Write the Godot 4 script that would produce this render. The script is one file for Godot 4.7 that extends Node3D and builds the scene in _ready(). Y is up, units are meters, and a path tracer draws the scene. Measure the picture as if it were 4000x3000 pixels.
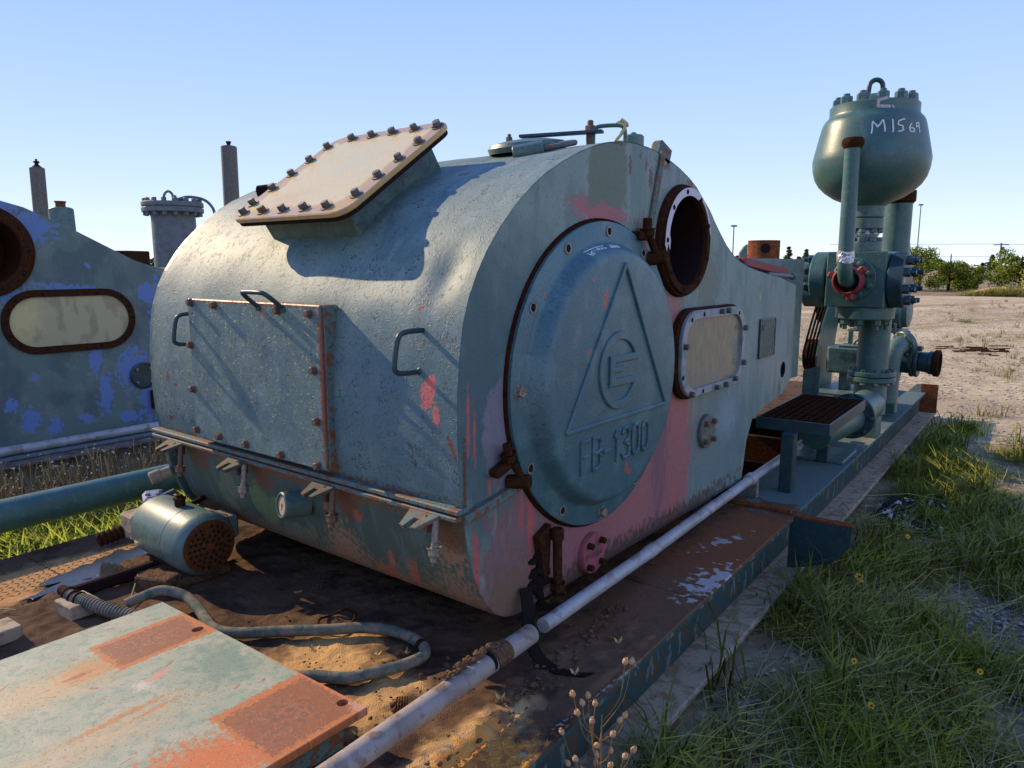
extends Node3D

# ---------------------------------------------------------------- mesh building
class MB:
	var v := PackedVector3Array()
	var n := PackedVector3Array()
	var uv := PackedVector2Array()
	var c := PackedColorArray()
	var mode := 0            # planar coordinates: 1 (x, y), 2 (x, z), 3 (z, y)
	var r := Rect2(0, 0, 1, 1)
	var col := Color.WHITE
	func _u(p: Vector3) -> Vector2:
		var q := Vector2.ZERO
		if mode == 1: q = Vector2(p.x, -p.y)
		elif mode == 2: q = Vector2(p.x, p.z)
		elif mode == 3: q = Vector2(p.z, -p.y)
		return (q - r.position) / r.size
	func tri(a: Vector3, b: Vector3, d: Vector3, na: Vector3, nb: Vector3, nd: Vector3) -> void:
		v.append(a); v.append(d); v.append(b)
		n.append(na); n.append(nd); n.append(nb)
		uv.append(_u(a)); uv.append(_u(d)); uv.append(_u(b))
		c.append(col); c.append(col); c.append(col)
	func face(a: Vector3, b: Vector3, d: Vector3) -> void:
		var q := (b - a).cross(d - a).normalized()
		tri(a, b, d, q, q, q)
	func quad(a: Vector3, b: Vector3, d: Vector3, e: Vector3) -> void:
		face(a, b, d); face(a, d, e)
	func squad(a: Vector3, b: Vector3, d: Vector3, e: Vector3, na: Vector3, nb: Vector3, nd: Vector3, ne: Vector3) -> void:
		tri(a, b, d, na, nb, nd); tri(a, d, e, na, nd, ne)
	func mesh() -> ArrayMesh:
		var m := ArrayMesh.new()
		var a := []
		a.resize(Mesh.ARRAY_MAX)
		a[Mesh.ARRAY_VERTEX] = v; a[Mesh.ARRAY_NORMAL] = n; a[Mesh.ARRAY_TEX_UV] = uv; a[Mesh.ARRAY_TEX_UV2] = uv; a[Mesh.ARRAY_COLOR] = c
		m.add_surface_from_arrays(Mesh.PRIMITIVE_TRIANGLES, a)
		return m
	# chamfered box
	func box(o: Vector3, s: Vector3, b := Basis(), ch := 0.004) -> MB:
		var h := s / 2
		ch = minf(ch, minf(h.x, minf(h.y, h.z)) * 0.45)
		for ax in 3:
			for sg in [-1.0, 1.0]:
				var u := (ax + 1) % 3
				var w := (ax + 2) % 3
				var q: Array[Vector3] = []
				for k in [[-1, -1], [1, -1], [1, 1], [-1, 1]]:
					var p := Vector3.ZERO
					p[ax] = sg * h[ax]; p[u] = k[0] * (h[u] - ch); p[w] = k[1] * (h[w] - ch)
					q.append(o + b * p)
				if sg > 0: quad(q[0], q[1], q[2], q[3])
				else: quad(q[3], q[2], q[1], q[0])
				if ch <= 0: continue
				# the edge between face ax and face u
				for s2 in [-1.0, 1.0]:
					var e: Array[Vector3] = []
					for k in [[0, -1], [1, -1], [1, 1], [0, 1]]:
						var p := Vector3.ZERO
						p[ax] = sg * (h[ax] - (ch if k[0] else 0.0)); p[u] = s2 * (h[u] - (0.0 if k[0] else ch)); p[w] = k[1] * (h[w] - ch)
						e.append(o + b * p)
					if sg * s2 > 0: quad(e[0], e[1], e[2], e[3])
					else: quad(e[3], e[2], e[1], e[0])
		if ch > 0:
			for sx in [-1.0, 1.0]:
				for sy in [-1.0, 1.0]:
					for sz in [-1.0, 1.0]:
						var a := o + b * Vector3(sx * h.x, sy * (h.y - ch), sz * (h.z - ch))
						var d := o + b * Vector3(sx * (h.x - ch), sy * h.y, sz * (h.z - ch))
						var e := o + b * Vector3(sx * (h.x - ch), sy * (h.y - ch), sz * h.z)
						if sx * sy * sz > 0: face(a, d, e)
						else: face(a, e, d)
		return self
	# a profile of (radius, height) turned about an axis
	func lathe(o: Vector3, ax: Vector3, prof: Array, seg := 24, crease := 0.8) -> MB:
		ax = ax.normalized()
		var ux := ax.cross(Vector3.UP if absf(ax.y) < 0.9 else Vector3.RIGHT).normalized()
		var uy := ax.cross(ux)
		var pn: Array[Vector2] = []
		for i in prof.size() - 1:
			var d: Vector2 = prof[i + 1] - prof[i]
			pn.append(Vector2(d.y, -d.x).normalized())
		for i in prof.size() - 1:
			var n0 := pn[i]
			var n1 := pn[i]
			if i > 0 and pn[i - 1].dot(pn[i]) > crease: n0 = (pn[i - 1] + pn[i]).normalized()
			if i < pn.size() - 1 and pn[i + 1].dot(pn[i]) > crease: n1 = (pn[i + 1] + pn[i]).normalized()
			var p0: Vector2 = prof[i]
			var p1: Vector2 = prof[i + 1]
			for k in seg:
				var a0 := TAU * k / seg
				var a1 := TAU * (k + 1) / seg
				var e0 := ux * cos(a0) + uy * sin(a0)
				var e1 := ux * cos(a1) + uy * sin(a1)
				var A := o + e0 * p0.x + ax * p0.y
				var B := o + e1 * p0.x + ax * p0.y
				var D := o + e1 * p1.x + ax * p1.y
				var E := o + e0 * p1.x + ax * p1.y
				var nA := (e0 * n0.x + ax * n0.y).normalized()
				var nB := (e1 * n0.x + ax * n0.y).normalized()
				var nD := (e1 * n1.x + ax * n1.y).normalized()
				var nE := (e0 * n1.x + ax * n1.y).normalized()
				if p0.x > 1e-6: tri(A, B, D, nA, nB, nD)
				if p1.x > 1e-6: tri(A, D, E, nA, nD, nE)
		return self
	func cyl(a: Vector3, b: Vector3, ra: float, rb := -1.0, seg := 20, ch := 0.003) -> MB:
		if rb < 0: rb = ra
		var l := a.distance_to(b)
		var pr := [Vector2(0, 0), Vector2(maxf(ra - ch, 0), 0), Vector2(ra, ch), Vector2(rb, l - ch), Vector2(maxf(rb - ch, 0), l), Vector2(0, l)]
		return lathe(a, b - a, pr, seg, 0.9)
	# a hexagonal head on a washer, standing on o and pointing along ax
	func hexbolt(o: Vector3, ax: Vector3, rr: float, hh: float, washer := 0.0, stud := 0.0) -> MB:
		ax = ax.normalized()
		var q := o
		if washer > 0:
			lathe(q, ax, [Vector2(washer, 0), Vector2(washer, 0.004), Vector2(0, 0.004)], 16)
			q += ax * 0.003
		var ux := ax.cross(Vector3.UP if absf(ax.y) < 0.9 else Vector3.RIGHT).normalized()
		var uy := ax.cross(ux)
		for k in 6:
			var e0 := ux * cos(TAU * k / 6) + uy * sin(TAU * k / 6)
			var e1 := ux * cos(TAU * (k + 1) / 6) + uy * sin(TAU * (k + 1) / 6)
			var t := ax * hh
			quad(q + e0 * rr, q + e1 * rr, q + e1 * rr + t * 0.85, q + e0 * rr + t * 0.85)
			quad(q + e0 * rr + t * 0.85, q + e1 * rr + t * 0.85, q + e1 * rr * 0.85 + t, q + e0 * rr * 0.85 + t)
			face(q + t, q + e0 * rr * 0.85 + t, q + e1 * rr * 0.85 + t)
		if stud > 0: cyl(q + ax * hh, q + ax * (hh + stud), rr * 0.55, -1, 12)
		return self
	func tube(pts: Array, rr: float, seg := 12, caps := true, flat := 1.0) -> MB:
		var m := pts.size()
		var t0: Vector3 = (pts[1] - pts[0]).normalized()
		var u := t0.cross(Vector3.UP if absf(t0.y) < 0.9 else Vector3.RIGHT).normalized()
		var rings := []
		var norms := []
		for i in m:
			var t: Vector3 = (pts[mini(i + 1, m - 1)] - pts[maxi(i - 1, 0)]).normalized()
			u = (u - t * u.dot(t)).normalized()
			var w := t.cross(u)
			var ring: Array[Vector3] = []
			var nn: Array[Vector3] = []
			for k in seg:
				var a := TAU * k / seg
				var d := u * cos(a) + w * sin(a)
				ring.append(pts[i] + d * rr); nn.append(d)
			rings.append(ring); norms.append(nn)
		for i in m - 1:
			for k in seg:
				var j := (k + 1) % seg
				squad(rings[i][k], rings[i][j], rings[i + 1][j], rings[i + 1][k], norms[i][k], norms[i][j], norms[i + 1][j], norms[i + 1][k])
		if caps:
			for k in seg:
				face(pts[0], rings[0][(k + 1) % seg], rings[0][k])
				face(pts[m - 1], rings[m - 1][k], rings[m - 1][(k + 1) % seg])
		return self
	# a polygon (counter-clockwise in ux, uy) with holes, pushed out along ux x uy
	func prism(poly: PackedVector2Array, o: Vector3, ux: Vector3, uy: Vector3, depth: float, ch := 0.0, holes := []) -> MB:
		var un := ux.cross(uy).normalized()
		if area(poly) < 0: poly.reverse()
		var inner := inset(poly, ch)
		var cap := inner.duplicate()
		for hh in holes:
			var g: PackedVector2Array = hh
			if area(g) > 0: g.reverse()
			cap = bridge(cap, g)
			for i in g.size():
				var p := g[i]
				var q := g[(i + 1) % g.size()]
				var a := o + ux * p.x + uy * p.y
				var b := o + ux * q.x + uy * q.y
				quad(a, b, b + un * depth, a + un * depth)
		var t := ears(cap)
		for i in range(0, t.size(), 3):
			var a := cap[t[i]]
			var b := cap[t[i + 1]]
			var d := cap[t[i + 2]]
			var top := o + un * depth
			face(top + ux * a.x + uy * a.y, top + ux * b.x + uy * b.y, top + ux * d.x + uy * d.y)
			face(o + ux * a.x + uy * a.y, o + ux * d.x + uy * d.y, o + ux * b.x + uy * b.y)
		for i in poly.size():
			var j := (i + 1) % poly.size()
			var a := o + ux * poly[i].x + uy * poly[i].y
			var b := o + ux * poly[j].x + uy * poly[j].y
			var a1 := o + ux * inner[i].x + uy * inner[i].y
			var b1 := o + ux * inner[j].x + uy * inner[j].y
			quad(a + un * ch, b + un * ch, b + un * (depth - ch), a + un * (depth - ch))
			if ch > 0:
				quad(a + un * (depth - ch), b + un * (depth - ch), b1 + un * depth, a1 + un * depth)
				quad(a1, b1, b + un * ch, a + un * ch)
		return self
	static func area(p: PackedVector2Array) -> float:
		var s := 0.0
		for i in p.size(): s += p[i].cross(p[(i + 1) % p.size()])
		return s
	static func inset(p: PackedVector2Array, d: float) -> PackedVector2Array:
		if d <= 0: return p.duplicate()
		var o := PackedVector2Array()
		var m := p.size()
		for i in m:
			var e0 := (p[i] - p[(i + m - 1) % m]).normalized()
			var e1 := (p[(i + 1) % m] - p[i]).normalized()
			var n0 := Vector2(-e0.y, e0.x)
			var n1 := Vector2(-e1.y, e1.x)
			var bis := (n0 + n1).normalized()
			o.append(p[i] + bis * d / maxf(bis.dot(n0), 0.4))
		return o
	static func bridge(a: PackedVector2Array, g: PackedVector2Array) -> PackedVector2Array:
		var bi := 0
		var bj := 0
		var best := 1e9
		for i in a.size():
			for j in g.size():
				if a[i].distance_squared_to(g[j]) < best:
					best = a[i].distance_squared_to(g[j]); bi = i; bj = j
		var o := PackedVector2Array()
		for i in bi + 1: o.append(a[i])
		for k in g.size() + 1: o.append(g[(bj + k) % g.size()])
		for i in range(bi, a.size()): o.append(a[i])
		return o
	static func ears(p: PackedVector2Array) -> PackedInt32Array:
		var out := PackedInt32Array()
		var ix := range(p.size())
		var guard := 0
		while ix.size() > 3 and guard < 4000:
			guard += 1
			var m := ix.size()
			var cut := -1
			var most := -1.0
			for i in m:
				var a: Vector2 = p[ix[(i + m - 1) % m]]
				var b: Vector2 = p[ix[i]]
				var d: Vector2 = p[ix[(i + 1) % m]]
				var cr := (b - a).cross(d - b)
				if cr <= 1e-12: continue
				var ok := true
				for k in m:
					var q: Vector2 = p[ix[k]]
					if q == a or q == b or q == d: continue
					if (b - a).cross(q - a) >= -1e-12 and (d - b).cross(q - b) >= -1e-12 and (a - d).cross(q - d) >= -1e-12:
						ok = false
						break
				if ok:
					var score := cr / maxf((d - a).length_squared() + (b - a).length_squared() + (d - b).length_squared(), 1e-9)
					if score > most:
						most = score; cut = i
			if cut < 0:
				for i in m:
					if absf(((p[ix[i]] - p[ix[(i + m - 1) % m]]) as Vector2).cross(p[ix[(i + 1) % m]] - p[ix[i]])) <= 1e-9:
						cut = i; most = -2.0
						break
				if cut < 0: break
			if most >= 0.0:
				out.append(ix[(cut + m - 1) % m]); out.append(ix[cut]); out.append(ix[(cut + 1) % m])
			ix.remove_at(cut)
		if ix.size() == 3:
			for k in ix: out.append(k)
		return out

static func circle(c: Vector2, rr: float, seg := 32, ry := -1.0) -> PackedVector2Array:
	var p := PackedVector2Array()
	for k in seg: p.append(c + Vector2(cos(TAU * k / seg) * rr, sin(TAU * k / seg) * (rr if ry < 0 else ry)))
	return p

static func rounded(c: Vector2, s: Vector2, rr: float, seg := 6) -> PackedVector2Array:
	var p := PackedVector2Array()
	for k in 4:
		var q := c + Vector2((s.x / 2 - rr) * (1 if k == 0 or k == 3 else -1), (s.y / 2 - rr) * (1 if k < 2 else -1))
		for i in seg + 1:
			var a := PI / 2 * (k + float(i) / seg)
			p.append(q + Vector2(cos(a), sin(a)) * rr)
	return p

static func smooth(pts: Array, per := 6) -> Array:
	var o := []
	for i in pts.size() - 1:
		var a: Vector3 = pts[maxi(i - 1, 0)]
		var b: Vector3 = pts[i]
		var d: Vector3 = pts[i + 1]
		var e: Vector3 = pts[mini(i + 2, pts.size() - 1)]
		for k in per: o.append(b.cubic_interpolate(d, a, e, float(k) / per))
	o.append(pts[-1])
	return o

# ---------------------------------------------------------------- surfaces computed as pictures
static var NZ := {}
class Painter:
	var w: int
	var h: int
	var r: Rect2             # what the picture covers, in metres
	var b := PackedByteArray()
	func _init(ww: int, hh: int, rr: Rect2, c: Color) -> void:
		w = ww; h = hh; r = rr
		var im := Image.create(w, h, false, Image.FORMAT_RGB8)
		im.fill(c)
		b = im.get_data()
	# colour wherever a noise lies above lo (fully above hi)
	func all(c: Color, nz: PackedByteArray, fx: float, fy: float, lo: float, hi: float, a: float, off := 0) -> Painter:
		var cr := int(c.r * 255); var cg := int(c.g * 255); var cb := int(c.b * 255)
		var lut := PackedInt32Array()
		for i in 256: lut.append(int(256 * a * smoothstep(lo, hi, i / 255.0)))
		for y in h:
			var row := ((int(y * fy) + off) & 511) << 9
			var at := y * w * 3
			for x in w:
				var k := lut[nz[row | ((int(x * fx) + off) & 511)]]
				if k > 0:
					b[at] += ((cr - b[at]) * k) >> 8
					b[at + 1] += ((cg - b[at + 1]) * k) >> 8
					b[at + 2] += ((cb - b[at + 2]) * k) >> 8
				at += 3
		return self
	# thin broken lines along the contours of a noise: cracks in the paint
	func cracks(c: Color, nz: PackedByteArray, fx: float, wd: float, a: float, off := 0) -> Painter:
		var cr := int(c.r * 255); var cg := int(c.g * 255); var cb := int(c.b * 255)
		for y in h:
			var row := ((int(y * fx) + off) & 511) << 9
			var row2 := ((int(y * fx * 0.6) + off + 211) & 511) << 9
			for x in w:
				var d := absf(nz[row | ((int(x * fx) + off) & 511)] - 128.0)
				if d < wd:
					var m := nz[row2 | ((int(x * fx * 0.6) + 133) & 511)] - 128
					if m > 0:
						var k := int(256 * a * minf(1.0, m / 24.0) * (1.0 - d / wd * 0.6))
						var at := (y * w + x) * 3
						b[at] += ((cr - b[at]) * k) >> 8
						b[at + 1] += ((cg - b[at + 1]) * k) >> 8
						b[at + 2] += ((cb - b[at + 2]) * k) >> 8
		return self
	# an oval of colour with a ragged edge; p and s in metres of the picture's own plane
	func blob(c: Color, p: Vector2, s: Vector2, turn: float, nz: PackedByteArray, fx: float, fy: float, amp: float, lo: float, hi: float, a: float, boxy := false) -> Painter:
		var cr := int(c.r * 255); var cg := int(c.g * 255); var cb := int(c.b * 255)
		var px := (p.x - r.position.x) / r.size.x * w
		var py := (p.y - r.position.y) / r.size.y * h
		var m := w / r.size.x
		var my := h / r.size.y
		var big := maxf(s.x, s.y) * (1.0 + amp * 0.6)
		var ct := cos(turn)
		var st := sin(turn)
		for y in range(maxi(0, int(py - big * my)), mini(h, int(py + big * my) + 1)):
			var row := ((int(y * fy) + int(px)) & 511) << 9
			for x in range(maxi(0, int(px - big * m)), mini(w, int(px + big * m) + 1)):
				var dx := (x - px) / m
				var dy := (y - py) / my
				var ex := absf(dx * ct + dy * st) / s.x
				var ey := absf(-dx * st + dy * ct) / s.y
				var d := maxf(ex, ey) if boxy else sqrt(ex * ex + ey * ey)
				var val := 1.0 - d + (nz[row | (int(x * fx) & 511)] / 255.0 - 0.5) * amp
				if val > lo:
					var k := int(256 * a * (1.0 if val >= hi else (val - lo) / (hi - lo)))
					var at := (y * w + x) * 3
					b[at] += ((cr - b[at]) * k) >> 8
					b[at + 1] += ((cg - b[at + 1]) * k) >> 8
					b[at + 2] += ((cb - b[at + 2]) * k) >> 8
		return self
	func tex() -> ImageTexture:
		return ImageTexture.create_from_image(Image.create_from_data(w, h, false, Image.FORMAT_RGB8, b))

func noise(called: String, type: int, freq: float, oct := 4, frac := FastNoiseLite.FRACTAL_FBM, sd := 1) -> void:
	var f := FastNoiseLite.new()
	f.noise_type = type; f.frequency = freq; f.fractal_octaves = oct; f.fractal_type = frac; f.seed = sd
	if type == FastNoiseLite.TYPE_CELLULAR:
		f.cellular_return_type = FastNoiseLite.RETURN_DISTANCE2_SUB
	else:
		f.domain_warp_enabled = true; f.domain_warp_amplitude = 12.0; f.domain_warp_frequency = 0.02
	var im := f.get_seamless_image(512, 512, false, false, 0.12, true)
	im.convert(Image.FORMAT_L8)
	NZ[called] = im.get_data()

# relief: wrinkled paint with curled cracks (cracks 0..1), or lumps
func relief(cracks: float, fine: float, lump: float, size := 1024) -> ImageTexture:
	var a: PackedByteArray = NZ.big
	var q: PackedByteArray = NZ.mid
	var f: PackedByteArray = NZ.fine
	var o := PackedByteArray()
	o.resize(size * size)
	for y in size:
		for x in size:
			var i := ((y & 511) << 9) | (x & 511)
			var j := ((((y >> 1) + 190) & 511) << 9) | (((x >> 1) + 77) & 511)
			var hgt := 128.0 + (f[i] - 128) * fine + (a[i] - 128) * lump
			if cracks > 0.0:
				var h2 := (((y >> 1) & 511) << 9) | ((x >> 1) & 511)
				var d := absf(q[h2] * 0.62 + q[i] * 0.38 - 128.0)
				var mask := clampf((q[j] - 96.0) / 50.0, 0.0, 1.0) * clampf((f[j] - 90.0) / 60.0, 0.0, 1.0)
				if d < 7.0: hgt -= (7.0 - d) * 15.0 * cracks * mask - 36.0 * cracks * mask
				elif d < 22.0: hgt += (22.0 - d) * 2.4 * cracks * mask
			o[y * size + x] = int(clampf(hgt, 0, 255))
	return ImageTexture.create_from_image(Image.create_from_data(size, size, false, Image.FORMAT_L8, o))

func s8(r: int, g: int, b: int) -> Color: return Color8(r, g, b)

func matt(tex: Texture2D, col: Color, rough: float, metal := 0.0, bump: Texture2D = null, bs := 0.1, tile := 1.0) -> StandardMaterial3D:
	var m := StandardMaterial3D.new()
	m.albedo_color = col; m.roughness = rough; m.metallic = metal
	if tex: m.albedo_texture = tex
	if bump:
		m.heightmap_enabled = true; m.heightmap_texture = bump; m.heightmap_scale = bs
	if rough > 0.78: m.metallic_specular = 0.15
	if tile > 0.0:
		m.uv1_triplanar = true; m.uv1_world_triplanar = true; m.uv1_scale = Vector3.ONE / tile
	return m

# a painted picture laid by the mesh's own coordinates, with fine relief that repeats on its own scale
func planar(tex: Texture2D, rough: float, bump: Texture2D, bs: float, tile: float) -> StandardMaterial3D:
	var m := matt(null, Color(1, 1, 1), rough, 0.0, bump, bs, tile)
	m.detail_enabled = true
	m.detail_blend_mode = BaseMaterial3D.BLEND_MODE_MIX
	m.detail_uv_layer = BaseMaterial3D.DETAIL_UV_2
	m.detail_albedo = tex
	return m

# ---------------------------------------------------------------- things and parts
func numbered(under: Node, called: String) -> String:
	if not under.has_node(NodePath(called)): return called
	var k := 1
	while under.has_node(NodePath("%s_%03d" % [called, k])): k += 1
	return "%s_%03d" % [called, k]

func tag(o: Node, label: String, category: String, group := "", kind := "") -> Node:
	if label: o.set_meta("label", label)
	if category: o.set_meta("category", category)
	if group: o.set_meta("group", group)
	if kind: o.set_meta("kind", kind)
	return o

func thing(called: String, label: String, category: String, at: Vector3, group := "") -> Node3D:
	var o := Node3D.new()
	o.name = numbered(self, called)
	add_child(o, true)
	o.position = at
	tag(o, label, category, group)
	return o

func home(o: Node) -> Transform3D:   # where a node's own axes stand in the scene
	var t := Transform3D()
	while o != self:
		t = (o as Node3D).transform * t
		o = o.get_parent()
	return t

# a part whose mesh was built in the scene's axes
func part(under: Node, called: String, mb: MB, m: Material, label := "", kind := "") -> MeshInstance3D:
	return put(under, called, mb.mesh(), m, Transform3D(), label, kind)

func put(under: Node, called: String, mesh: Mesh, m: Material, t := Transform3D(), label := "", kind := "") -> MeshInstance3D:
	var o := MeshInstance3D.new()
	o.mesh = mesh; o.material_override = m
	o.name = numbered(under, called)
	under.add_child(o, true)
	o.transform = home(under).affine_inverse() * t
	if label: o.set_meta("label", label)
	if kind: o.set_meta("kind", kind)
	return o

static func facing(at: Vector3, ax: Vector3, turn := 0.0) -> Transform3D:   # y of the mesh along ax
	var u := ax.cross(Vector3(0.3, 0.2, 0.9)).normalized()
	return Transform3D(Basis(u, ax.normalized(), u.cross(ax.normalized())).rotated(ax.normalized(), turn), at)

static func strip(mb: MB, pts: Array, nn: Array, wd: float) -> void:   # a flat stroke lying on a surface
	for i in pts.size() - 1:
		var a: Vector3 = pts[i]
		var b: Vector3 = pts[i + 1]
		var s0: Vector3 = nn[i].cross((b - a).normalized()) * wd / 2
		mb.squad(a - s0, b - s0, b + s0, a + s0, nn[i], nn[i + 1], nn[i + 1], nn[i])

# ---------------------------------------------------------------- the scene
var M := {}
const GY := -0.5       # the ground
const DY := -0.12      # the skid's deck

func _ready() -> void:
	# camera
	var cam := Camera3D.new()
	cam.name = "camera"
	add_child(cam)
	cam.fov = 2.0 * rad_to_deg(atan(829.5 / 1600.0))
	var al := deg_to_rad(38.14)
	var fh := Vector3(cos(al), 0, -sin(al))
	var pit := atan(257.0 / 1600.0)
	cam.look_at_from_position(Vector3(0, 1.2, 0), Vector3(0, 1.2, 0) + fh * cos(pit) - Vector3.UP * sin(pit), Vector3.UP)
	cam.near = 0.05; cam.far = 2000.0
	cam.current = true
	# sky and sun
	var sun_dir := Vector3(-0.10, 0.60, -1.0).normalized()
	var we := WorldEnvironment.new()
	we.name = "world"
	var e := Environment.new()
	e.background_mode = Environment.BG_SKY
	e.tonemap_mode = Environment.TONE_MAPPER_LINEAR
	e.tonemap_exposure = 1.16
	e.sdfgi_enabled = true; e.ssao_enabled = true; e.ssil_enabled = true
	e.sky = Sky.new()
	e.sky.sky_material = make_sky(sun_dir)
	e.background_energy_multiplier = 1.22
	we.environment = e
	add_child(we)
	var sun := DirectionalLight3D.new()
	sun.name = "sun"
	sun.light_energy = 1.55
	sun.light_color = Color(1.0, 0.89, 0.72)
	sun.light_angular_distance = 0.5
	sun.shadow_enabled = true
	add_child(sun)
	sun.look_at_from_position(sun_dir * 50.0, Vector3.ZERO, Vector3.UP)
	# noises, materials
	noise("fine", FastNoiseLite.TYPE_SIMPLEX_SMOOTH, 0.06, 4, FastNoiseLite.FRACTAL_FBM, 1)
	noise("mid", FastNoiseLite.TYPE_SIMPLEX_SMOOTH, 0.022, 4, FastNoiseLite.FRACTAL_FBM, 2)
	noise("big", FastNoiseLite.TYPE_SIMPLEX_SMOOTH, 0.009, 5, FastNoiseLite.FRACTAL_FBM, 3)
	noise("grain", FastNoiseLite.TYPE_SIMPLEX_SMOOTH, 0.25, 2, FastNoiseLite.FRACTAL_FBM, 4)
	noise("spot", FastNoiseLite.TYPE_CELLULAR, 0.05, 2, FastNoiseLite.FRACTAL_FBM, 5)
	make_materials()
	setting()
	skid()
	mud_pump()
	front_group()
	deck_things()
	left_pump()
	far_things()
	plants()

func make_sky(sd: Vector3) -> PanoramaSkyMaterial:
	var w := 512
	var h := 256
	var f := PackedFloat32Array()
	f.resize(w * h * 3)
	var top := Color8(70, 114, 200).srgb_to_linear()
	var mid := Color8(136, 171, 232).srgb_to_linear()
	var low := Color8(222, 236, 246).srgb_to_linear()
	for y in h:
		var el := PI / 2 - PI * (y + 0.5) / h
		var s := maxf(sin(el), 0.0)
		for x in w:
			var az := TAU * (x + 0.5) / w
			var d := Vector3(-sin(az) * cos(el), sin(el), cos(az) * cos(el)).normalized()
			var c := low.lerp(mid, 1.0 - exp(-s * 7.0)) if s < 1.0 else mid
			c = c.lerp(top, smoothstep(0.15, 0.95, s))
			var near := maxf(d.dot(sd), 0.0)
			var glow := pow(near, 4.0) * 0.28 * exp(-s * 1.2) + pow(near, 24.0) * 0.25
			c = Color(c.r + glow * 1.0, c.g + glow * 0.9, c.b + glow * 0.68)
			var i := (y * w + x) * 3
			f[i] = c.r; f[i + 1] = c.g; f[i + 2] = c.b
	var m := PanoramaSkyMaterial.new()
	m.panorama = ImageTexture.create_from_image(Image.create_from_data(w, h, false, Image.FORMAT_RGBF, f.to_byte_array()))
	return m

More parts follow.
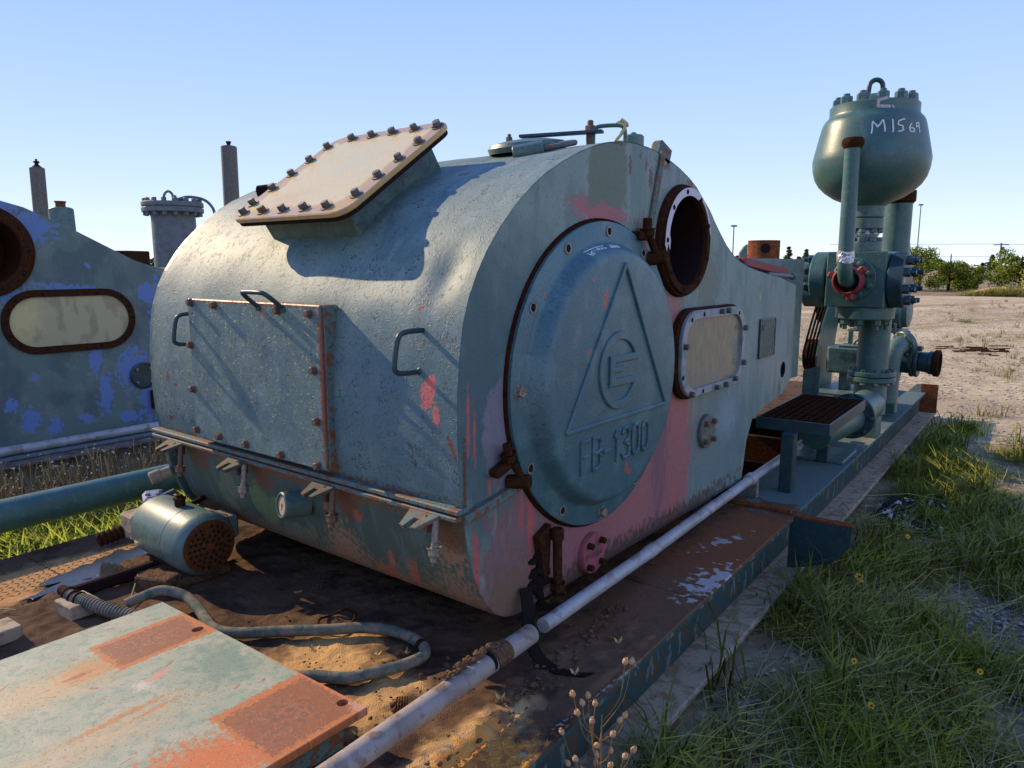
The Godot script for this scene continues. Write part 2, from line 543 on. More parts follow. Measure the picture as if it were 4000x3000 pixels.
func make_materials() -> void:
	var unit := Rect2(0, 0, 1, 1)
	var crack := relief(1.0, 0.07, 0.10)
	var rough := relief(0.0, 0.9, 0.4)
	var lumpy := relief(0.35, 0.9, 1.0)
	M.crack = crack; M.rough = rough; M.lumpy = lumpy
	var teal := Painter.new(512, 512, unit, s8(78, 104, 98)).all(s8(98, 122, 112), NZ.big, 1, 1, 0.4, 0.75, 0.8).all(s8(60, 84, 84), NZ.mid, 1, 1, 0.55, 0.8, 0.6, 99)
	teal.all(s8(52, 72, 72), NZ.fine, 1, 1, 0.62, 0.72, 0.5, 40).all(s8(110, 62, 40), NZ.mid, 2, 2, 0.8, 0.84, 0.9, 211)
	M.teal = matt(teal.tex(), Color(1, 1, 1), 0.45, 0.0, rough, 0.05, 1.1)
	var dteal := Painter.new(512, 512, unit, s8(58, 94, 88)).all(s8(74, 112, 104), NZ.big, 1, 1, 0.4, 0.75, 0.7).all(s8(56, 90, 92), NZ.mid, 1, 1, 0.5, 0.8, 0.6, 99).all(s8(124, 74, 48), NZ.mid, 2, 2, 0.745, 0.775, 0.85, 300).all(s8(112, 130, 118), NZ.fine, 0.6, 0.6, 0.62, 0.8, 0.45, 77).all(s8(40, 62, 60), NZ.fine, 2, 2, 0.73, 0.78, 0.6, 11)
	M.dteal = matt(dteal.tex(), Color(1, 1, 1), 0.38, 0.0, rough, 0.06, 0.9)
	M.navy = matt(dteal.tex(), Color(0.62, 0.66, 0.74), 0.4, 0.0, rough, 0.06, 0.9)
	var rust := Painter.new(512, 512, unit, s8(112, 66, 42)).all(s8(150, 84, 44), NZ.mid, 1, 1, 0.4, 0.7, 0.8).all(s8(78, 50, 40), NZ.mid, 2, 2, 0.5, 0.75, 0.8, 80).all(s8(172, 106, 60), NZ.fine, 1, 1, 0.6, 0.8, 0.6, 180)
	M.rust = matt(rust.tex(), Color(1, 1, 1), 0.85, 0.0, rough, 0.15, 0.5)
	M.drust = matt(rust.tex(), Color(0.54, 0.58, 0.62), 0.8, 0.0, rough, 0.15, 0.5)
	var mixr := Painter.new(512, 512, unit, s8(84, 110, 106)).all(s8(128, 72, 44), NZ.mid, 1, 1, 0.5, 0.58, 0.95).all(s8(88, 56, 44), NZ.fine, 1, 1, 0.58, 0.7, 0.6, 70)
	M.patchy = matt(mixr.tex(), Color(1, 1, 1), 0.7, 0.0, rough, 0.12, 0.6)
	var steel := Painter.new(256, 256, unit, s8(146, 140, 132)).all(s8(92, 84, 80), NZ.fine, 2, 2, 0.5, 0.7, 0.8).all(s8(126, 88, 64), NZ.mid, 2, 2, 0.62, 0.75, 0.7, 50)
	M.steel = matt(steel.tex(), Color(1, 1, 1), 0.5, 0.35, rough, 0.04, 0.45)
	M.bolt = matt(null, s8(98, 95, 92), 0.5, 0.45, rough, 0.04, 0.1)
	M.rbolt = matt(steel.tex(), Color(0.8, 0.66, 0.58), 0.65, 0.2, rough, 0.05, 0.12)
	var pipe := Painter.new(512, 512, unit, s8(166, 164, 166)).all(s8(140, 136, 132), NZ.big, 1, 1, 0.45, 0.72, 0.8).all(s8(118, 100, 86), NZ.mid, 1, 1, 0.66, 0.74, 0.75, 120).all(s8(80, 70, 64), NZ.fine, 2, 2, 0.76, 0.82, 0.7, 60)
	M.pipe = matt(pipe.tex(), Color(1, 1, 1), 0.5, 0.1, rough, 0.05, 1.7)
	M.npipe = matt(pipe.tex(), Color(0.92, 0.86, 0.8), 0.7, 0.05, rough, 0.08, 1.1)
	var hose := Painter.new(256, 256, unit, s8(132, 122, 106)).all(s8(74, 96, 86), NZ.mid, 1, 1, 0.46, 0.54, 0.9).all(s8(128, 106, 84), NZ.fine, 1, 1, 0.55, 0.75, 0.6, 30)
	M.hose = matt(hose.tex(), Color(1, 1, 1), 0.85, 0.0, rough, 0.1, 0.35)
	M.black = matt(null, s8(34, 29, 27), 0.9, 0.0, rough, 0.1, 0.3)
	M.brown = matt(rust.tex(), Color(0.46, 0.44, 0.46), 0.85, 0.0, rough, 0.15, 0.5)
	M.dark = matt(null, s8(44, 32, 32), 0.9, 0.0, rough, 0.1, 0.5)
	M.white = matt(steel.tex(), Color(1.4, 1.4, 1.42), 0.8, 0.0, null, 0.0, 0.3)
	M.chalk = matt(null, s8(222, 224, 224), 0.95, 0.0, null, 0.0, 0.0)
	M.patchd = matt(mixr.tex(), Color(0.74, 0.7, 0.66), 0.75, 0.0, rough, 0.12, 0.35)
	M.red = matt(mixr.tex(), Color(1, 1, 1), 0.6, 0.0, rough, 0.05, 0.4)
	var red := Painter.new(256, 256, unit, s8(136, 44, 48)).all(s8(96, 48, 42), NZ.fine, 1, 1, 0.58, 0.7, 0.7)
	M.red = matt(red.tex(), Color(1, 1, 1), 0.55, 0.0, rough, 0.06, 0.3)
	var blue := Painter.new(256, 256, unit, s8(92, 108, 146)).all(s8(120, 122, 134), NZ.mid, 1, 1, 0.5, 0.65, 0.8)
	M.blue = matt(blue.tex(), Color(1, 1, 1), 0.5, 0.0, rough, 0.05, 0.3)
	var greyp := Painter.new(256, 256, unit, s8(104, 114, 118)).all(s8(88, 98, 104), NZ.big, 2, 2, 0.45, 0.6, 0.8)
	M.grey = matt(greyp.tex(), Color(1, 1, 1), 0.6, 0.0, rough, 0.05, 1.0)
	var mud := Painter.new(512, 512, unit, s8(104, 80, 60)).all(s8(78, 60, 48), NZ.mid, 1, 1, 0.45, 0.7, 0.9).all(s8(146, 116, 84), NZ.fine, 1, 1, 0.58, 0.75, 0.6, 90)
	M.mud = matt(mud.tex(), Color(1, 1, 1), 0.95, 0.0, lumpy, 0.5, 0.5)
	M.straw = matt(null, s8(172, 148, 104), 0.9, 0.0, null, 0.0, 0.0)
	M.dirtpaint = matt(Painter.new(256, 256, unit, s8(172, 156, 132)).all(s8(140, 118, 94), NZ.mid, 1, 1, 0.42, 0.75, 0.8).all(s8(112, 92, 74), NZ.fine, 1, 1, 0.66, 0.8, 0.6).tex(), Color(1, 1, 1), 0.85, 0.05, rough, 0.08, 0.62)
	var leaf := StandardMaterial3D.new()
	leaf.vertex_color_use_as_albedo = true; leaf.roughness = 0.9; leaf.metallic_specular = 0.12; leaf.backlight_enabled = true; leaf.backlight = Color(0.55, 0.55, 0.4)
	M.leaf = leaf
	var dry := StandardMaterial3D.new()
	dry.vertex_color_use_as_albedo = true; dry.roughness = 0.95; dry.metallic_specular = 0.1
	M.dry = dry

# ---------------------------------------------------------------- ground
func setting() -> void:
	var rr := Rect2(-2, -14, 22, 22)
	var p := Painter.new(1024, 1024, rr, s8(146, 128, 102))
	p.all(s8(116, 104, 76), NZ.mid, 1, 1, 0.4, 0.7, 0.8).all(s8(176, 156, 122), NZ.fine, 1.3, 1.3, 0.55, 0.75, 0.7, 70).all(s8(96, 88, 62), NZ.big, 1.5, 1.5, 0.55, 0.7, 0.6, 33).all(s8(190, 178, 156), NZ.grain, 1, 1, 0.66, 0.8, 0.7)
	var m := matt(p.tex(), Color(1, 1, 1), 0.95, 0.0, M.lumpy, 1.2, 0.0)
	m.uv1_triplanar = false
	# one sheet from the yard's near soil to the horizon, finer near the pump
	var mb := MB.new()
	mb.mode = 2; mb.r = rr
	var xs := [-600.0, -40.0, -2.0]
	for i in 44: xs.append(-2.0 + (i + 1) * 0.5)
	for x in [40.0, 90.0, 200.0, 900.0]: xs.append(x)
	var zs := [-900.0, -90.0, -30.0]
	for i in 56: zs.append(-20.0 + i * 0.5)
	for z in [20.0, 60.0, 300.0]: zs.append(z)
	var f := FastNoiseLite.new()
	f.frequency = 0.5; f.seed = 12
	var hh := func(x: float, z: float) -> float:
		var k := 1.0 if absf(x) < 22.0 and absf(z) < 21.0 else 0.0
		return GY + f.get_noise_2d(x, z) * 0.03 * k * smoothstep(7.5, 5.5, x) - 0.62 * smoothstep(-4.0, -8.2, z) * smoothstep(11.0, 6.0, x)
	for i in xs.size() - 1:
		for j in zs.size() - 1:
			var a := Vector3(xs[i], hh.call(xs[i], zs[j]), zs[j])
			var b := Vector3(xs[i + 1], hh.call(xs[i + 1], zs[j]), zs[j])
			var d := Vector3(xs[i + 1], hh.call(xs[i + 1], zs[j + 1]), zs[j + 1])
			var g := Vector3(xs[i], hh.call(xs[i], zs[j + 1]), zs[j + 1])
			mb.quad(a, g, d, b)
	tag(part(self, "ground", mb, m), "", "", "", "structure")
	# gravel yard: a sheet with a wandering near edge
	var gr := Painter.new(1280, 1280, Rect2(8, -42, 52, 52), s8(184, 169, 136)).all(s8(156, 140, 110), NZ.fine, 1, 1, 0.5, 0.75, 0.8).all(s8(212, 198, 164), NZ.grain, 1, 1, 0.6, 0.8, 0.7).all(s8(120, 108, 96), NZ.grain, 1.0, 1.0, 0.66, 0.8, 0.6, 200).all(s8(158, 140, 116), NZ.big, 1, 1, 0.5, 0.7, 0.6)
	# wheel tracks, washed-out pale bands and damp stains
	for q in [[30, -9, 22, .5, .5], [31, -8, 22, .45, .5], [24, -4, 14, .35, .32], [25, -3, 14, .3, .32], [40, -14, 20, .8, .2], [22, -7, 9, .3, -.5], [46, -8, 12, 1.6, .3], [18, -2.6, 5, .2, .1], [36, -4, 12, .4, -.12]]:
		gr.blob(s8(150, 130, 98), Vector2(q[0], q[1]), Vector2(q[2], q[3]), q[4], NZ.mid, 1, 1, 1.2, 0.1, 0.8, 0.55)
		gr.blob(s8(206, 192, 160), Vector2(q[0] + 1.0, q[1] + 2.2), Vector2(q[2] * 0.8, q[3] * 2.0), q[4], NZ.mid, 1, 1, 1.4, 0.1, 0.9, 0.5)
	var gm := planar(gr.tex(), 0.95, M.rough, 0.6, 3.1)
	var g2 := MB.new()
	g2.mode = 2; g2.r = Rect2(8, -42, 52, 52)
	var edge: Array[Vector3] = []
	var far: Array[Vector3] = []
	for i in 90:
		var z := -60.0 + i * 0.9
		var x := 8.6 + f.get_noise_2d(z * 2.0, 3.0) * 1.4
		if z < -3: x = maxf(x, 9.0 + (-3 - z) * 1.1)
		if z < -3: x = maxf(x, 13.0)
		edge.append(Vector3(x, GY + 0.004, z)); far.append(Vector3(maxf(x + 5, 49.0 + 0.25 * z), GY + 0.005, z))
	for i in 89:
		for k in 6:
			var t0 := pow(k / 6.0, 2.0)
			var t1 := pow((k + 1) / 6.0, 2.0)
			g2.quad(edge[i].lerp(far[i], t0), edge[i + 1].lerp(far[i + 1], t0), edge[i + 1].lerp(far[i + 1], t1), edge[i].lerp(far[i], t1))
	tag(part(self, "gravel_yard", g2, gm), "", "", "", "structure")

# ---------------------------------------------------------------- the skid that carries the pump
const SO := Vector3(1.6, 0.0, -1.08)
static func SB() -> Basis: return Basis(Vector3.UP, 0.033)
static func S(x: float, y: float, z: float) -> Vector3: return SO + SB() * Vector3(x, y, z)   # along the skid, up, from its right edge

func deck_paint() -> StandardMaterial3D:
	var rr := Rect2(-0.4, -4.0, 9.6, 3.0)
	var n: PackedByteArray = NZ.mid
	var p := Painter.new(2048, 640, rr, s8(98, 76, 58))
	p.all(s8(68, 53, 44), NZ.mid, 1, 1, 0.45, 0.7, 0.8).all(s8(98, 78, 60), NZ.fine, 1, 1, 0.55, 0.78, 0.6, 55)
	# tan dust inside the hose loop, on the left tread strip and by the right edge
	var tan := s8(206, 164, 106)
	p.blob(tan, Vector2(1.45, -1.95), Vector2(0.25, 0.26), 0.2, n, 1.5, 1.5, 0.7, 0.05, 0.5, 0.95)
	p.blob(tan, Vector2(1.35, -1.62), Vector2(0.3, 0.14), 0.0, n, 1.5, 1.5, 0.9, 0.05, 0.6, 0.85)
	p.blob(s8(186, 144, 94), Vector2(0.9, -3.42), Vector2(0.9, 0.22), -0.04, n, 1.5, 1.5, 0.6, 0.0, 0.4, 0.95)
	p.blob(s8(198, 140, 88), Vector2(0.55, -3.3), Vector2(0.55, 0.2), -0.04, NZ.fine, 1.5, 1.5, 0.9, 0.1, 0.5, 0.8)
	p.blob(s8(150, 118, 84), Vector2(1.15, -2.75), Vector2(0.22, 0.12), 0.0, n, 2, 2, 1.0, 0.2, 0.7, 0.8)
	p.blob(s8(200, 164, 114), Vector2(1.25, -1.25), Vector2(0.5, 0.12), 0.0, n, 1.5, 1.5, 0.9, 0.05, 0.5, 0.9)
	p.blob(s8(56, 48, 44), Vector2(1.35, -3.28), Vector2(0.34, 0.14), -0.1, n, 1.5, 1.5, 0.5, 0.0, 0.3, 0.95)
	# right-hand strip: brown, rust and old white paint, then blue-green
	p.blob(s8(116, 88, 66), Vector2(2.5, -1.2), Vector2(0.75, 0.24), 0.03, n, 1, 1, 0.5, 0.0, 0.4, 0.9, true)
	p.blob(s8(132, 84, 58), Vector2(3.35, -1.25), Vector2(0.62, 0.24), 0.03, NZ.fine, 1, 1, 0.5, 0.0, 0.35, 0.95, true)
	p.blob(s8(178, 178, 174), Vector2(2.85, -1.17), Vector2(0.34, 0.12), 0.1, NZ.fine, 1.2, 1.2, 1.6, 0.42, 0.56, 0.95)
	p.blob(s8(168, 172, 168), Vector2(3.3, -1.32), Vector2(0.26, 0.07), 0.3, NZ.fine, 1.2, 1.2, 1.8, 0.6, 0.7, 0.9)
	p.blob(s8(96, 116, 114), Vector2(6.55, -1.3), Vector2(2.62, 0.3), 0.02, NZ.fine, 0.6, 0.6, 0.25, 0.0, 0.05, 0.95, true)
	p.blob(s8(150, 112, 76), Vector2(6.2, -1.3), Vector2(0.5, 0.14), 0.0, NZ.fine, 1, 1, 1.6, 0.55, 0.8, 0.8)
	p.blob(s8(142, 150, 140), Vector2(6.1, -1.25), Vector2(0.7, 0.2), 0.0, NZ.fine, 0.7, 0.7, 1.2, 0.35, 0.9, 0.7)
	p.blob(s8(112, 78, 56), Vector2(5.4, -1.3), Vector2(0.6, 0.2), 0.0, NZ.fine, 1, 1, 1.8, 0.65, 0.8, 0.8)
	# orange tread plate at the near right corner
	p.blob(s8(206, 140, 70), Vector2(1.15, -1.16), Vector2(0.42, 0.13), 0.0, NZ.fine, 1.4, 1.4, 0.5, 0.0, 0.3, 1.0, true)
	p.blob(s8(160, 98, 56), Vector2(1.2, -1.15), Vector2(0.42, 0.12), 0.0, NZ.fine, 2, 2, 1.4, 0.5, 0.8, 0.7, true)
	# chipped pale paint along the right edge
	p.blob(s8(150, 160, 146), Vector2(2.0, -1.098), Vector2(1.0, 0.010), 0.033, NZ.fine, 2.6, 2.6, 2.2, 0.7, 0.8, 0.9, true)
	var m := planar(p.tex(), 0.85, M.lumpy, 0.35, 0.4)
	M.deckrect = rr
	return m

func skid() -> void:
	var t := thing("pump_skid", "long rusty blue-green steel skid carrying the nearest mud pump", "skid", S(2.0, GY, -1.4))
	M.deck = deck_paint()
	var B := SB()
	var beam_paint := Painter.new(512, 256, Rect2(0, 0, 1, 1), s8(58, 78, 78)).all(s8(92, 72, 58), NZ.mid, 1, 1, 0.52, 0.7, 0.8).all(s8(110, 126, 118), NZ.mid, 1, 1, 0.70, 0.74, 0.7, 60)
	M.beam = matt(beam_paint.tex(), Color(1, 1, 1), 0.8, 0.0, M.rough, 0.15, 0.9)
	for sd in [0, 1]:
		var zz := -0.09 if sd == 0 else -2.64
		var mb := MB.new()
		mb.box(S(3.0, DY - 0.022, zz), Vector3(9.6, 0.02, 0.18), B, 0.004)
		mb.box(S(3.0, -0.27, zz - 0.02), Vector3(9.6, 0.27, 0.016), B, 0.0)
		var beam := part(t, "side_beam", mb, M.beam)
		var mf := MB.new()
		mf.box(S(3.0, -0.425, zz + 0.02), Vector3(9.6, 0.03, 0.24), B, 0.006)
		part(beam, "bottom_flange", mf, M.dirtpaint)
	for x in [-1.2, 0.4, 2.2, 2.72, 3.4, 4.2, 5.4, 7.1]:
		var mb := MB.new()
		mb.box(S(x, -0.28, -1.38), Vector3(0.06, 0.26, 2.36), B, 0.003)
		part(t, "cross_member", mb, M.drust)
	# deck plates, each with its own edge; the pit beyond the pump stays open
	for q in [[-1.8, -0.35, -2.73, 0.0], [-0.344, 1.06, -2.73, 0.0], [1.066, 2.34, -2.73, 0.0], [2.346, 3.62, -0.43, 0.0], [3.626, 5.2, -0.43, 0.0], [5.206, 7.1, -0.6, 0.0], [2.346, 7.1, -2.73, -2.3], [4.75, 7.1, -2.28, -0.62]]:
		var mb := MB.new()
		mb.mode = 2; mb.r = M.deckrect
		mb.box(S((q[0] + q[1]) / 2, DY - 0.006, (q[2] + q[3]) / 2), Vector3(q[1] - q[0], 0.012, q[3] - q[2]), B, 0.003)
		part(t, "deck_plate", mb, M.deck)
	var mb2 := MB.new()
	mb2.box(S(3.75, DY + 0.010, -0.2), Vector3(0.42, 0.02, 0.34), B, 0.004)
	part(t, "raised_plate", mb2, M.teal)
	var mb3 := MB.new()
	mb3.box(S(2.33, DY + 0.012, -0.2), Vector3(0.03, 0.024, 0.36), B, 0.004)
	part(t, "cross_bar", mb3, M.rust)
	# outrigger bracket standing out from the right-hand beam
	var br := MB.new()
	br.prism(PackedVector2Array([Vector2(-0.02, -0.01), Vector2(0.285, -0.01), Vector2(0.285, -0.11), Vector2(0.2, -0.22), Vector2(-0.02, -0.30)]), S(2.32, DY, 0.0), B * Vector3.BACK, Vector3.UP, 0.014)
	var brk := part(t, "outrigger_bracket", br, M.navy, "dark tapered bracket with a rusty top bar standing out over the grass")
	var br2 := MB.new()
	br2.box(S(2.33, DY - 0.003, 0.14), Vector3(0.05, 0.014, 0.30), B, 0.003)
	part(brk, "top_bar", br2, M.rust)
	# far end: upright rusty plate
	var fe := MB.new()
	fe.box(S(7.11, DY - 0.06, 0.03), Vector3(0.02, 0.3, 0.16), B, 0.003)
	part(t, "end_plate", fe, M.rust)
	var fe2 := MB.new()
	fe2.box(S(5.9, DY + 0.05, -0.36), Vector3(2.4, 0.11, 0.012), B, 0.002)
	part(t, "kick_plate", fe2, M.teal)
	# grey plate end at the near corner
	var ne := MB.new()
	ne.box(S(-0.34, DY - 0.03, 0.09), Vector3(0.20, 0.014, 0.16), B, 0.003)
	part(t, "corner_plate", ne, M.steel)
	# lens-shaped treads of the checker plate, where mud does not cover it
	var lug := MB.new()
	var g := RandomNumberGenerator.new()
	g.seed = 4
	for q in [[-1.6, 0.02, -0.26, -0.005], [-1.4, 0.3, -2.72, -2.25]]:
		var i := 0
		var x: float = q[0]
		while x < q[1]:
			var z: float = q[2]
			var j := 0
			while z < q[3]:
				var turn := B * Basis(Vector3.UP, (PI / 4 if (i + j) % 2 == 0 else -PI / 4))
				var c := S(x, DY + 0.0005, z)
				var L := turn * Vector3(0.017, 0, 0)
				var W := turn * Vector3(0, 0, 0.005)
				var up := Vector3(0, 0.0035, 0)
				for k in 2:
					var s := 1.0 if k == 0 else -1.0
					lug.face(c - L * s, c + W * s, c + up)
					lug.face(c + W * s, c + L * s, c + up)
				z += 0.03; j += 1
			x += 0.03; i += 1
	lug.mode = 2
	lug.r = M.deckrect
	for i in lug.v.size(): lug.uv[i] = lug._u(lug.v[i])
	part(t, "tread_lugs", lug, M.deck, "", "stuff")
	# dried mud lying on the deck
	var mud := MB.new()
	mud.mode = 2; mud.r = M.deckrect
	var f := FastNoiseLite.new()
	f.seed = 8; f.frequency = 11.0; f.fractal_octaves = 5
	var f2 := FastNoiseLite.new()
	f2.seed = 5; f2.frequency = 1.8; f2.fractal_octaves = 3
	var hgt := func(x: float, z: float) -> float:
		var y := 0.004 + f.get_noise_2d(x, z) * 0.012 + f2.get_noise_2d(x, z) * 0.016
		y += (0.010 + 0.022 * maxf(0.0, f.get_noise_2d(x * 2.2, z * 2.2))) * exp(-pow((z + 0.235 + 0.02 * sin(x * 7.0)) / 0.055, 2.0)) * smoothstep(-1.4, -0.8, x) * smoothstep(0.9, 0.1, x)      # ridge of clods by the white pipe
		y -= 0.05 * smoothstep(-0.19, -0.08, z) * (1.0 - smoothstep(0.0, 0.12, x))      # bare corner
		y -= 0.05 * smoothstep(-2.2, -2.32, z)
		y -= 0.05 * smoothstep(0.7, 1.2, x) * smoothstep(-0.5, -0.3, z)
		y -= 0.03 * smoothstep(-0.03, -0.005, z)
		if absf(x + 0.18) < 0.22 and absf(z + 0.85) < 0.3: y -= 0.004
		return y
	var st := 0.015
	var nx := int(3.2 / st)
	var nz := int(2.4 / st)
	var hs := PackedFloat32Array()
	for i in nx + 1:
		for j in nz + 1: hs.append(hgt.call(-1.3 + i * st, -2.42 + j * st))
	for i in nx:
		for j in nz:
			var a := i * (nz + 1) + j
			if maxf(maxf(hs[a], hs[a + 1]), maxf(hs[a + nz + 1], hs[a + nz + 2])) < 0.0: continue
			var x := -1.3 + i * st
			var z := -2.42 + j * st
			var ps: Array[Vector3] = []
			var ns: Array[Vector3] = []
			for k in [[0, 0], [0, 1], [1, 1], [1, 0]]:
				var ii: int = i + k[0]
				var jj: int = j + k[1]
				var b := ii * (nz + 1) + jj
				ps.append(S(x + k[0] * st, DY + maxf(hs[b], -0.002), z + k[1] * st))
				var gx := (hs[mini(ii + 1, nx) * (nz + 1) + jj] - hs[maxi(ii - 1, 0) * (nz + 1) + jj]) / (2 * st)
				var gz := (hs[ii * (nz + 1) + mini(jj + 1, nz)] - hs[ii * (nz + 1) + maxi(jj - 1, 0)]) / (2 * st)
				ns.append(Vector3(-gx, 1, -gz).normalized())
			mud.squad(ps[0], ps[1], ps[2], ps[3], ns[0], ns[1], ns[2], ns[3])
	var mm: StandardMaterial3D = M.deck.duplicate()
	mm.heightmap_enabled = true; mm.heightmap_texture = M.lumpy; mm.heightmap_scale = 0.5
	tag(part(self, "dried_mud", mud, M.deck), "dark dried mud and dust caked on the near deck of the skid", "mud", "", "stuff")
	# shiny tar puddle
	var tar := MB.new()
	var tp := PackedVector2Array()
	for k in 80:
		var a := TAU * k / 80.0
		tp.append(Vector2(cos(a) * 0.33, sin(a) * 0.12) * (1.0 + 0.45 * f2.get_noise_2d(cos(a) * 0.9, sin(a) * 0.9) + 0.2 * f2.get_noise_2d(cos(a) * 4.0, sin(a) * 4.0)))
	tar.prism(tp, Vector3(1.33, DY + 0.010, -3.29), Vector3(1, 0, -0.28).normalized(), Vector3(-0.28, 0, -1).normalized(), 0.004, 0.002)
	var tm := matt(null, s8(70, 62, 60), 0.22, 0.0, M.lumpy, 9.0, 0.5)
	tm.clearcoat_enabled = true; tm.clearcoat = 1.0; tm.clearcoat_roughness = 0.15
	tag(part(self, "tar_spill", tar, tm), "shiny black tar spill with a wrinkled skin left of the motor", "spill")

# ---------------------------------------------------------------- the nearest mud pump
const ZR := -1.475     # its right-hand side
const ZL := -3.34
static func upper_line() -> PackedVector2Array:
	var p := PackedVector2Array()
	for q in [[1.633, .45], [1.618, .534], [1.612, .68], [1.614, .82], [1.625, .93], [1.642, 1.027], [1.67, 1.105], [1.707, 1.176], [1.757, 1.248], [1.818, 1.317], [1.895, 1.388], [1.985, 1.456], [2.07, 1.508], [2.17, 1.555], [2.27, 1.596], [2.377, 1.63], [2.46, 1.65], [2.559, 1.664], [2.66, 1.67], [2.762, 1.667], [2.85, 1.658], [2.927, 1.645], [3.05, 1.615], [3.157, 1.581], [3.24, 1.545], [3.313, 1.501], [3.39, 1.455], [3.456, 1.403], [3.53, 1.35], [3.61, 1.297], [3.70, 1.252], [3.803, 1.218], [3.93, 1.19], [4.079, 1.169], [4.467, 1.126], [4.733, 1.08]]:
		p.append(Vector2(q[0], q[1]))
	return p
static func lower_line() -> PackedVector2Array:
	var p := PackedVector2Array()
	for q in [[1.93, .0], [1.88, .006], [1.83, .022], [1.785, .05], [1.745, .092], [1.708, .15], [1.678, .225], [1.655, .30], [1.642, .37], [1.635, .43]]:
		p.append(Vector2(q[0], q[1]))
	return p

func side_paint() -> StandardMaterial3D:
	var rr := Rect2(1.55, -1.72, 3.25, 1.76)
	var F: PackedByteArray = NZ.fine
	var Q: PackedByteArray = NZ.mid
	var base := s8(118, 137, 129)
	var p := Painter.new(1300, 704, rr, base)
	p.all(s8(94, 119, 114), NZ.big, 1.2, 0.5, 0.42, 0.7, 0.85).all(s8(128, 142, 140), NZ.mid, 2.2, 0.25, 0.52, 0.75, 0.6, 44)
	var V := func(x: float, y: float) -> Vector2: return Vector2(x, -y)
	# deep teal down the rear edge and around the cover
	p.blob(s8(62, 92, 98), V.call(1.72, .85), Vector2(0.26, 0.62), 0.0, Q, 1, 0.6, 0.6, 0.0, 0.6, 0.9)
	p.blob(s8(70, 98, 104), V.call(1.95, 1.12), Vector2(0.3, 0.3), 0.3, Q, 1, 1, 0.6, 0.05, 0.8, 0.7)
	p.blob(s8(122, 116, 128), V.call(1.81, .66), Vector2(0.10, 0.19), 0.0, Q, 1.5, 1.5, 0.5, 0.05, 0.18, 0.9)
	# maroon and pink primer below and beside the cover
	p.blob(s8(128, 92, 94), V.call(2.0, .17), Vector2(0.42, 0.40), 0.0, F, 1.2, 0.5, 0.8, 0.05, 0.4, 0.9)
	p.blob(s8(160, 98, 98), V.call(2.75, .30), Vector2(0.66, 0.46), -0.2, F, 1.6, 0.3, 0.55, 0.05, 0.22, 0.95)
	p.blob(s8(156, 100, 100), V.call(3.0, .72), Vector2(0.17, 0.48), 0.05, F, 1.6, 0.35, 0.5, 0.05, 0.2, 0.95)
	p.blob(s8(164, 98, 98), V.call(3.1, .3), Vector2(0.17, 0.46), 0.0, F, 2.4, 0.25, 0.8, 0.05, 0.15, 0.95)
	p.blob(s8(118, 86, 94), V.call(2.95, .45), Vector2(0.12, 0.6), 0.0, F, 2.4, 0.25, 1.2, 0.2, 0.5, 0.8)
	p.blob(s8(146, 92, 98), V.call(2.35, .14), Vector2(0.3, 0.16), -0.1, F, 2.0, 0.3, 0.9, 0.1, 0.4, 0.75)
	for q in [[1.69, .22, .02, .2], [1.98, .3, .025, .24], [1.93, .36, .015, .1], [2.1, .33, .012, .1], [1.66, .72, .012, .13], [1.69, .66, .01, .14], [1.76, .5, .012, .04]]:
		p.blob(s8(184, 88, 86), V.call(q[0], q[1]), Vector2(q[2], q[3]), 0.0, F, 3, 0.8, 1.2, 0.1, 0.4, 0.9)
	p.blob(s8(160, 86, 92), V.call(2.40, 1.40), Vector2(0.24, 0.06), 0.1, F, 1.5, 1.5, 1.0, 0.1, 0.3, 0.95)
	p.blob(s8(150, 86, 88), V.call(2.72, 1.24), Vector2(0.06, 0.2), 0.25, F, 2, 1, 1.0, 0.2, 0.4, 0.9)
	p.blob(s8(120, 72, 60), V.call(2.72, 1.30), Vector2(0.09, 0.12), 0.0, F, 2, 1, 1.0, 0.2, 0.5, 0.9)
	# olive patches
	p.blob(s8(92, 106, 88), V.call(2.46, 1.56), Vector2(0.15, 0.15), 0.0, Q, 1, 1, 0.5, 0.05, 0.15, 0.95, true)
	p.blob(s8(92, 106, 88), V.call(2.47, 1.47), Vector2(0.14, 0.05), 0.3, Q, 1, 1, 0.5, 0.05, 0.15, 0.95)
	p.blob(s8(98, 112, 98), V.call(3.4, 1.12), Vector2(0.16, 0.2), 0.0, F, 1, 0.6, 0.9, 0.05, 0.5, 0.85)
	p.blob(s8(150, 150, 110), V.call(4.12, 1.03), Vector2(0.03, 0.04), 0.0, F, 2, 2, 1.0, 0.2, 0.4, 0.9)
	p.blob(s8(150, 150, 110), V.call(3.95, 1.0), Vector2(0.015, 0.05), 0.0, F, 2, 2, 1.0, 0.2, 0.4, 0.7)
	# paler, slightly warmer tones on the front half, blue-grey below
	p.blob(s8(136, 144, 142), V.call(4.25, .75), Vector2(0.5, 0.34), 0.0, Q, 2, 0.4, 0.9, 0.1, 0.8, 0.7)
	p.blob(s8(150, 142, 134), V.call(4.45, .62), Vector2(0.3, 0.25), 0.0, Q, 2, 0.4, 0.9, 0.1, 0.8, 0.5)
	p.blob(s8(104, 124, 126), V.call(3.62, .3), Vector2(0.42, 0.34), 0.0, Q, 2, 0.4, 0.6, 0.0, 0.35, 0.9)
	p.blob(s8(134, 156, 164), V.call(3.72, .42), Vector2(0.2, 0.18), 0.0, F, 2, 0.4, 0.8, 0.1, 0.7, 0.7)
	p.blob(s8(98, 84, 66), V.call(4.52, .47), Vector2(0.025, 0.09), 0.0, F, 2, 0.5, 1.0, 0.1, 0.6, 0.8)
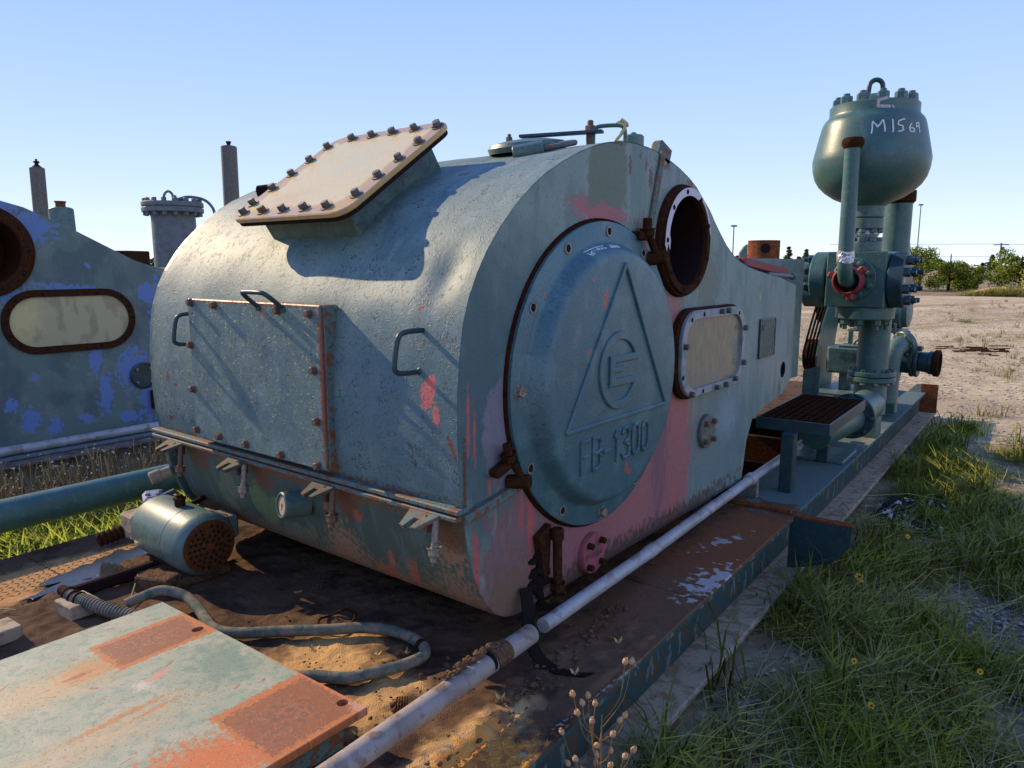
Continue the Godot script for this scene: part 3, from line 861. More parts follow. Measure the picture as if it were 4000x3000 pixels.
	# grime along the foot, rust at the seam and the edges
	p.blob(s8(72, 56, 48), V.call(2.8, 0.0), Vector2(1.2, 0.09), 0.0, F, 1.2, 0.8, 1.0, 0.0, 0.5, 0.9, true)
	p.blob(s8(120, 92, 74), V.call(1.85, 0.06), Vector2(0.22, 0.2), 0.0, F, 1.2, 0.8, 1.2, 0.1, 0.5, 0.85)
	p.blob(s8(112, 60, 44), V.call(2.84, 1.5), Vector2(0.03, 0.22), 0.28, F, 3, 1, 1.2, 0.1, 0.4, 0.9)
	for q in [[2.5, 1.655, .09, .01], [2.62, 1.58, .014, .05], [2.75, 1.60, .012, .03], [2.79, 1.55, .02, .05], [2.70, 1.63, .01, .02], [2.93, 1.61, .03, .02], [3.16, 1.56, .04, .016], [1.63, 1.02, .01, .04], [1.64, .55, .012, .16], [2.3, .66, .0, .0]]:
		if q[2] > 0.0: p.blob(s8(104, 56, 42), V.call(q[0], q[1]), Vector2(q[2], q[3]), 0.0, F, 2.5, 2, 1.2, 0.1, 0.35, 0.9)
	p.all(s8(74, 84, 84), NZ.fine, 2.6, 1.6, 0.74, 0.79, 0.7, 31).cracks(s8(70, 74, 74), NZ.mid, 1.1, 2.2, 0.45, 17)
	M.side_rect = rr
	return planar(p.tex(), 0.5, M.rough, 0.07, 0.7)

func shell_paint() -> StandardMaterial3D:      # u: across the pump (z), v: along the curved skin, both in metres
	var rr := Rect2(-3.4, -0.1, 2.0, 4.4)
	var F: PackedByteArray = NZ.fine
	var p := Painter.new(800, 1760, rr, s8(108, 131, 126))
	p.all(s8(92, 119, 117), NZ.big, 1, 0.7, 0.4, 0.7, 0.9).all(s8(126, 142, 140), NZ.mid, 1, 0.7, 0.52, 0.8, 0.7, 90)
	p.blob(s8(80, 112, 122), Vector2(-1.7, 0.3), Vector2(0.55, 0.42), 0.0, NZ.mid, 1, 0.5, 0.6, 0.0, 0.7, 0.8)
	p.blob(s8(80, 110, 118), Vector2(-2.5, 0.15), Vector2(1.0, 0.2), 0.0, NZ.mid, 1, 0.5, 0.6, 0.0, 0.7, 0.6)
	p.blob(s8(204, 110, 106), Vector2(-1.60, 0.36), Vector2(0.035, 0.065), -0.2, F, 2, 2, 0.6, 0.1, 0.16, 1.0)
	p.blob(s8(204, 110, 106), Vector2(-1.565, 0.29), Vector2(0.02, 0.04), 0.0, F, 2, 2, 0.6, 0.1, 0.16, 1.0)
	for q in [[-1.50, .2, .012, .05], [-3.2, .26, .02, .02], [-3.14, .23, .012, .012], [-3.22, .07, .025, .012], [-1.66, .62, .015, .012], [-1.9, 1.3, .03, .02], [-2.95, 1.25, .05, .015]]:
		p.blob(s8(134, 72, 52), Vector2(q[0], q[1]), Vector2(q[2], q[3]), 0.4, F, 2.5, 2.5, 1.3, 0.1, 0.3, 0.95)
	p.blob(s8(112, 74, 52), Vector2(-2.5, 0.0), Vector2(1.1, 0.03), 0.0, F, 2, 2, 1.5, 0.1, 0.5, 0.8, true)
	p.blob(s8(176, 134, 96), Vector2(-1.75, 1.55), Vector2(0.06, 0.1), 0.0, F, 2, 2, 1.0, 0.1, 0.8, 0.6)
	p.all(s8(72, 84, 88), NZ.fine, 3, 3, 0.74, 0.79, 0.8, 222).all(s8(82, 88, 86), NZ.grain, 1, 1, 0.74, 0.82, 0.7, 17)
	p.cracks(s8(44, 48, 48), NZ.mid, 1.3, 5.0, 0.95, 40).cracks(s8(58, 60, 58), NZ.fine, 1.0, 5.0, 0.7, 140).cracks(s8(170, 178, 172), NZ.mid, 1.3, 2.0, 0.5, 43)
	M.shell_rect = rr
	return planar(p.tex(), 0.6, M.crack, 0.8, 0.9)

func lower_paint() -> StandardMaterial3D:
	var rr := Rect2(-3.4, -0.1, 2.0, 0.75)
	var F: PackedByteArray = NZ.fine
	var p := Painter.new(800, 300, rr, s8(68, 88, 80))
	p.all(s8(86, 106, 104), NZ.mid, 1.5, 0.3, 0.5, 0.75, 0.8, 20)
	for q in [[-2.62, .36, .1, .13], [-2.85, .42, .08, .1], [-2.9, .3, .05, .12], [-2.5, .4, .06, .04], [-2.45, .27, .2, .05]]:
		p.blob(s8(104, 128, 84) if q[2] == .1 or q[2] == .06 else s8(98, 112, 90), Vector2(q[0], q[1]), Vector2(q[2], q[3]), 0.3, NZ.mid, 1.5, 1, 0.8, 0.1, 0.25, 0.9)
	p.blob(s8(146, 112, 86), Vector2(-2.3, 0.08), Vector2(1.1, 0.22), 0.0, F, 1.4, 1.1, 1.1, 0.0, 0.5, 0.95, true)
	p.blob(s8(152, 116, 90), Vector2(-2.15, 0.27), Vector2(0.13, 0.19), -0.5, F, 1.6, 1.2, 1.2, 0.1, 0.5, 0.9)
	p.blob(s8(150, 118, 92), Vector2(-1.56, 0.2), Vector2(0.13, 0.24), 0.1, F, 1.6, 1.2, 1.4, 0.1, 0.5, 0.9)
	p.blob(s8(150, 118, 92), Vector2(-1.55, 0.42), Vector2(0.09, 0.06), 0.0, F, 1.6, 1.6, 1.2, 0.1, 0.4, 0.9)
	for q in [[-2.62, .5], [-2.09, .5], [-1.6, .5], [-3.1, .5]]:
		p.blob(s8(112, 74, 52), Vector2(q[0] + 0.05, q[1]), Vector2(0.09, 0.08), 0.0, F, 2, 2, 0.9, 0.1, 0.4, 0.95)
	p.blob(s8(120, 84, 60), Vector2(-2.4, 0.54), Vector2(1.0, 0.03), 0.0, F, 2, 1.5, 1.4, 0.1, 0.5, 0.9, true)
	for q in [[-1.95, .2, .07, .07], [-1.78, .27, .03, .1], [-1.88, .3, .02, .06], [-2.18, .46, .02, .03], [-2.0, .46, .03, .03]]:
		p.blob(s8(172, 92, 70), Vector2(q[0], q[1]), Vector2(q[2], q[3]), -0.3, F, 2, 1, 1.2, 0.1, 0.4, 0.85)
	p.all(s8(52, 58, 54), NZ.grain, 1.3, 1.3, 0.68, 0.76, 0.8, 11)
	M.lower_rect = rr
	return planar(p.tex(), 0.65, M.rough, 0.1, 0.6)

# a skin swept across the pump from z0 to z1 along a line in (x, y), dented a little
func skin(line: PackedVector2Array, z0: float, z1: float, rect: Rect2, v0: float, dents: bool, nz := 60) -> MB:
	var mb := MB.new()
	var pts := PackedVector2Array()
	for i in line.size() - 1:
		var k := maxi(1, int(line[i].distance_to(line[i + 1]) / 0.035))
		for j in k: pts.append(line[i].lerp(line[i + 1], float(j) / k))
	pts.append(line[-1])
	var nn := PackedVector2Array()
	var len := PackedFloat32Array()
	var l := v0
	for i in pts.size():
		var t := (pts[mini(i + 1, pts.size() - 1)] - pts[maxi(i - 1, 0)]).normalized()
		nn.append(Vector2(-t.y, t.x))
		if i > 0: l += pts[i].distance_to(pts[i - 1])
		len.append(l)
	var f := FastNoiseLite.new()
	f.seed = 3; f.frequency = 1.7; f.fractal_octaves = 2
	var at := func(i: int, j: int) -> Vector3:
		var z := lerpf(z0, z1, float(j) / nz)
		var d := 0.0
		if dents:
			var edge := smoothstep(0.0, 0.12, minf(absf(z - z0), absf(z - z1)))
			var ends := smoothstep(0.0, 0.12, len[i] - v0)
			d = f.get_noise_2d(len[i], z) * 0.006 * edge * ends
			d -= 0.022 * exp(-pow((len[i] - v0 - 0.74) / 0.10, 2.0) - pow((z + 1.60) / 0.055, 2.0))
			d -= 0.010 * exp(-pow((len[i] - v0 - 0.72) / 0.05, 2.0) - pow((z + 1.84) / 0.18, 2.0))
			d += 0.005 * exp(-pow((len[i] - v0 - 0.62) / 0.06, 2.0) - pow((z + 2.1) / 0.4, 2.0))
		return Vector3(pts[i].x + nn[i].x * d, pts[i].y + nn[i].y * d, z)
	var g := []
	for i in pts.size():
		var row := []
		for j in nz + 1: row.append(at.call(i, j))
		g.append(row)
	var m := pts.size() - 1
	for i in m:
		for j in nz:
			var q := []
			for k in [[0, 0], [0, 1], [1, 1], [1, 0]]:
				var ii: int = i + k[0]
				var jj: int = j + k[1]
				var nv: Vector3 = (g[ii][mini(jj + 1, nz)] - g[ii][maxi(jj - 1, 0)]).cross(g[mini(ii + 1, m)][jj] - g[maxi(ii - 1, 0)][jj])
				nv = nv.normalized()
				if nv.dot(Vector3(nn[ii].x, nn[ii].y, 0)) < 0: nv = -nv
				q.append([g[ii][jj], nv, (Vector2(g[ii][jj].z, len[ii]) - rect.position) / rect.size])
			var fl := 1 if z1 > z0 else 0
			var order := [0, 1, 2, 0, 2, 3] if fl == 0 else [0, 2, 1, 0, 3, 2]
			# wind so that the outside is clockwise
			var nf: Vector3 = (q[1][0] - q[0][0]).cross(q[2][0] - q[0][0])
			order = [0, 2, 1, 0, 3, 2] if nf.dot(q[0][1]) > 0 else [0, 1, 2, 0, 2, 3]
			for o in order:
				mb.v.append(q[o][0]); mb.n.append(q[o][1]); mb.uv.append(q[o][2]); mb.c.append(Color.WHITE)
	return mb

static func handle(a: Vector3, b: Vector3, out: Vector3, rr := 0.0085) -> MB:
	var mb := MB.new()
	var m := (b - a).normalized()
	var k := 0.03
	mb.tube(smooth([a, a + out * 0.6, a + out * 0.9 + m * k * 0.25, a + out + m * k, b + out - m * k, b + out * 0.9 - m * k * 0.25, b + out * 0.6, b], 4), rr, 12)
	mb.cyl(a - out * 0.02, a + out * 0.12, rr * 1.9, rr * 1.1, 12)
	mb.cyl(b - out * 0.02, b + out * 0.12, rr * 1.9, rr * 1.1, 12)
	return mb

func letters(s: String, m: Material, under: Node, called: String, o: Vector3, ux: Vector3, uy: Vector3, size: Vector2, depth: float) -> void:
	var t := TextMesh.new()
	t.text = s
	var f := SystemFont.new()
	f.font_names = PackedStringArray(["Droid Sans"])
	f.font_weight = 700
	t.font = f; t.font_size = 64; t.pixel_size = 0.01; t.depth = 1.0
	t.curve_step = 2.0
	var bb := t.get_aabb()
	var sx := size.x / maxf(bb.size.x, 0.001)
	var sy := size.y / maxf(bb.size.y, 0.001)
	var un := ux.cross(uy)
	var b := Basis(ux * sx, uy * sy, un * depth)
	var c := bb.position + bb.size / 2
	put(under, called, t, m, Transform3D(b, o - b * Vector3(c.x, c.y, 0)))

static func rev(p: PackedVector2Array) -> PackedVector2Array:
	var q := p.duplicate()
	q.reverse()
	return q

func mud_pump() -> void:
	var P := thing("mud_pump", "nearest mud pump with blue-grey flaking rounded hood and big round gear cover", "mud pump", Vector3(2.9, 0.0, -2.4))
	var sm := side_paint()
	M.side = sm
	var shm := shell_paint()
	M.shell = shm
	var lom := lower_paint()
	var up := upper_line()
	var lo := lower_line()
	# hood and lower case
	var hood := part(P, "hood", skin(up, ZL + 0.005, ZR - 0.0005, M.shell_rect, 0.0, true), shm, "rounded blue-grey sheet hood with cracked paint and dents")
	part(P, "lower_case", skin(lo, -3.25, ZR - 0.0005, M.lower_rect, 0.0, false, 20), lom, "rust-streaked dark green lower rear case")
	# side plates
	var out := PackedVector2Array()
	for q in lo: out.append(q)
	for q in up: out.append(q)
	for q in [[4.745, .50], [4.59, .414], [4.27, .375], [4.09, .33], [4.02, .22], [3.975, .02], [3.96, .0]]: out.append(Vector2(q[0], q[1]))
	var mb := MB.new()
	mb.mode = 1; mb.r = M.side_rect
	mb.prism(MB.inset(out if MB.area(out) > 0 else rev(out), 0.001), Vector3(0, 0, ZR - 0.03), Vector3.RIGHT, Vector3.UP, 0.03, 0.003, [circle(Vector2(3.10, 1.303), 0.2, 40), circle(Vector2(4.573, .565), 0.045, 20, 0.05)])
	var side := part(P, "side_plate", mb, sm, "right side plate, blue-grey paint over pink primer")
	mb = MB.new()
	mb.prism(out, Vector3(0, 0, ZL - 0.02), Vector3.RIGHT, Vector3.UP, 0.03, 0.003)
	part(P, "side_plate", mb, M.teal)
	# inside and front: a wall behind the slot, the crosshead box
	mb = MB.new()
	mb.box(Vector3(4.51, 0.835, -2.45), Vector3(1.52, 0.81, 1.71), Basis(), 0.006)
	part(P, "crosshead_box", mb, M.teal)
	mb = MB.new()
	mb.box(Vector3(2.95, 0.03, -2.4), Vector3(1.98, 0.05, 1.7), Basis(), 0.006)
	mb.box(Vector3(2.9, -0.055, -1.75), Vector3(1.7, 0.13, 0.2), Basis(), 0.004)
	mb.box(Vector3(2.9, -0.055, -3.0), Vector3(1.7, 0.13, 0.2), Basis(), 0.004)
	part(P, "base_rails", mb, M.dark)
	# split flange across the back and up the side
	mb = MB.new()
	mb.box(Vector3(1.622, 0.452, -2.41), Vector3(0.055, 0.018, 1.90), Basis(), 0.004)
	mb.box(Vector3(1.617, 0.430, -2.41), Vector3(0.052, 0.016, 1.89), Basis(), 0.004)
	var fl := part(P, "split_flange", mb, M.patchy, "rusty flange between hood and lower case")
	mb = MB.new()
	mb.box(Vector3(1.77, 0.449, ZR + 0.012), Vector3(0.30, 0.03, 0.03), Basis(Vector3.BACK, 0.16), 0.005)
	part(fl, "side_seam", mb, M.patchy)
	# slotted lugs with hanging bolts
	var lugs := [[-3.14, 0], [-2.65, 1], [-2.10, 2], [-1.60, 3]]
	for q in lugs:
		var z: float = q[0]
		mb = MB.new()
		var pl := PackedVector2Array([Vector2(-.07, 0), Vector2(.07, 0), Vector2(.035, .095), Vector2(.013, .098), Vector2(.010, .05), Vector2(-.010, .05), Vector2(-.013, .098), Vector2(-.035, .095)])
		mb.prism(pl, Vector3(1.605, 0.436, z), Vector3.BACK, Vector3(-0.96, -0.28, 0), 0.014, 0.002)
		mb.box(Vector3(1.595, 0.40, z + 0.02), Vector3(0.05, 0.06, 0.014), Basis(), 0.003)
		var lug := part(P, "slotted_lug", mb, M.patchd if q[1] != 3 else M.patchy)
		mb = MB.new()
		var zb := z + 0.055
		mb.cyl(Vector3(1.585, 0.42, zb), Vector3(1.575, 0.31, zb), 0.011, -1, 10)
		mb.hexbolt(Vector3(1.576, 0.335, zb), Vector3(-0.05, -1, 0), 0.020, 0.028, 0.024, 0.02)
		part(lug, "swing_bolt", mb, M.rbolt if q[1] % 2 == 0 else M.steel)
	# access panel on the back
	mb = MB.new()
	mb.mode = 3; mb.r = Rect2(-3.4, -1.5, 2.0, 1.5)
	mb.box(Vector3(1.612, 0.775, -2.495), Vector3(0.075, 0.58, 0.86), Basis(), 0.004)
	var pp := Painter.new(700, 525, Rect2(-3.4, -1.5, 2.0, 1.5), s8(98, 123, 120))
	pp.all(s8(114, 136, 138), NZ.mid, 1, 1, 0.5, 0.75, 0.8).all(s8(82, 110, 118), NZ.big, 1, 1, 0.5, 0.7, 0.7, 60)
	pp.blob(s8(138, 76, 54), Vector2(-2.5, -1.065), Vector2(0.48, 0.012), 0.0, NZ.fine, 3, 3, 1.2, 0.0, 0.4, 0.95, true)
	pp.blob(s8(190, 100, 90), Vector2(-2.40, -1.03), Vector2(0.012, 0.03), 0.0, NZ.fine, 3, 3, 0.8, 0.1, 0.3, 0.9)
	pp.blob(s8(138, 76, 54), Vector2(-2.07, -0.8), Vector2(0.012, 0.32), 0.0, NZ.fine, 3, 2, 1.2, 0.0, 0.4, 0.9, true)
	pp.cracks(s8(56, 66, 68), NZ.mid, 1.6, 4.5, 0.85, 10).cracks(s8(66, 76, 78), NZ.fine, 1.1, 4.0, 0.6, 70)
	pp.all(s8(74, 92, 98), NZ.fine, 3, 3, 0.73, 0.78, 0.7, 222)
	var pm := planar(pp.tex(), 0.5, M.crack, 0.75, 0.6)
	var panel := part(P, "access_panel", mb, pm, "square bolted access panel standing proud of the hood")
	mb = MB.new()
	mb.box(Vector3(1.617, 0.775, -2.06), Vector3(0.06, 0.575, 0.008), Basis(), 0.001)
	part(panel, "edge_gasket", mb, M.patchy)
	var bm := MB.new().hexbolt(Vector3.ZERO, Vector3.UP, 0.0135, 0.016, 0.0165).mesh()
	for q in [[-2.895, 1.05], [-2.72, 1.045], [-2.30, 1.04], [-2.12, 1.035], [-2.915, .875], [-2.92, .69], [-2.91, .52], [-2.105, .84], [-2.10, .66], [-2.105, .50], [-2.74, .515], [-2.55, .51], [-2.32, .505]]:
		put(panel, "bolt", bm, M.rbolt, facing(Vector3(1.574, q[1], q[0]), Vector3.LEFT, q[0] * 9.0))
	part(panel, "handle", handle(Vector3(1.576, 1.045, -2.42), Vector3(1.576, 1.045, -2.27), Vector3(-0.075, 0.06, 0)), M.navy)
	part(P, "handle", handle(Vector3(1.645, 1.00, -1.635), Vector3(1.625, .872, -1.64), Vector3(-0.105, 0.0, -0.01)), M.navy, "grab handle on the hood right of the panel")
	part(P, "handle", handle(Vector3(1.645, 1.00, -2.955), Vector3(1.625, .875, -2.96), Vector3(-0.10, 0.0, -0.01)), M.navy, "grab handle on the hood left of the panel")
	# round temperature gauge
	mb = MB.new()
	mb.lathe(Vector3(1.66, 0.30, -2.30), Vector3(-1, 0.12, -0.25), [Vector2(0.05, 0), Vector2(0.05, 0.10), Vector2(0.047, 0.104), Vector2(0.042, 0.104), Vector2(0.041, 0.094), Vector2(0.0, 0.094)], 28)
	var ga := part(P, "gauge", mb, M.teal, "round dial gauge in a rusty can")
	mb = MB.new()
	var gax := Vector3(-1, 0.12, -0.25).normalized()
	mb.lathe(Vector3(1.66, 0.30, -2.30) + gax * 0.095, gax, [Vector2(0.038, 0), Vector2(0.038, 0.003), Vector2(0, 0.003)], 24)
	var dial := part(ga, "dial", mb, M.dirtpaint)
	mb = MB.new()
	mb.box(Vector3(1.66, 0.30, -2.30) + gax * 0.0995 + Vector3(0, -0.008, 0), Vector3(0.002, 0.03, 0.0025), Basis(), 0.0)
	part(ga, "needle", mb, M.black)
	hatch(P)
	hood_top(P)
	gear_cover(P)
	side_details(P)

func hatch(P: Node3D) -> void:
	var z0 := -2.735
	var z1 := -2.03
	var a := Vector3(1.66, 1.376, 0)
	var b := Vector3(2.215, 1.757, 0)
	var u := (b - a).normalized()          # up the slope
	var nn := Vector3(-u.y, u.x, 0)
	var L := a.distance_to(b)
	var zc := (z0 + z1) / 2
	var W := z1 - z0
	# box under the lid
	var mb := MB.new()
	var bw := W - 0.17
	var y0 := -0.30
	var c := (a + b) / 2 + Vector3(0, 0, zc) - nn * 0.04
	var B := Basis(u, nn, Vector3.BACK)
	mb.box(c + nn * -0.14, Vector3(L - 0.16, 0.28, bw), B, 0.006)
	var box := part(P, "hatch_box", mb, M.teal)
	var gk := MB.new()
	gk.prism(rounded(Vector2.ZERO, Vector2(L - 0.012, W - 0.012), 0.07), c + nn * 0.002, u, Vector3.FORWARD, 0.016, 0.002)
	part(box, "gasket", gk, M.dark)
	var lid := MB.new()
	lid.mode = 2; lid.r = Rect2(1.6, -2.8, 0.7, 0.82)
	lid.prism(rounded(Vector2.ZERO, Vector2(L, W), 0.075, 8), c + nn * 0.019, u, Vector3.FORWARD, 0.021, 0.004)
	var lp := Painter.new(420, 492, lid.r, s8(196, 160, 92))
	lp.blob(s8(212, 200, 150), Vector2(1.94, -2.385), Vector2(0.225, 0.29), 0.0, NZ.mid, 0.7, 0.7, 0.25, 0.0, 0.06, 0.95, true)
	lp.blob(s8(202, 198, 164), Vector2(2.0, -2.35), Vector2(0.16, 0.2), 0.5, NZ.mid, 0.6, 0.6, 0.8, 0.1, 0.8, 0.6)
	lp.blob(s8(200, 170, 122), Vector2(1.76, -2.5), Vector2(0.1, 0.22), 0.0, NZ.fine, 0.6, 1.2, 0.9, 0.1, 0.8, 0.6)
	for q in [[1.68, -2.4, .025, .36], [2.19, -2.4, .03, .36], [1.93, -2.71, .3, .026], [1.93, -2.06, .3, .03]]:
		lp.blob(s8(172, 150, 128), Vector2(q[0], q[1]), Vector2(q[2], q[3]), 0.0, NZ.mid, 1.5, 1.5, 1.1, 0.1, 0.35, 0.8, true)
	lp.all(s8(176, 160, 124), NZ.fine, 1, 4, 0.62, 0.75, 0.5)
	var lm := matt(lp.tex(), Color(1, 1, 1), 0.32, 0.0, null, 0.0, 0.0)
	lm.subsurf_scatter_enabled = true; lm.subsurf_scatter_strength = 0.12
	var ld := part(P, "hatch_lid", lid, lm, "yellowed translucent hatch lid with rounded corners")
	var bm := MB.new().hexbolt(Vector3.ZERO, Vector3.UP, 0.016, 0.020, 0.025).mesh()
	var spots := []
	for k in 5:
		spots.append([-L / 2 + 0.045, -W / 2 + 0.06 + k * (W - 0.19) / 4.0])
		spots.append([L / 2 - 0.042, -W / 2 + 0.15 + k * (W - 0.20) / 4.0])
		spots.append([-L / 2 + 0.115 + k * (L - 0.21) / 4.0, -W / 2 + 0.038])
		spots.append([-L / 2 + 0.115 + k * (L - 0.17) / 4.0, W / 2 - 0.038])
	var i := 0
	for q in spots:
		put(ld, "bolt", bm, M.rbolt if i == 4 else M.bolt, facing(c + nn * 0.040 + u * q[0] + Vector3.BACK * q[1], nn, i * 1.7))
		i += 1

func hood_top(P: Node3D) -> void:
	var mb := MB.new()
	mb.lathe(Vector3(2.47, 1.648, -1.86), Vector3(-0.13, 1, 0), [Vector2(0.155, 0), Vector2(0.16, 0.02), Vector2(0.15, 0.035), Vector2(0.08, 0.048), Vector2(0, 0.05)], 28)
	var cap := part(P, "inspection_cover", mb, M.teal)
	mb = MB.new()
	mb.box(Vector3(2.50, 1.708, -1.72), Vector3(0.035, 0.012, 0.34), Basis(Vector3.UP, 0.3), 0.002)
	part(cap, "clamp_bar", mb, M.navy)
	mb = MB.new()
	mb.cyl(Vector3(2.55, 1.64, -1.615), Vector3(2.55, 1.73, -1.615), 0.016, -1, 10)
	mb.hexbolt(Vector3(2.55, 1.715, -1.615), Vector3.UP, 0.022, 0.02, 0.0, 0.02)
	part(cap, "clamp_bolt", mb, M.rbolt)
	mb = MB.new().hexbolt(Vector3(2.44, 1.695, -1.93), Vector3.UP, 0.014, 0.015, 0.0, 0.012)
	part(cap, "clamp_bolt", mb, M.rbolt)
	var dh := part(P, "handle", handle(Vector3(2.55, 1.655, -1.60), Vector3(2.62, 1.66, -1.50), Vector3(0, 0.075, 0), 0.008), M.dteal, "small grab handle on top with a twist of yellow rope")
	mb = MB.new()
	mb.tube(smooth([Vector3(2.60, 1.74, -1.53), Vector3(2.615, 1.73, -1.50), Vector3(2.60, 1.70, -1.505), Vector3(2.585, 1.672, -1.52), Vector3(2.60, 1.668, -1.50)], 5), 0.007, 7)
	mb.tube(smooth([Vector3(2.61, 1.755, -1.515), Vector3(2.625, 1.735, -1.495), Vector3(2.615, 1.745, -1.53)], 5), 0.009, 7)
	part(dh, "rope", mb, matt(null, s8(206, 196, 140), 0.9, 0, M.rough, 0.2, 0.05))
	mb = MB.new().cyl(Vector3(2.74, 1.66, -1.53), Vector3(2.74, 1.715, -1.53), 0.042, -1, 24, 0.006)
	mb.cyl(Vector3(2.74, 1.715, -1.53), Vector3(2.74, 1.726, -1.53), 0.012, -1, 8)
	part(P, "filler_plug", mb, M.teal)
	mb = MB.new().cyl(Vector3(2.30, 1.617, -1.80), Vector3(2.36, 1.635, -1.70), 0.03, -1, 18)
	var lg := part(P, "lifting_sleeve", mb, M.teal)
	mb = MB.new().tube(smooth([Vector3(2.36, 1.635, -1.70), Vector3(2.40, 1.648, -1.63), Vector3(2.45, 1.66, -1.62), Vector3(2.47, 1.665, -1.67), Vector3(2.42, 1.655, -1.74)], 5), 0.011, 10)
	part(lg, "bent_rod", mb, M.patchy)
	mb = MB.new()
	mb.box(Vector3(2.93, 1.66, ZR - 0.03), Vector3(0.10, 0.09, 0.06), Basis(Vector3.BACK, -0.35), 0.014)
	mb.box(Vector3(2.83, 1.49, ZR + 0.006), Vector3(0.035, 0.36, 0.012), Basis(Vector3.BACK, -0.30), 0.004)
	part(P, "weld_seam", mb, M.patchy)
	mb = MB.new().cyl(Vector3(2.02, 1.53, -3.06), Vector3(2.10, 1.545, -2.94), 0.028, -1, 18)
	mb.cyl(Vector3(2.10, 1.545, -2.94), Vector3(2.16, 1.57, -2.82), 0.014, -1, 12)
	part(P, "lifting_sleeve", mb, M.black)
	# on the crosshead box: vent stack with a hole, fin, red cover and rod
	mb = MB.new()
	mb.lathe(Vector3(4.86, 1.222, -1.735), Vector3.UP, [Vector2(0.125, 0), Vector2(0.105, 0.012), Vector2(0.10, 0.02), Vector2(0.10, 0.135), Vector2(0.094, 0.135), Vector2(0.094, 0.0)], 28)
	var st := part(P, "vent_stack", mb, M.rust)
	mb = MB.new().lathe(Vector3(4.86, 1.305, -1.735) + Vector3(-0.9, 0, 0.43).normalized() * 0.097, Vector3(-0.9, 0, 0.43), [Vector2(0.03, 0), Vector2(0.03, 0.006), Vector2(0, 0.006)], 16)
	part(st, "hole", mb, M.dark)
	mb = MB.new().prism(PackedVector2Array([Vector2(0, 0), Vector2(.055, 0), Vector2(.055, .10), Vector2(.03, .085), Vector2(0, .05)]), Vector3(4.27, 1.22, -1.67), Vector3(0.9, 0, 0.43).normalized(), Vector3.UP, 0.012)
	part(P, "fin", mb, M.teal)
	mb = MB.new().box(Vector3(4.47, 1.185, -1.60), Vector3(0.74, 0.05, 0.08), Basis(Vector3.BACK, -0.09), 0.008)
	part(P, "red_cover", mb, M.red)
	mb = MB.new().cyl(Vector3(4.42, 1.145, -1.545), Vector3(4.93, 1.125, -1.545), 0.014, -1, 12)
	mb.cyl(Vector3(4.86, 1.128, -1.545), Vector3(4.90, 1.126, -1.545), 0.022, -1, 12)
	part(P, "oil_pipe", mb, M.teal)
	mb = MB.new()
	for k in 3:
		mb.box(Vector3(5.46, 0.82, -1.98 - k * 0.5), Vector3(0.4, 0.62, 0.36), Basis(), 0.02)
	part(P, "fluid_end", mb, M.dteal)

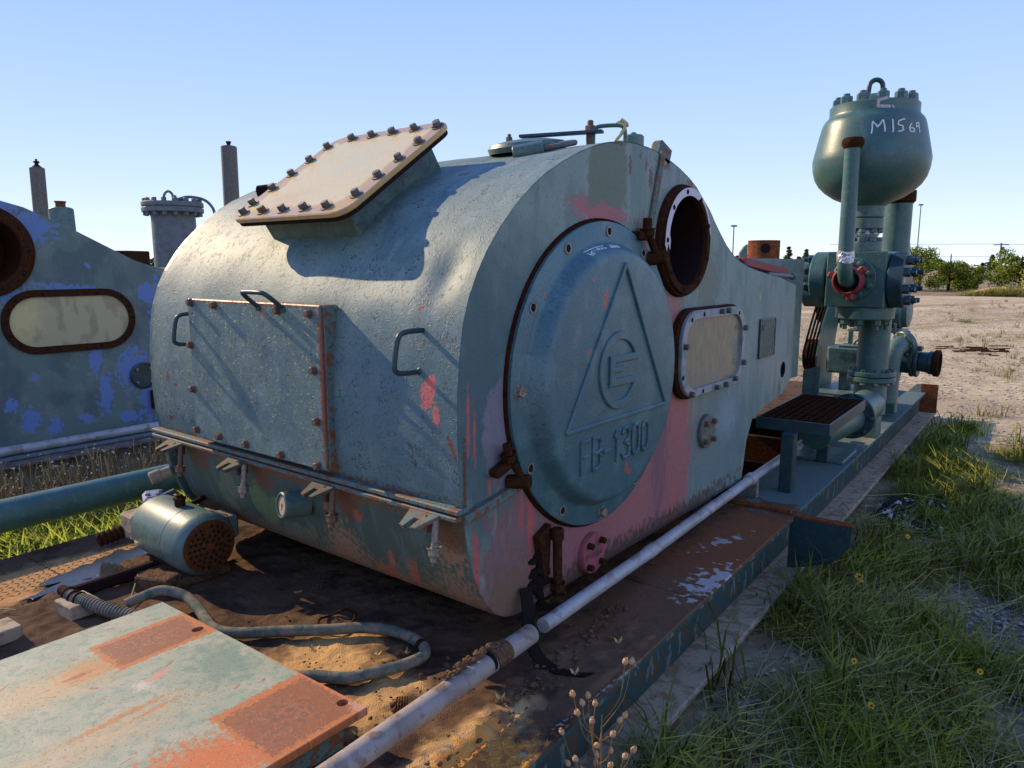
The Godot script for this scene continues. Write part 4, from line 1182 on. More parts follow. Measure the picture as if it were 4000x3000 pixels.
func gear_cover(P: Node3D) -> void:
	var c := Vector3(2.418, 0.784, ZR)
	var zf := 0.095
	var mb := MB.new()
	mb.mode = 1; mb.r = Rect2(1.8, -1.4, 1.24, 1.24)
	mb.lathe(c, Vector3.BACK, [Vector2(0.575, 0.008), Vector2(0.576, 0.022), Vector2(0.57, 0.026), Vector2(0.508, 0.026), Vector2(0.50, 0.029), Vector2(0.494, 0.038), Vector2(0.478, 0.072), Vector2(0.470, 0.086), Vector2(0.458, 0.093), Vector2(0.445, zf), Vector2(0, zf)], 96, 0.75)
	var F: PackedByteArray = NZ.fine
	var p := Painter.new(700, 700, mb.r, s8(72, 106, 112))
	p.all(s8(68, 100, 106), NZ.mid, 1, 0.7, 0.45, 0.75, 0.8).all(s8(92, 124, 126), NZ.big, 1, 1, 0.5, 0.75, 0.7, 90)
	for q in [[2.3, -1.08, .02, .05], [2.22, -1.15, .008, .012], [2.2, -0.9, .014, .016], [2.48, -0.42, .02, .03], [2.5, -0.4, .03, .015], [2.02, -1.1, .006, .015]]:
		p.blob(s8(166, 96, 84), Vector2(q[0], q[1]), Vector2(q[2], q[3]), 0.2, F, 2.5, 2.5, 1.1, 0.1, 0.3, 0.9)
	p.all(s8(48, 66, 72), NZ.fine, 3.2, 2.2, 0.70, 0.76, 0.75, 140).all(s8(60, 80, 88), NZ.grain, 1, 1, 0.7, 0.8, 0.6)
	var m := planar(p.tex(), 0.4, M.rough, 0.07, 0.6)
	var cov := part(P, "gear_cover", mb, m, "large round dished cover with raised triangle and lettering")
	M.cover = m
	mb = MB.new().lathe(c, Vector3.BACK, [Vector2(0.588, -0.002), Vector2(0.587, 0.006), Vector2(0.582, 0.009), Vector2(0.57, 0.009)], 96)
	part(cov, "dark_gap_ring", mb, M.brown)  # rusty brown ring, also painted dark to stand for the rim's shadow gap
	var z := c.z + zf
	# triangle
	mb = MB.new()
	mb.mode = 1; mb.r = Rect2(1.8, -1.4, 1.24, 1.24)
	var tri := [Vector3(2.435, 1.205, z), Vector3(2.055, 0.632, z), Vector3(2.79, 0.632, z)]
	for k in 3:
		var a: Vector3 = tri[k]
		var b: Vector3 = tri[(k + 1) % 3]
		mb.box((a + b) / 2, Vector3(a.distance_to(b) + 0.01, 0.015, 0.02), Basis(Vector3.BACK, atan2(b.y - a.y, b.x - a.x)), 0.005)
	part(cov, "raised_triangle", mb, m)
	# ring open to the right, with square letter inside
	mb = MB.new()
	mb.mode = 1; mb.r = Rect2(1.8, -1.4, 1.24, 1.24)
	var cc := Vector2(2.409, 0.812)
	var ring := PackedVector2Array()
	for k in 41:
		var a := deg_to_rad(22 + 316 * k / 40.0)
		ring.append(cc + Vector2(cos(a) * 0.15, sin(a) * 0.148))
	for k in 41:
		var a := deg_to_rad(338 - 316 * k / 40.0)
		ring.append(cc + Vector2(cos(a) * 0.116, sin(a) * 0.114))
	mb.prism(ring, Vector3(0, 0, z - 0.004), Vector3.RIGHT, Vector3.UP, 0.014, 0.004)
	part(cov, "raised_ring", mb, m)
	mb = MB.new()
	mb.mode = 1; mb.r = Rect2(1.8, -1.4, 1.24, 1.24)
	mb.prism(PackedVector2Array([Vector2(2.33, .754), Vector2(2.51, .754), Vector2(2.51, .782), Vector2(2.362, .782), Vector2(2.362, .806), Vector2(2.425, .806), Vector2(2.425, .826), Vector2(2.362, .826), Vector2(2.362, .842), Vector2(2.54, .842), Vector2(2.54, .870), Vector2(2.33, .870)]), Vector3(0, 0, z - 0.004), Vector3.RIGHT, Vector3.UP, 0.0155, 0.004)
	part(cov, "raised_letter", mb, m)
	var glyphs := {"F": [[0, 0, 0, 1], [0, 1, 1, 1], [0, .52, .8, .52]], "B": [[0, 0, 0, 1], [0, 1, .8, 1], [0, .52, .85, .52], [0, 0, .8, 0], [.8, 1, 1, .85], [1, .85, 1, .68], [1, .68, .85, .52], [.85, .52, 1, .36], [1, .36, 1, .14], [1, .14, .8, 0]], "-": [[0, .45, .8, .45]], "1": [[.5, 0, .5, 1], [.5, 1, .2, .82]],
		"3": [[0, .84, .2, 1], [.2, 1, .8, 1], [.8, 1, 1, .84], [1, .84, 1, .66], [1, .66, .4, .53], [.4, .53, 1, .38], [1, .38, 1, .15], [1, .15, .8, 0], [.8, 0, .2, 0], [.2, 0, 0, .16]], "0": [[.25, 0, 0, .18], [0, .18, 0, .82], [0, .82, .25, 1], [.25, 1, .75, 1], [.75, 1, 1, .82], [1, .82, 1, .18], [1, .18, .75, 0], [.75, 0, .25, 0]]}
	var gx := 2.150
	for ch in "FB-1300":
		mb = MB.new()
		mb.mode = 1; mb.r = Rect2(1.8, -1.4, 1.24, 1.24)
		for sgm in glyphs[ch]:
			var a := Vector3(gx + sgm[0] * 0.05, 0.466 + sgm[1] * 0.116, z)
			var b := Vector3(gx + sgm[2] * 0.05, 0.466 + sgm[3] * 0.116, z)
			mb.box((a + b) / 2, Vector3(a.distance_to(b) + 0.010, 0.0135, 0.020), Basis(Vector3.BACK, atan2(b.y - a.y, b.x - a.x)), 0.0035)
		part(cov, "raised_letter", mb, m)
		gx += 0.078 if ch != "-" and ch != "1" else 0.066
	# bolts and empty bolt holes in the rim
	var bm := MB.new().hexbolt(Vector3.ZERO, Vector3.UP, 0.019, 0.02, 0.026).mesh()
	var hm := MB.new().lathe(Vector3.ZERO, Vector3.UP, [Vector2(0.02, 0), Vector2(0.02, 0.004), Vector2(0.014, 0.004), Vector2(0.014, 0.0012), Vector2(0, 0.0012)], 18).mesh()
	for k in 12:
		var a := deg_to_rad(89 + 30 * k)
		var q := c + Vector3(cos(a) * 0.54, sin(a) * 0.54, 0.0255)
		if k in [3, 6]: put(cov, "bolt", bm, M.steel, facing(q, Vector3.BACK, k))
		else:
			var hl := put(cov, "bolt_hole", hm, M.steel, facing(q, Vector3.BACK))
			put(hl, "dark_bore", MB.new().lathe(Vector3.ZERO, Vector3.UP, [Vector2(0.0135, 0.0016), Vector2(0, 0.0016)], 14).mesh(), M.dark, facing(q, Vector3.BACK))
	# chalk scrawl on the cover's shoulder
	var words := [[[0, 0], [.012, .055]], [[.012, .055], [.04, .05], [.036, .03], [.008, .03]], [[.02, .03], [.046, .004]], [[.06, .004], [.066, .03]], [[.07, .045], [.072, .048]], [[.1, .034], [.082, .03], [.084, .012], [.1, .014], [.108, .036], [.1, -.02], [.085, -.014]], [[.12, .06], [.116, .008]], [[.118, .03], [.13, .034], [.134, .008]], [[.15, .055], [.146, .01]], [[.138, .04], [.165, .038]], [[-.005, -.03], [.16, -.004]]]
	for k in 9: words.append([[.20 + k * .010, .058], [.215 + k * .010, .0]])
	words.append([[.195, .045], [.31, .03]])
	for wi in words.size():
		var w: Array = words[wi]
		if wi == 0 or wi == 11: mb = MB.new()
		var ps := []
		var ns := []
		for i in w.size() - 1:
			for k in 5:
				var q := Vector2(w[i][0], w[i][1]).lerp(Vector2(w[i + 1][0], w[i + 1][1]), k / 4.0)
				var an := deg_to_rad(111.5 - q.x * 84.0)
				var t := clampf(0.30 + q.y * 9.0, 0.0, 1.0)
				var rd := 0.4955 - t * 0.020
				ps.append(c + Vector3(cos(an) * rd, sin(an) * rd, 0.040 + t * 0.036)); ns.append(Vector3(cos(an) * 0.88, sin(an) * 0.88, 0.48).normalized())
		strip(mb, ps, ns, 0.0036)
		if wi == 10: part(cov, "chalk_word", mb, M.chalk)
	part(cov, "chalk_scribble", mb, M.chalk)

func side_details(P: Node3D) -> void:
	# open round port with a flange
	var c := Vector3(3.09, 1.303, ZR)
	var mb := MB.new()
	mb.lathe(c, Vector3.BACK, [Vector2(0.245, -0.002), Vector2(0.245, 0.010), Vector2(0.24, 0.024), Vector2(0.232, 0.026), Vector2(0.231, 0.036), Vector2(0.228, 0.040), Vector2(0.196, 0.040), Vector2(0.194, 0.036), Vector2(0.194, -0.5), Vector2(0, -0.5)], 56)
	var port := part(P, "open_port", mb, M.drust, "open round port with a rusty bolt flange")
	mb = MB.new().lathe(c, Vector3.BACK, [Vector2(0.193, 0.02), Vector2(0.192, -0.49), Vector2(0, -0.49)], 40)
	part(port, "bore", mb, M.dark)
	# torn white gasket on the flange's upper left
	mb = MB.new()
	var g := PackedVector2Array()
	for k in 31: g.append(Vector2(cos(deg_to_rad(5 + 172 * k / 30.0)), sin(deg_to_rad(5 + 172 * k / 30.0))) * 0.229)
	for q in [[-0.232, -0.02], [-0.215, -0.045], [-0.208, -0.01], [-0.186, -0.04], [-0.184, 0.0]]: g.append(Vector2(q[0], q[1]))
	for k in 31:
		var a := deg_to_rad(172 - 150 * k / 30.0)
		g.append(Vector2(cos(a), sin(a)) * (0.195 + (0.02 if k > 21 else 0.0)))
	mb.prism(g, c + Vector3(0, 0, 0.040), Vector3.RIGHT, Vector3.UP, 0.002)
	part(port, "torn_gasket", mb, matt(null, s8(206, 200, 206), 0.8, 0.0, null, 0.0, 0.0))
	var hm := MB.new().lathe(Vector3.ZERO, Vector3.UP, [Vector2(0.011, 0), Vector2(0.011, 0.0008), Vector2(0, 0.0008)], 14).mesh()
	for k in 9:
		var a := deg_to_rad(20 + 40 * k)
		put(port, "bolt_hole", hm, M.black, facing(c + Vector3(cos(a) * 0.212, sin(a) * 0.212, 0.0425), Vector3.BACK))
	# window with a metal frame on a collar
	var wc := Vector2(3.405, 0.795)
	mb = MB.new()
	mb.prism(rounded(wc, Vector2(0.78, 0.42), 0.15, 8), Vector3(0, 0, ZR - 0.002), Vector3.RIGHT, Vector3.UP, 0.035, 0.006)
	var win := part(P, "window", mb, M.drust, "rounded inspection window with a clouded yellow pane")
	mb = MB.new()
	mb.prism(rounded(wc, Vector2(0.745, 0.40), 0.14, 8), Vector3(0, 0, ZR + 0.033), Vector3.RIGHT, Vector3.UP, 0.022, 0.004, [rounded(wc, Vector2(0.665, 0.325), 0.11, 8)])
	part(win, "frame", mb, matt(Painter.new(256, 256, Rect2(0, 0, 1, 1), s8(150, 150, 152)).all(s8(116, 130, 138), NZ.mid, 1, 1, 0.5, 0.6, 0.9).tex(), Color(1, 1, 1), 0.5, 0.2, M.rough, 0.05, 0.5))
	mb = MB.new()
	mb.mode = 1; mb.r = Rect2(3.0, -1.05, 0.82, 0.5)
	mb.prism(rounded(wc, Vector2(0.67, 0.33), 0.11, 8), Vector3(0, 0, ZR + 0.034), Vector3.RIGHT, Vector3.UP, 0.008)
	var gp := Painter.new(328, 200, mb.r, s8(122, 118, 100)).all(s8(138, 133, 102), NZ.mid, 2.2, 0.7, 0.45, 0.75, 0.7).all(s8(98, 104, 104), NZ.fine, 1, 0.4, 0.55, 0.7, 0.6, 60)
	gp.blob(s8(120, 116, 110), Vector2(3.4, -0.64), Vector2(0.36, 0.1), 0.0, NZ.mid, 1, 1, 0.6, 0.1, 0.8, 0.8)
	gp.blob(s8(78, 102, 112), Vector2(3.68, -0.78), Vector2(0.05, 0.1), 0.0, NZ.fine, 1, 1, 1.0, 0.1, 0.5, 0.8)
	part(win, "pane", mb, matt(gp.tex(), Color(1, 1, 1), 0.25, 0.0, null, 0.0, 0.0))
	var bm := MB.new().hexbolt(Vector3.ZERO, Vector3.UP, 0.014, 0.022).mesh()
	for q in [[3.052, .84], [3.755, .88], [3.752, .70], [3.13, .615], [3.42, .612], [3.53, .612], [3.645, .628], [3.52, .98], [3.44, .98]]:
		put(win, "bolt", bm, M.bolt, facing(Vector3(q[0], q[1], ZR + 0.054), Vector3.BACK, q[0] * 5))
	for q in [[3.12, .955], [3.25, .975], [3.68, .96], [3.05, .70], [3.27, .612]]:
		put(win, "bolt_hole", hm, M.black, facing(Vector3(q[0], q[1], ZR + 0.0545), Vector3.BACK))
	# data plate with a small triangle and worn rows of print
	mb = MB.new()
	mb.prism(rounded(Vector2(4.245, .788), Vector2(0.25, 0.225), 0.012, 3), Vector3(0, 0, ZR - 0.001), Vector3.RIGHT, Vector3.UP, 0.010, 0.002)
	var np := part(P, "data_plate", mb, M.navy)
	mb = MB.new()
	mb.prism(rounded(Vector2(4.245, .788), Vector2(0.25, 0.225), 0.012, 3), Vector3(0, 0, ZR + 0.009), Vector3.RIGHT, Vector3.UP, 0.004, 0.001, [rounded(Vector2(4.245, .788), Vector2(0.236, 0.211), 0.01, 3)])
	for k in 14:
		var y := 0.874 - k * 0.0135
		var x0 := 4.185 if k < 4 else 4.135
		if k in [5, 9]: mb.box(Vector3(4.245, y, ZR + 0.010), Vector3(0.232, 0.003, 0.005), Basis(), 0.0)
		else:
			var x := x0
			var j := 0
			while x < 4.35:
				var wd := 0.012 + 0.02 * absf(sin(k * 3.7 + j * 2.1))
				mb.box(Vector3(x + wd / 2, y, ZR + 0.0095), Vector3(wd, 0.006, 0.003), Basis(), 0.0)
				x += wd + 0.006; j += 1
	for q in [[4.155, .868, 4.138, .83], [4.155, .868, 4.172, .83], [4.138, .83, 4.172, .83]]:
		var a := Vector3(q[0], q[1], ZR + 0.010)
		var b := Vector3(q[2], q[3], ZR + 0.010)
		mb.box((a + b) / 2, Vector3(a.distance_to(b), 0.004, 0.005), Basis(Vector3.BACK, atan2(b.y - a.y, b.x - a.x)), 0.0)
	part(np, "raised_print", mb, M.teal)
	mb = MB.new().box(Vector3(4.573, .565, ZR - 0.115), Vector3(0.2, 0.2, 0.006), Basis(), 0.0)
	for k in 24:
		var e0 := Vector3(4.573 + cos(TAU * k / 24) * 0.0445, .565 + sin(TAU * k / 24) * 0.0495, 0)
		var e1 := Vector3(4.573 + cos(TAU * (k + 1) / 24) * 0.0445, .565 + sin(TAU * (k + 1) / 24) * 0.0495, 0)
		mb.quad(e1 + Vector3(0, 0, ZR - 0.11), e0 + Vector3(0, 0, ZR - 0.11), e0 + Vector3(0, 0, ZR - 0.001), e1 + Vector3(0, 0, ZR - 0.001))
	part(P, "slot_bore", mb, M.dark)
	# latches with swing bolts, above and below the cover
	mb = MB.new()
	mb.cyl(Vector3(2.70, 1.385, ZR + 0.04), Vector3(2.70, 1.31, ZR + 0.04), 0.018, -1, 12)
	mb.hexbolt(Vector3(2.70, 1.345, ZR + 0.04), Vector3(0.05, -1, 0), 0.032, 0.03, 0.036)
	mb.box(Vector3(2.69, 1.315, ZR + 0.02), Vector3(0.10, 0.035, 0.05), Basis(), 0.006)
	mb.cyl(Vector3(2.705, 1.32, ZR + 0.045), Vector3(2.765, 1.24, ZR + 0.05), 0.015, -1, 12)
	mb.cyl(Vector3(2.74, 1.222, ZR + 0.0), Vector3(2.79, 1.235, ZR + 0.075), 0.03, -1, 14)
	part(P, "swing_latch", mb, M.drust)
	mb = MB.new()
	mb.cyl(Vector3(1.803, .635, ZR + 0.035), Vector3(1.83, .565, ZR + 0.035), 0.014, -1, 12)
	mb.hexbolt(Vector3(1.812, .60, ZR + 0.035), Vector3(0.35, -0.93, 0), 0.023, 0.026, 0.027)
	mb.box(Vector3(1.80, .553, ZR + 0.02), Vector3(0.09, 0.03, 0.04), Basis(Vector3.BACK, 0.3), 0.006)
	mb.cyl(Vector3(1.835, .56, ZR + 0.04), Vector3(1.878, .508, ZR + 0.045), 0.012, -1, 12)
	mb.cyl(Vector3(1.855, .492, ZR + 0.0), Vector3(1.88, .50, ZR + 0.075), 0.024, -1, 14)
	mb.cyl(Vector3(1.85, .60, ZR + 0.0), Vector3(1.852, .602, ZR + 0.03), 0.013, -1, 10)
	part(P, "swing_latch", mb, M.drust)
	# drain bracket and pipe, blackened with oil
	mb = MB.new()
	mb.prism(PackedVector2Array([Vector2(1.995, .262), Vector2(2.07, .29), Vector2(2.06, .10), Vector2(2.03, .10)]), Vector3(0, 0, ZR - 0.001), Vector3.RIGHT, Vector3.UP, 0.03, 0.002)
	var dr := part(P, "drain_pipe", mb, M.drust)
	mb = MB.new().tube([Vector3(2.075, .262, ZR + 0.05), Vector3(2.082, .06, ZR + 0.05)], 0.017, 12)
	mb.cyl(Vector3(2.075, .278, ZR + 0.05), Vector3(2.076, .235, ZR + 0.05), 0.024, -1, 12)
	mb.hexbolt(Vector3(2.08, .075, ZR + 0.05), Vector3(0, -1, 0), 0.03, 0.035)
	part(dr, "valve_stem", mb, M.drust)
	mb = MB.new()
	var og := RandomNumberGenerator.new()
	og.seed = 6
	for k in 40: lump(mb, Vector3(2.03 + og.randfn() * 0.025, .10 + og.randfn() * 0.045, ZR + 0.005), og.randf_range(0.012, 0.028), og)
	part(dr, "oily_crust", mb, M.black)
	# round clean-out cover with cast word
	mb = MB.new().lathe(Vector3(2.37, .085, ZR), Vector3.BACK, [Vector2(0.082, 0), Vector2(0.082, 0.02), Vector2(0.078, 0.026), Vector2(0, 0.026)], 36)
	var pinkm := matt(Painter.new(256, 256, Rect2(0, 0, 1, 1), s8(150, 76, 84)).all(s8(96, 70, 76), NZ.mid, 1, 1, 0.55, 0.7, 0.8).tex(), Color(1, 1, 1), 0.55, 0.0, M.rough, 0.06, 0.5)
	var co := part(P, "clean_out_cover", mb, pinkm)
	letters("CLEANOUT", pinkm, co, "cast_word", Vector3(2.372, .085, ZR + 0.024), Vector3.RIGHT, Vector3.UP, Vector2(0.118, 0.026), 0.008)
	for k in 4: put(co, "bolt", bm, M.drust, facing(Vector3(2.37, .085, ZR + 0.026) + Vector3(cos(PI / 4 + PI / 2 * k), sin(PI / 4 + PI / 2 * k), 0) * 0.062, Vector3.BACK))
	mb = MB.new().lathe(Vector3(3.43, .385, ZR), Vector3.BACK, [Vector2(0.085, 0), Vector2(0.085, 0.018), Vector2(0.08, 0.024), Vector2(0, 0.024)], 36)
	var rc := part(P, "round_cover", mb, M.patchy)
	for k in 4: put(rc, "bolt", bm, M.rbolt, facing(Vector3(3.43, .385, ZR + 0.024) + Vector3(cos(PI / 4 + PI / 2 * k), sin(PI / 4 + PI / 2 * k), 0) * 0.064, Vector3.BACK))

# ---------------------------------------------------------------- dampener, cross, suction line and charging pump
func front_group() -> void:
	# discharge cross: block with three bolted flanges
	var t := thing("discharge_cross", "dark teal steel cross block with studded flanges and red union", "pipe cross", Vector3(6.05, 0.8, -1.405))
	var mb := MB.new().box(Vector3(6.055, 1.095, -1.405), Vector3(0.41, 0.405, 0.41), Basis(), 0.008)
	part(t, "block", mb, M.dteal)
	mb = MB.new().cyl(Vector3(6.03, 1.09, -1.195), Vector3(6.03, 1.09, -1.09), 0.20, -1, 40, 0.01)
	var fr := part(t, "flange", mb, M.navy)
	mb = MB.new().cyl(Vector3(6.03, 1.09, -1.22), Vector3(6.03, 1.09, -1.19), 0.15, -1, 24)
	part(fr, "dark_gap_ring", mb, M.dark)
	var stud := MB.new().hexbolt(Vector3.ZERO, Vector3.UP, 0.033, 0.042, 0.0, 0.035).mesh()
	for k in 8: put(fr, "stud", stud, M.navy, facing(Vector3(6.03, 1.09, -1.09) + Vector3(cos(TAU * (k + 0.5) / 8), sin(TAU * (k + 0.5) / 8), 0) * 0.155, Vector3.BACK, k))
	mb = MB.new().box(Vector3(5.9, 1.10, -1.089), Vector3(0.06, 0.05, 0.004), Basis(), 0.0)
	part(fr, "paper_tag", mb, M.white)
	mb = MB.new().cyl(Vector3(6.05, 1.10, -1.625), Vector3(6.05, 1.10, -1.74), 0.20, -1, 40, 0.01)
	mb.cyl(Vector3(6.05, 1.10, -1.74), Vector3(6.05, 1.10, -2.9), 0.12, -1, 24)
	mb.cyl(Vector3(6.0, 0.98, -1.64), Vector3(6.0, 0.98, -1.80), 0.10, -1, 24, 0.01)
	var fl := part(t, "manifold", mb, M.dteal)
	for k in 8: put(fl, "stud", stud, M.navy, facing(Vector3(6.05, 1.10, -1.74) + Vector3(cos(TAU * (k + 0.5) / 8), sin(TAU * (k + 0.5) / 8), 0) * 0.155, Vector3.FORWARD, k))
	mb = MB.new().cyl(Vector3(6.06, 0.895, -1.37), Vector3(6.06, 0.80, -1.37), 0.205, -1, 40, 0.008)
	var fb := part(t, "flange", mb, M.dteal)
	for k in 8: put(fb, "stud", stud, M.dteal, facing(Vector3(6.06, 0.80, -1.37) + Vector3(cos(TAU * k / 8), 0, sin(TAU * k / 8)) * 0.155, Vector3.DOWN, k))
	# face flange with nuts, red hammer union and the upright pipe
	mb = MB.new().cyl(Vector3(5.86, 1.10, -1.41), Vector3(5.825, 1.10, -1.41), 0.152, -1, 40, 0.006)
	var ff := part(t, "face_flange", mb, M.dteal)
	var nut := MB.new().hexbolt(Vector3.ZERO, Vector3.UP, 0.026, 0.022, 0.0, 0.01).mesh()
	for k in 8: put(ff, "nut", nut, M.dteal, facing(Vector3(5.825, 1.10, -1.41) + Vector3(0, sin(TAU * (k + 0.5) / 8), cos(TAU * (k + 0.5) / 8)) * 0.118, Vector3.LEFT, k))
	mb = MB.new().lathe(Vector3(5.82, 1.09, -1.405), Vector3.LEFT, [Vector2(0.075, 0), Vector2(0.085, 0.08), Vector2(0.098, 0.10), Vector2(0.098, 0.21), Vector2(0.088, 0.215), Vector2(0.082, 0.205), Vector2(0.078, 0.10)], 36)
	for k in 3:
		var a := deg_to_rad(90 + 120 * k - 50)
		var d := Vector3(0, sin(a), cos(a))
		mb.box(Vector3(5.67, 1.09, -1.405) + d * 0.115, Vector3(0.09, 0.05, 0.045), Basis(Vector3.RIGHT, -a + PI / 2), 0.008)
	part(t, "hammer_union", mb, M.red, "red three-lugged hammer union")
	var pp := thing("upright_pipe", "tall thin capped teal pipe rising from the red union beside the dampener", "pipe", Vector3(5.57, 1.09, -1.407))
	mb = MB.new().tube(smooth([Vector3(5.78, 1.085, -1.405), Vector3(5.68, 1.085, -1.405), Vector3(5.61, 1.10, -1.406), Vector3(5.565, 1.16, -1.407), Vector3(5.557, 1.25, -1.407), Vector3(5.555, 1.5, -1.407), Vector3(5.55, 1.99, -1.408)], 6), 0.0515, 22)
	part(pp, "pipe", mb, M.dteal)
	mb = MB.new().lathe(Vector3(5.55, 1.985, -1.408), Vector3.UP, [Vector2(0.056, 0), Vector2(0.072, 0.025), Vector2(0.072, 0.05), Vector2(0.06, 0.068), Vector2(0.05, 0.07), Vector2(0, 0.07)], 24)
	part(pp, "threaded_cap", mb, M.drust)
	var foil := MB.new()
	var fr2 := FastNoiseLite.new()
	fr2.frequency = 30.0; fr2.seed = 7
	for i in 36:
		for j in 6:
			var q := []
			for k in [[0, 0], [1, 0], [1, 1], [0, 1]]:
				var a: float = TAU * (i + k[0]) / 36.0
				var yy: float = 1.215 + (j + k[1]) * 0.013 + 0.006 * sin(a * 3.0)
				var rr := 0.057 + 0.007 * fr2.get_noise_2d(cos(a) * 0.3 + yy * 2.0, sin(a) * 0.3)
				q.append(Vector3(5.557 + cos(a) * rr, yy, -1.407 - sin(a) * rr))
			foil.quad(q[0], q[1], q[2], q[3])
	part(pp, "foil_wrap", foil, matt(null, s8(196, 194, 194), 0.32, 0.7, null, 0.0, 0.0), "crumpled foil tape")
	# pulsation dampener
	var d := thing("pulsation_dampener", "pear-shaped teal pulsation dampener with studded top and lifting eye", "pressure vessel", Vector3(6.05, 1.30, -1.405))
	var c := Vector3(6.05, 0, -1.405)
	var prof := [Vector2(0.10, 1.60), Vector2(0.125, 1.63), Vector2(0.165, 1.655), Vector2(0.235, 1.685), Vector2(0.30, 1.73), Vector2(0.345, 1.775), Vector2(0.375, 1.825), Vector2(0.392, 1.885), Vector2(0.398, 1.945), Vector2(0.397, 1.965), Vector2(0.390, 2.0), Vector2(0.362, 2.13), Vector2(0.345, 2.20), Vector2(0.335, 2.225), Vector2(0.330, 2.232), Vector2(0.303, 2.262), Vector2(0.300, 2.275), Vector2(0.300, 2.33), Vector2(0.294, 2.337), Vector2(0, 2.345)]
	mb = MB.new().lathe(c, Vector3.UP, prof, 72, 0.78)
	var sh := part(d, "shell", mb, M.dteal)
	var topnut := MB.new().hexbolt(Vector3.ZERO, Vector3.UP, 0.042, 0.052, 0.0, 0.018).mesh()
	for k in 12: put(sh, "stud_nut", topnut, M.dteal if k % 3 else M.teal, facing(c + Vector3(cos(TAU * k / 12 + 0.1) * 0.245, 2.338, sin(TAU * k / 12 + 0.1) * 0.245), Vector3.UP, k))
	mb = MB.new().lathe(c, Vector3.UP, [Vector2(0.10, 2.34), Vector2(0.10, 2.36), Vector2(0.085, 2.39), Vector2(0.05, 2.42), Vector2(0, 2.425)], 28)
	part(sh, "crown", mb, M.dteal)
	mb = MB.new()
	var u := Vector3(0.45, 0, 0.89)
	var eye := []
	for k in 13: eye.append(c + Vector3(0, 2.475, 0) + u * cos(PI * k / 12) * 0.045 + Vector3.UP * sin(PI * k / 12) * 0.045)
	eye.push_front(c + Vector3(0, 2.41, 0) + u * 0.052)
	eye.append(c + Vector3(0, 2.41, 0) - u * 0.052)
	mb.tube(eye, 0.017, 12)
	part(sh, "lifting_eye", mb, M.navy)
	mb = MB.new()
	mb.cyl(c + Vector3.UP * 1.545, c + Vector3.UP * 1.635, 0.123, -1, 32, 0.006)
	mb.cyl(c + Vector3.UP * 1.462, c + Vector3.UP * 1.542, 0.121, -1, 32, 0.006)
	mb.cyl(c + Vector3.UP * 1.36, c + Vector3.UP * 1.47, 0.085, -1, 28, 0.004)
	mb.cyl(c + Vector3.UP * 1.297, c + Vector3.UP * 1.372, 0.121, -1, 32, 0.006)
	var nk := part(d, "neck", mb, M.teal)
	var nn := MB.new().hexbolt(Vector3.ZERO, Vector3.UP, 0.026, 0.03).mesh()
	for k in 8:
		var p := Vector3(cos(TAU * k / 8), 0, sin(TAU * k / 8)) * 0.098
		put(nk, "nut", nn, M.teal, facing(c + p + Vector3.UP * 1.462, Vector3.DOWN, k))
		put(nk, "nut", nn, M.teal, facing(c + p + Vector3.UP * 1.372, Vector3.UP, k))
	mb = MB.new().lathe(c + Vector3.UP * 1.425, Vector3.UP, [Vector2(0.086, -0.02), Vector2(0.098, 0), Vector2(0.09, 0.03)], 9)
	part(nk, "torn_foil", mb, matt(null, s8(180, 180, 182), 0.4, 0.5, null, 0.0, 0.0))
	mb = MB.new()
	var on := func(a: float, y: float) -> Array:    # a point of the cone-shaped shoulder, seen from the yard
		var r := lerpf(0.391, 0.346, clampf((y - 2.0) / 0.2, 0, 1)) + 0.003
		var dir := Vector3(-cos(a), 0, sin(a))
		return [c + dir * r + Vector3.UP * y, (dir + Vector3.UP * 0.22).normalized()]
	var glyphs := [[[0, 0], [.03, .95], [.22, .45], [.42, 1.0], [.5, .1]], [[.78, 1.0], [.8, .05]], [[1.32, 1.05], [1.05, .9], [1.0, .62], [1.2, .5], [1.22, .2], [1.0, .1]], [[1.62, .75], [1.5, .4], [1.52, .12], [1.7, .1], [1.74, .34], [1.56, .4]], [[2.02, .6], [1.86, .5], [1.88, .78], [2.04, .8], [2.02, .6], [2.02, .05]]]
	for gl in glyphs:
		for rep in 2:
			var ps := []
			var ns := []
			for i in gl.size() - 1:
				for k in 5:
					var q: Vector2 = Vector2(gl[i][0], gl[i][1]).lerp(Vector2(gl[i + 1][0], gl[i + 1][1]), k / 5.0)
					var r2: Array = on.call(0.20 + q.x * 0.46 + rep * 0.008 + 0.006 * sin(q.x * 61.0 + q.y * 37.0), 2.09 + q.y * 0.092 + 0.002 * sin(q.y * 71.0 + rep))
					ps.append(r2[0]); ns.append(r2[1])
			var l2: Array = on.call(0.20 + gl[-1][0] * 0.46, 2.09 + gl[-1][1] * 0.092)
			ps.append(l2[0]); ns.append(l2[1])
			strip(mb, ps, ns, 0.0055 + 0.003 * rep)
	part(d, "chalk_number", mb, M.chalk)
	mb = MB.new()
	for q in [[[0, 0], [0, .07]], [[0, .06], [.17, .075]], [[0, .012], [.22, .006]], [[.25, .0], [.28, .012]]]:
		var ps := []
		var ns := []
		for i in 5:
			var v: Vector2 = Vector2(q[0][0], q[0][1]).lerp(Vector2(q[1][0], q[1][1]), i / 4.0)
			var dir := Vector3(-cos(0.3 + v.x * 1.2), 0, sin(0.3 + v.x * 1.2))
			ps.append(c + dir * 0.3025 + Vector3.UP * (2.272 + v.y * 0.85)); ns.append(dir)
		strip(mb, ps, ns, 0.02)
	part(d, "torn_sticker", mb, M.white)
	# second pipe behind the neck
	var p2 := thing("capped_pipe", "thick teal pipe with red cap rim half hidden behind the dampener neck", "pipe", Vector3(6.9, 1.0, -1.38))
	mb = MB.new().cyl(Vector3(6.9, 0.85, -1.36), Vector3(6.9, 1.74, -1.36), 0.105, -1, 24)
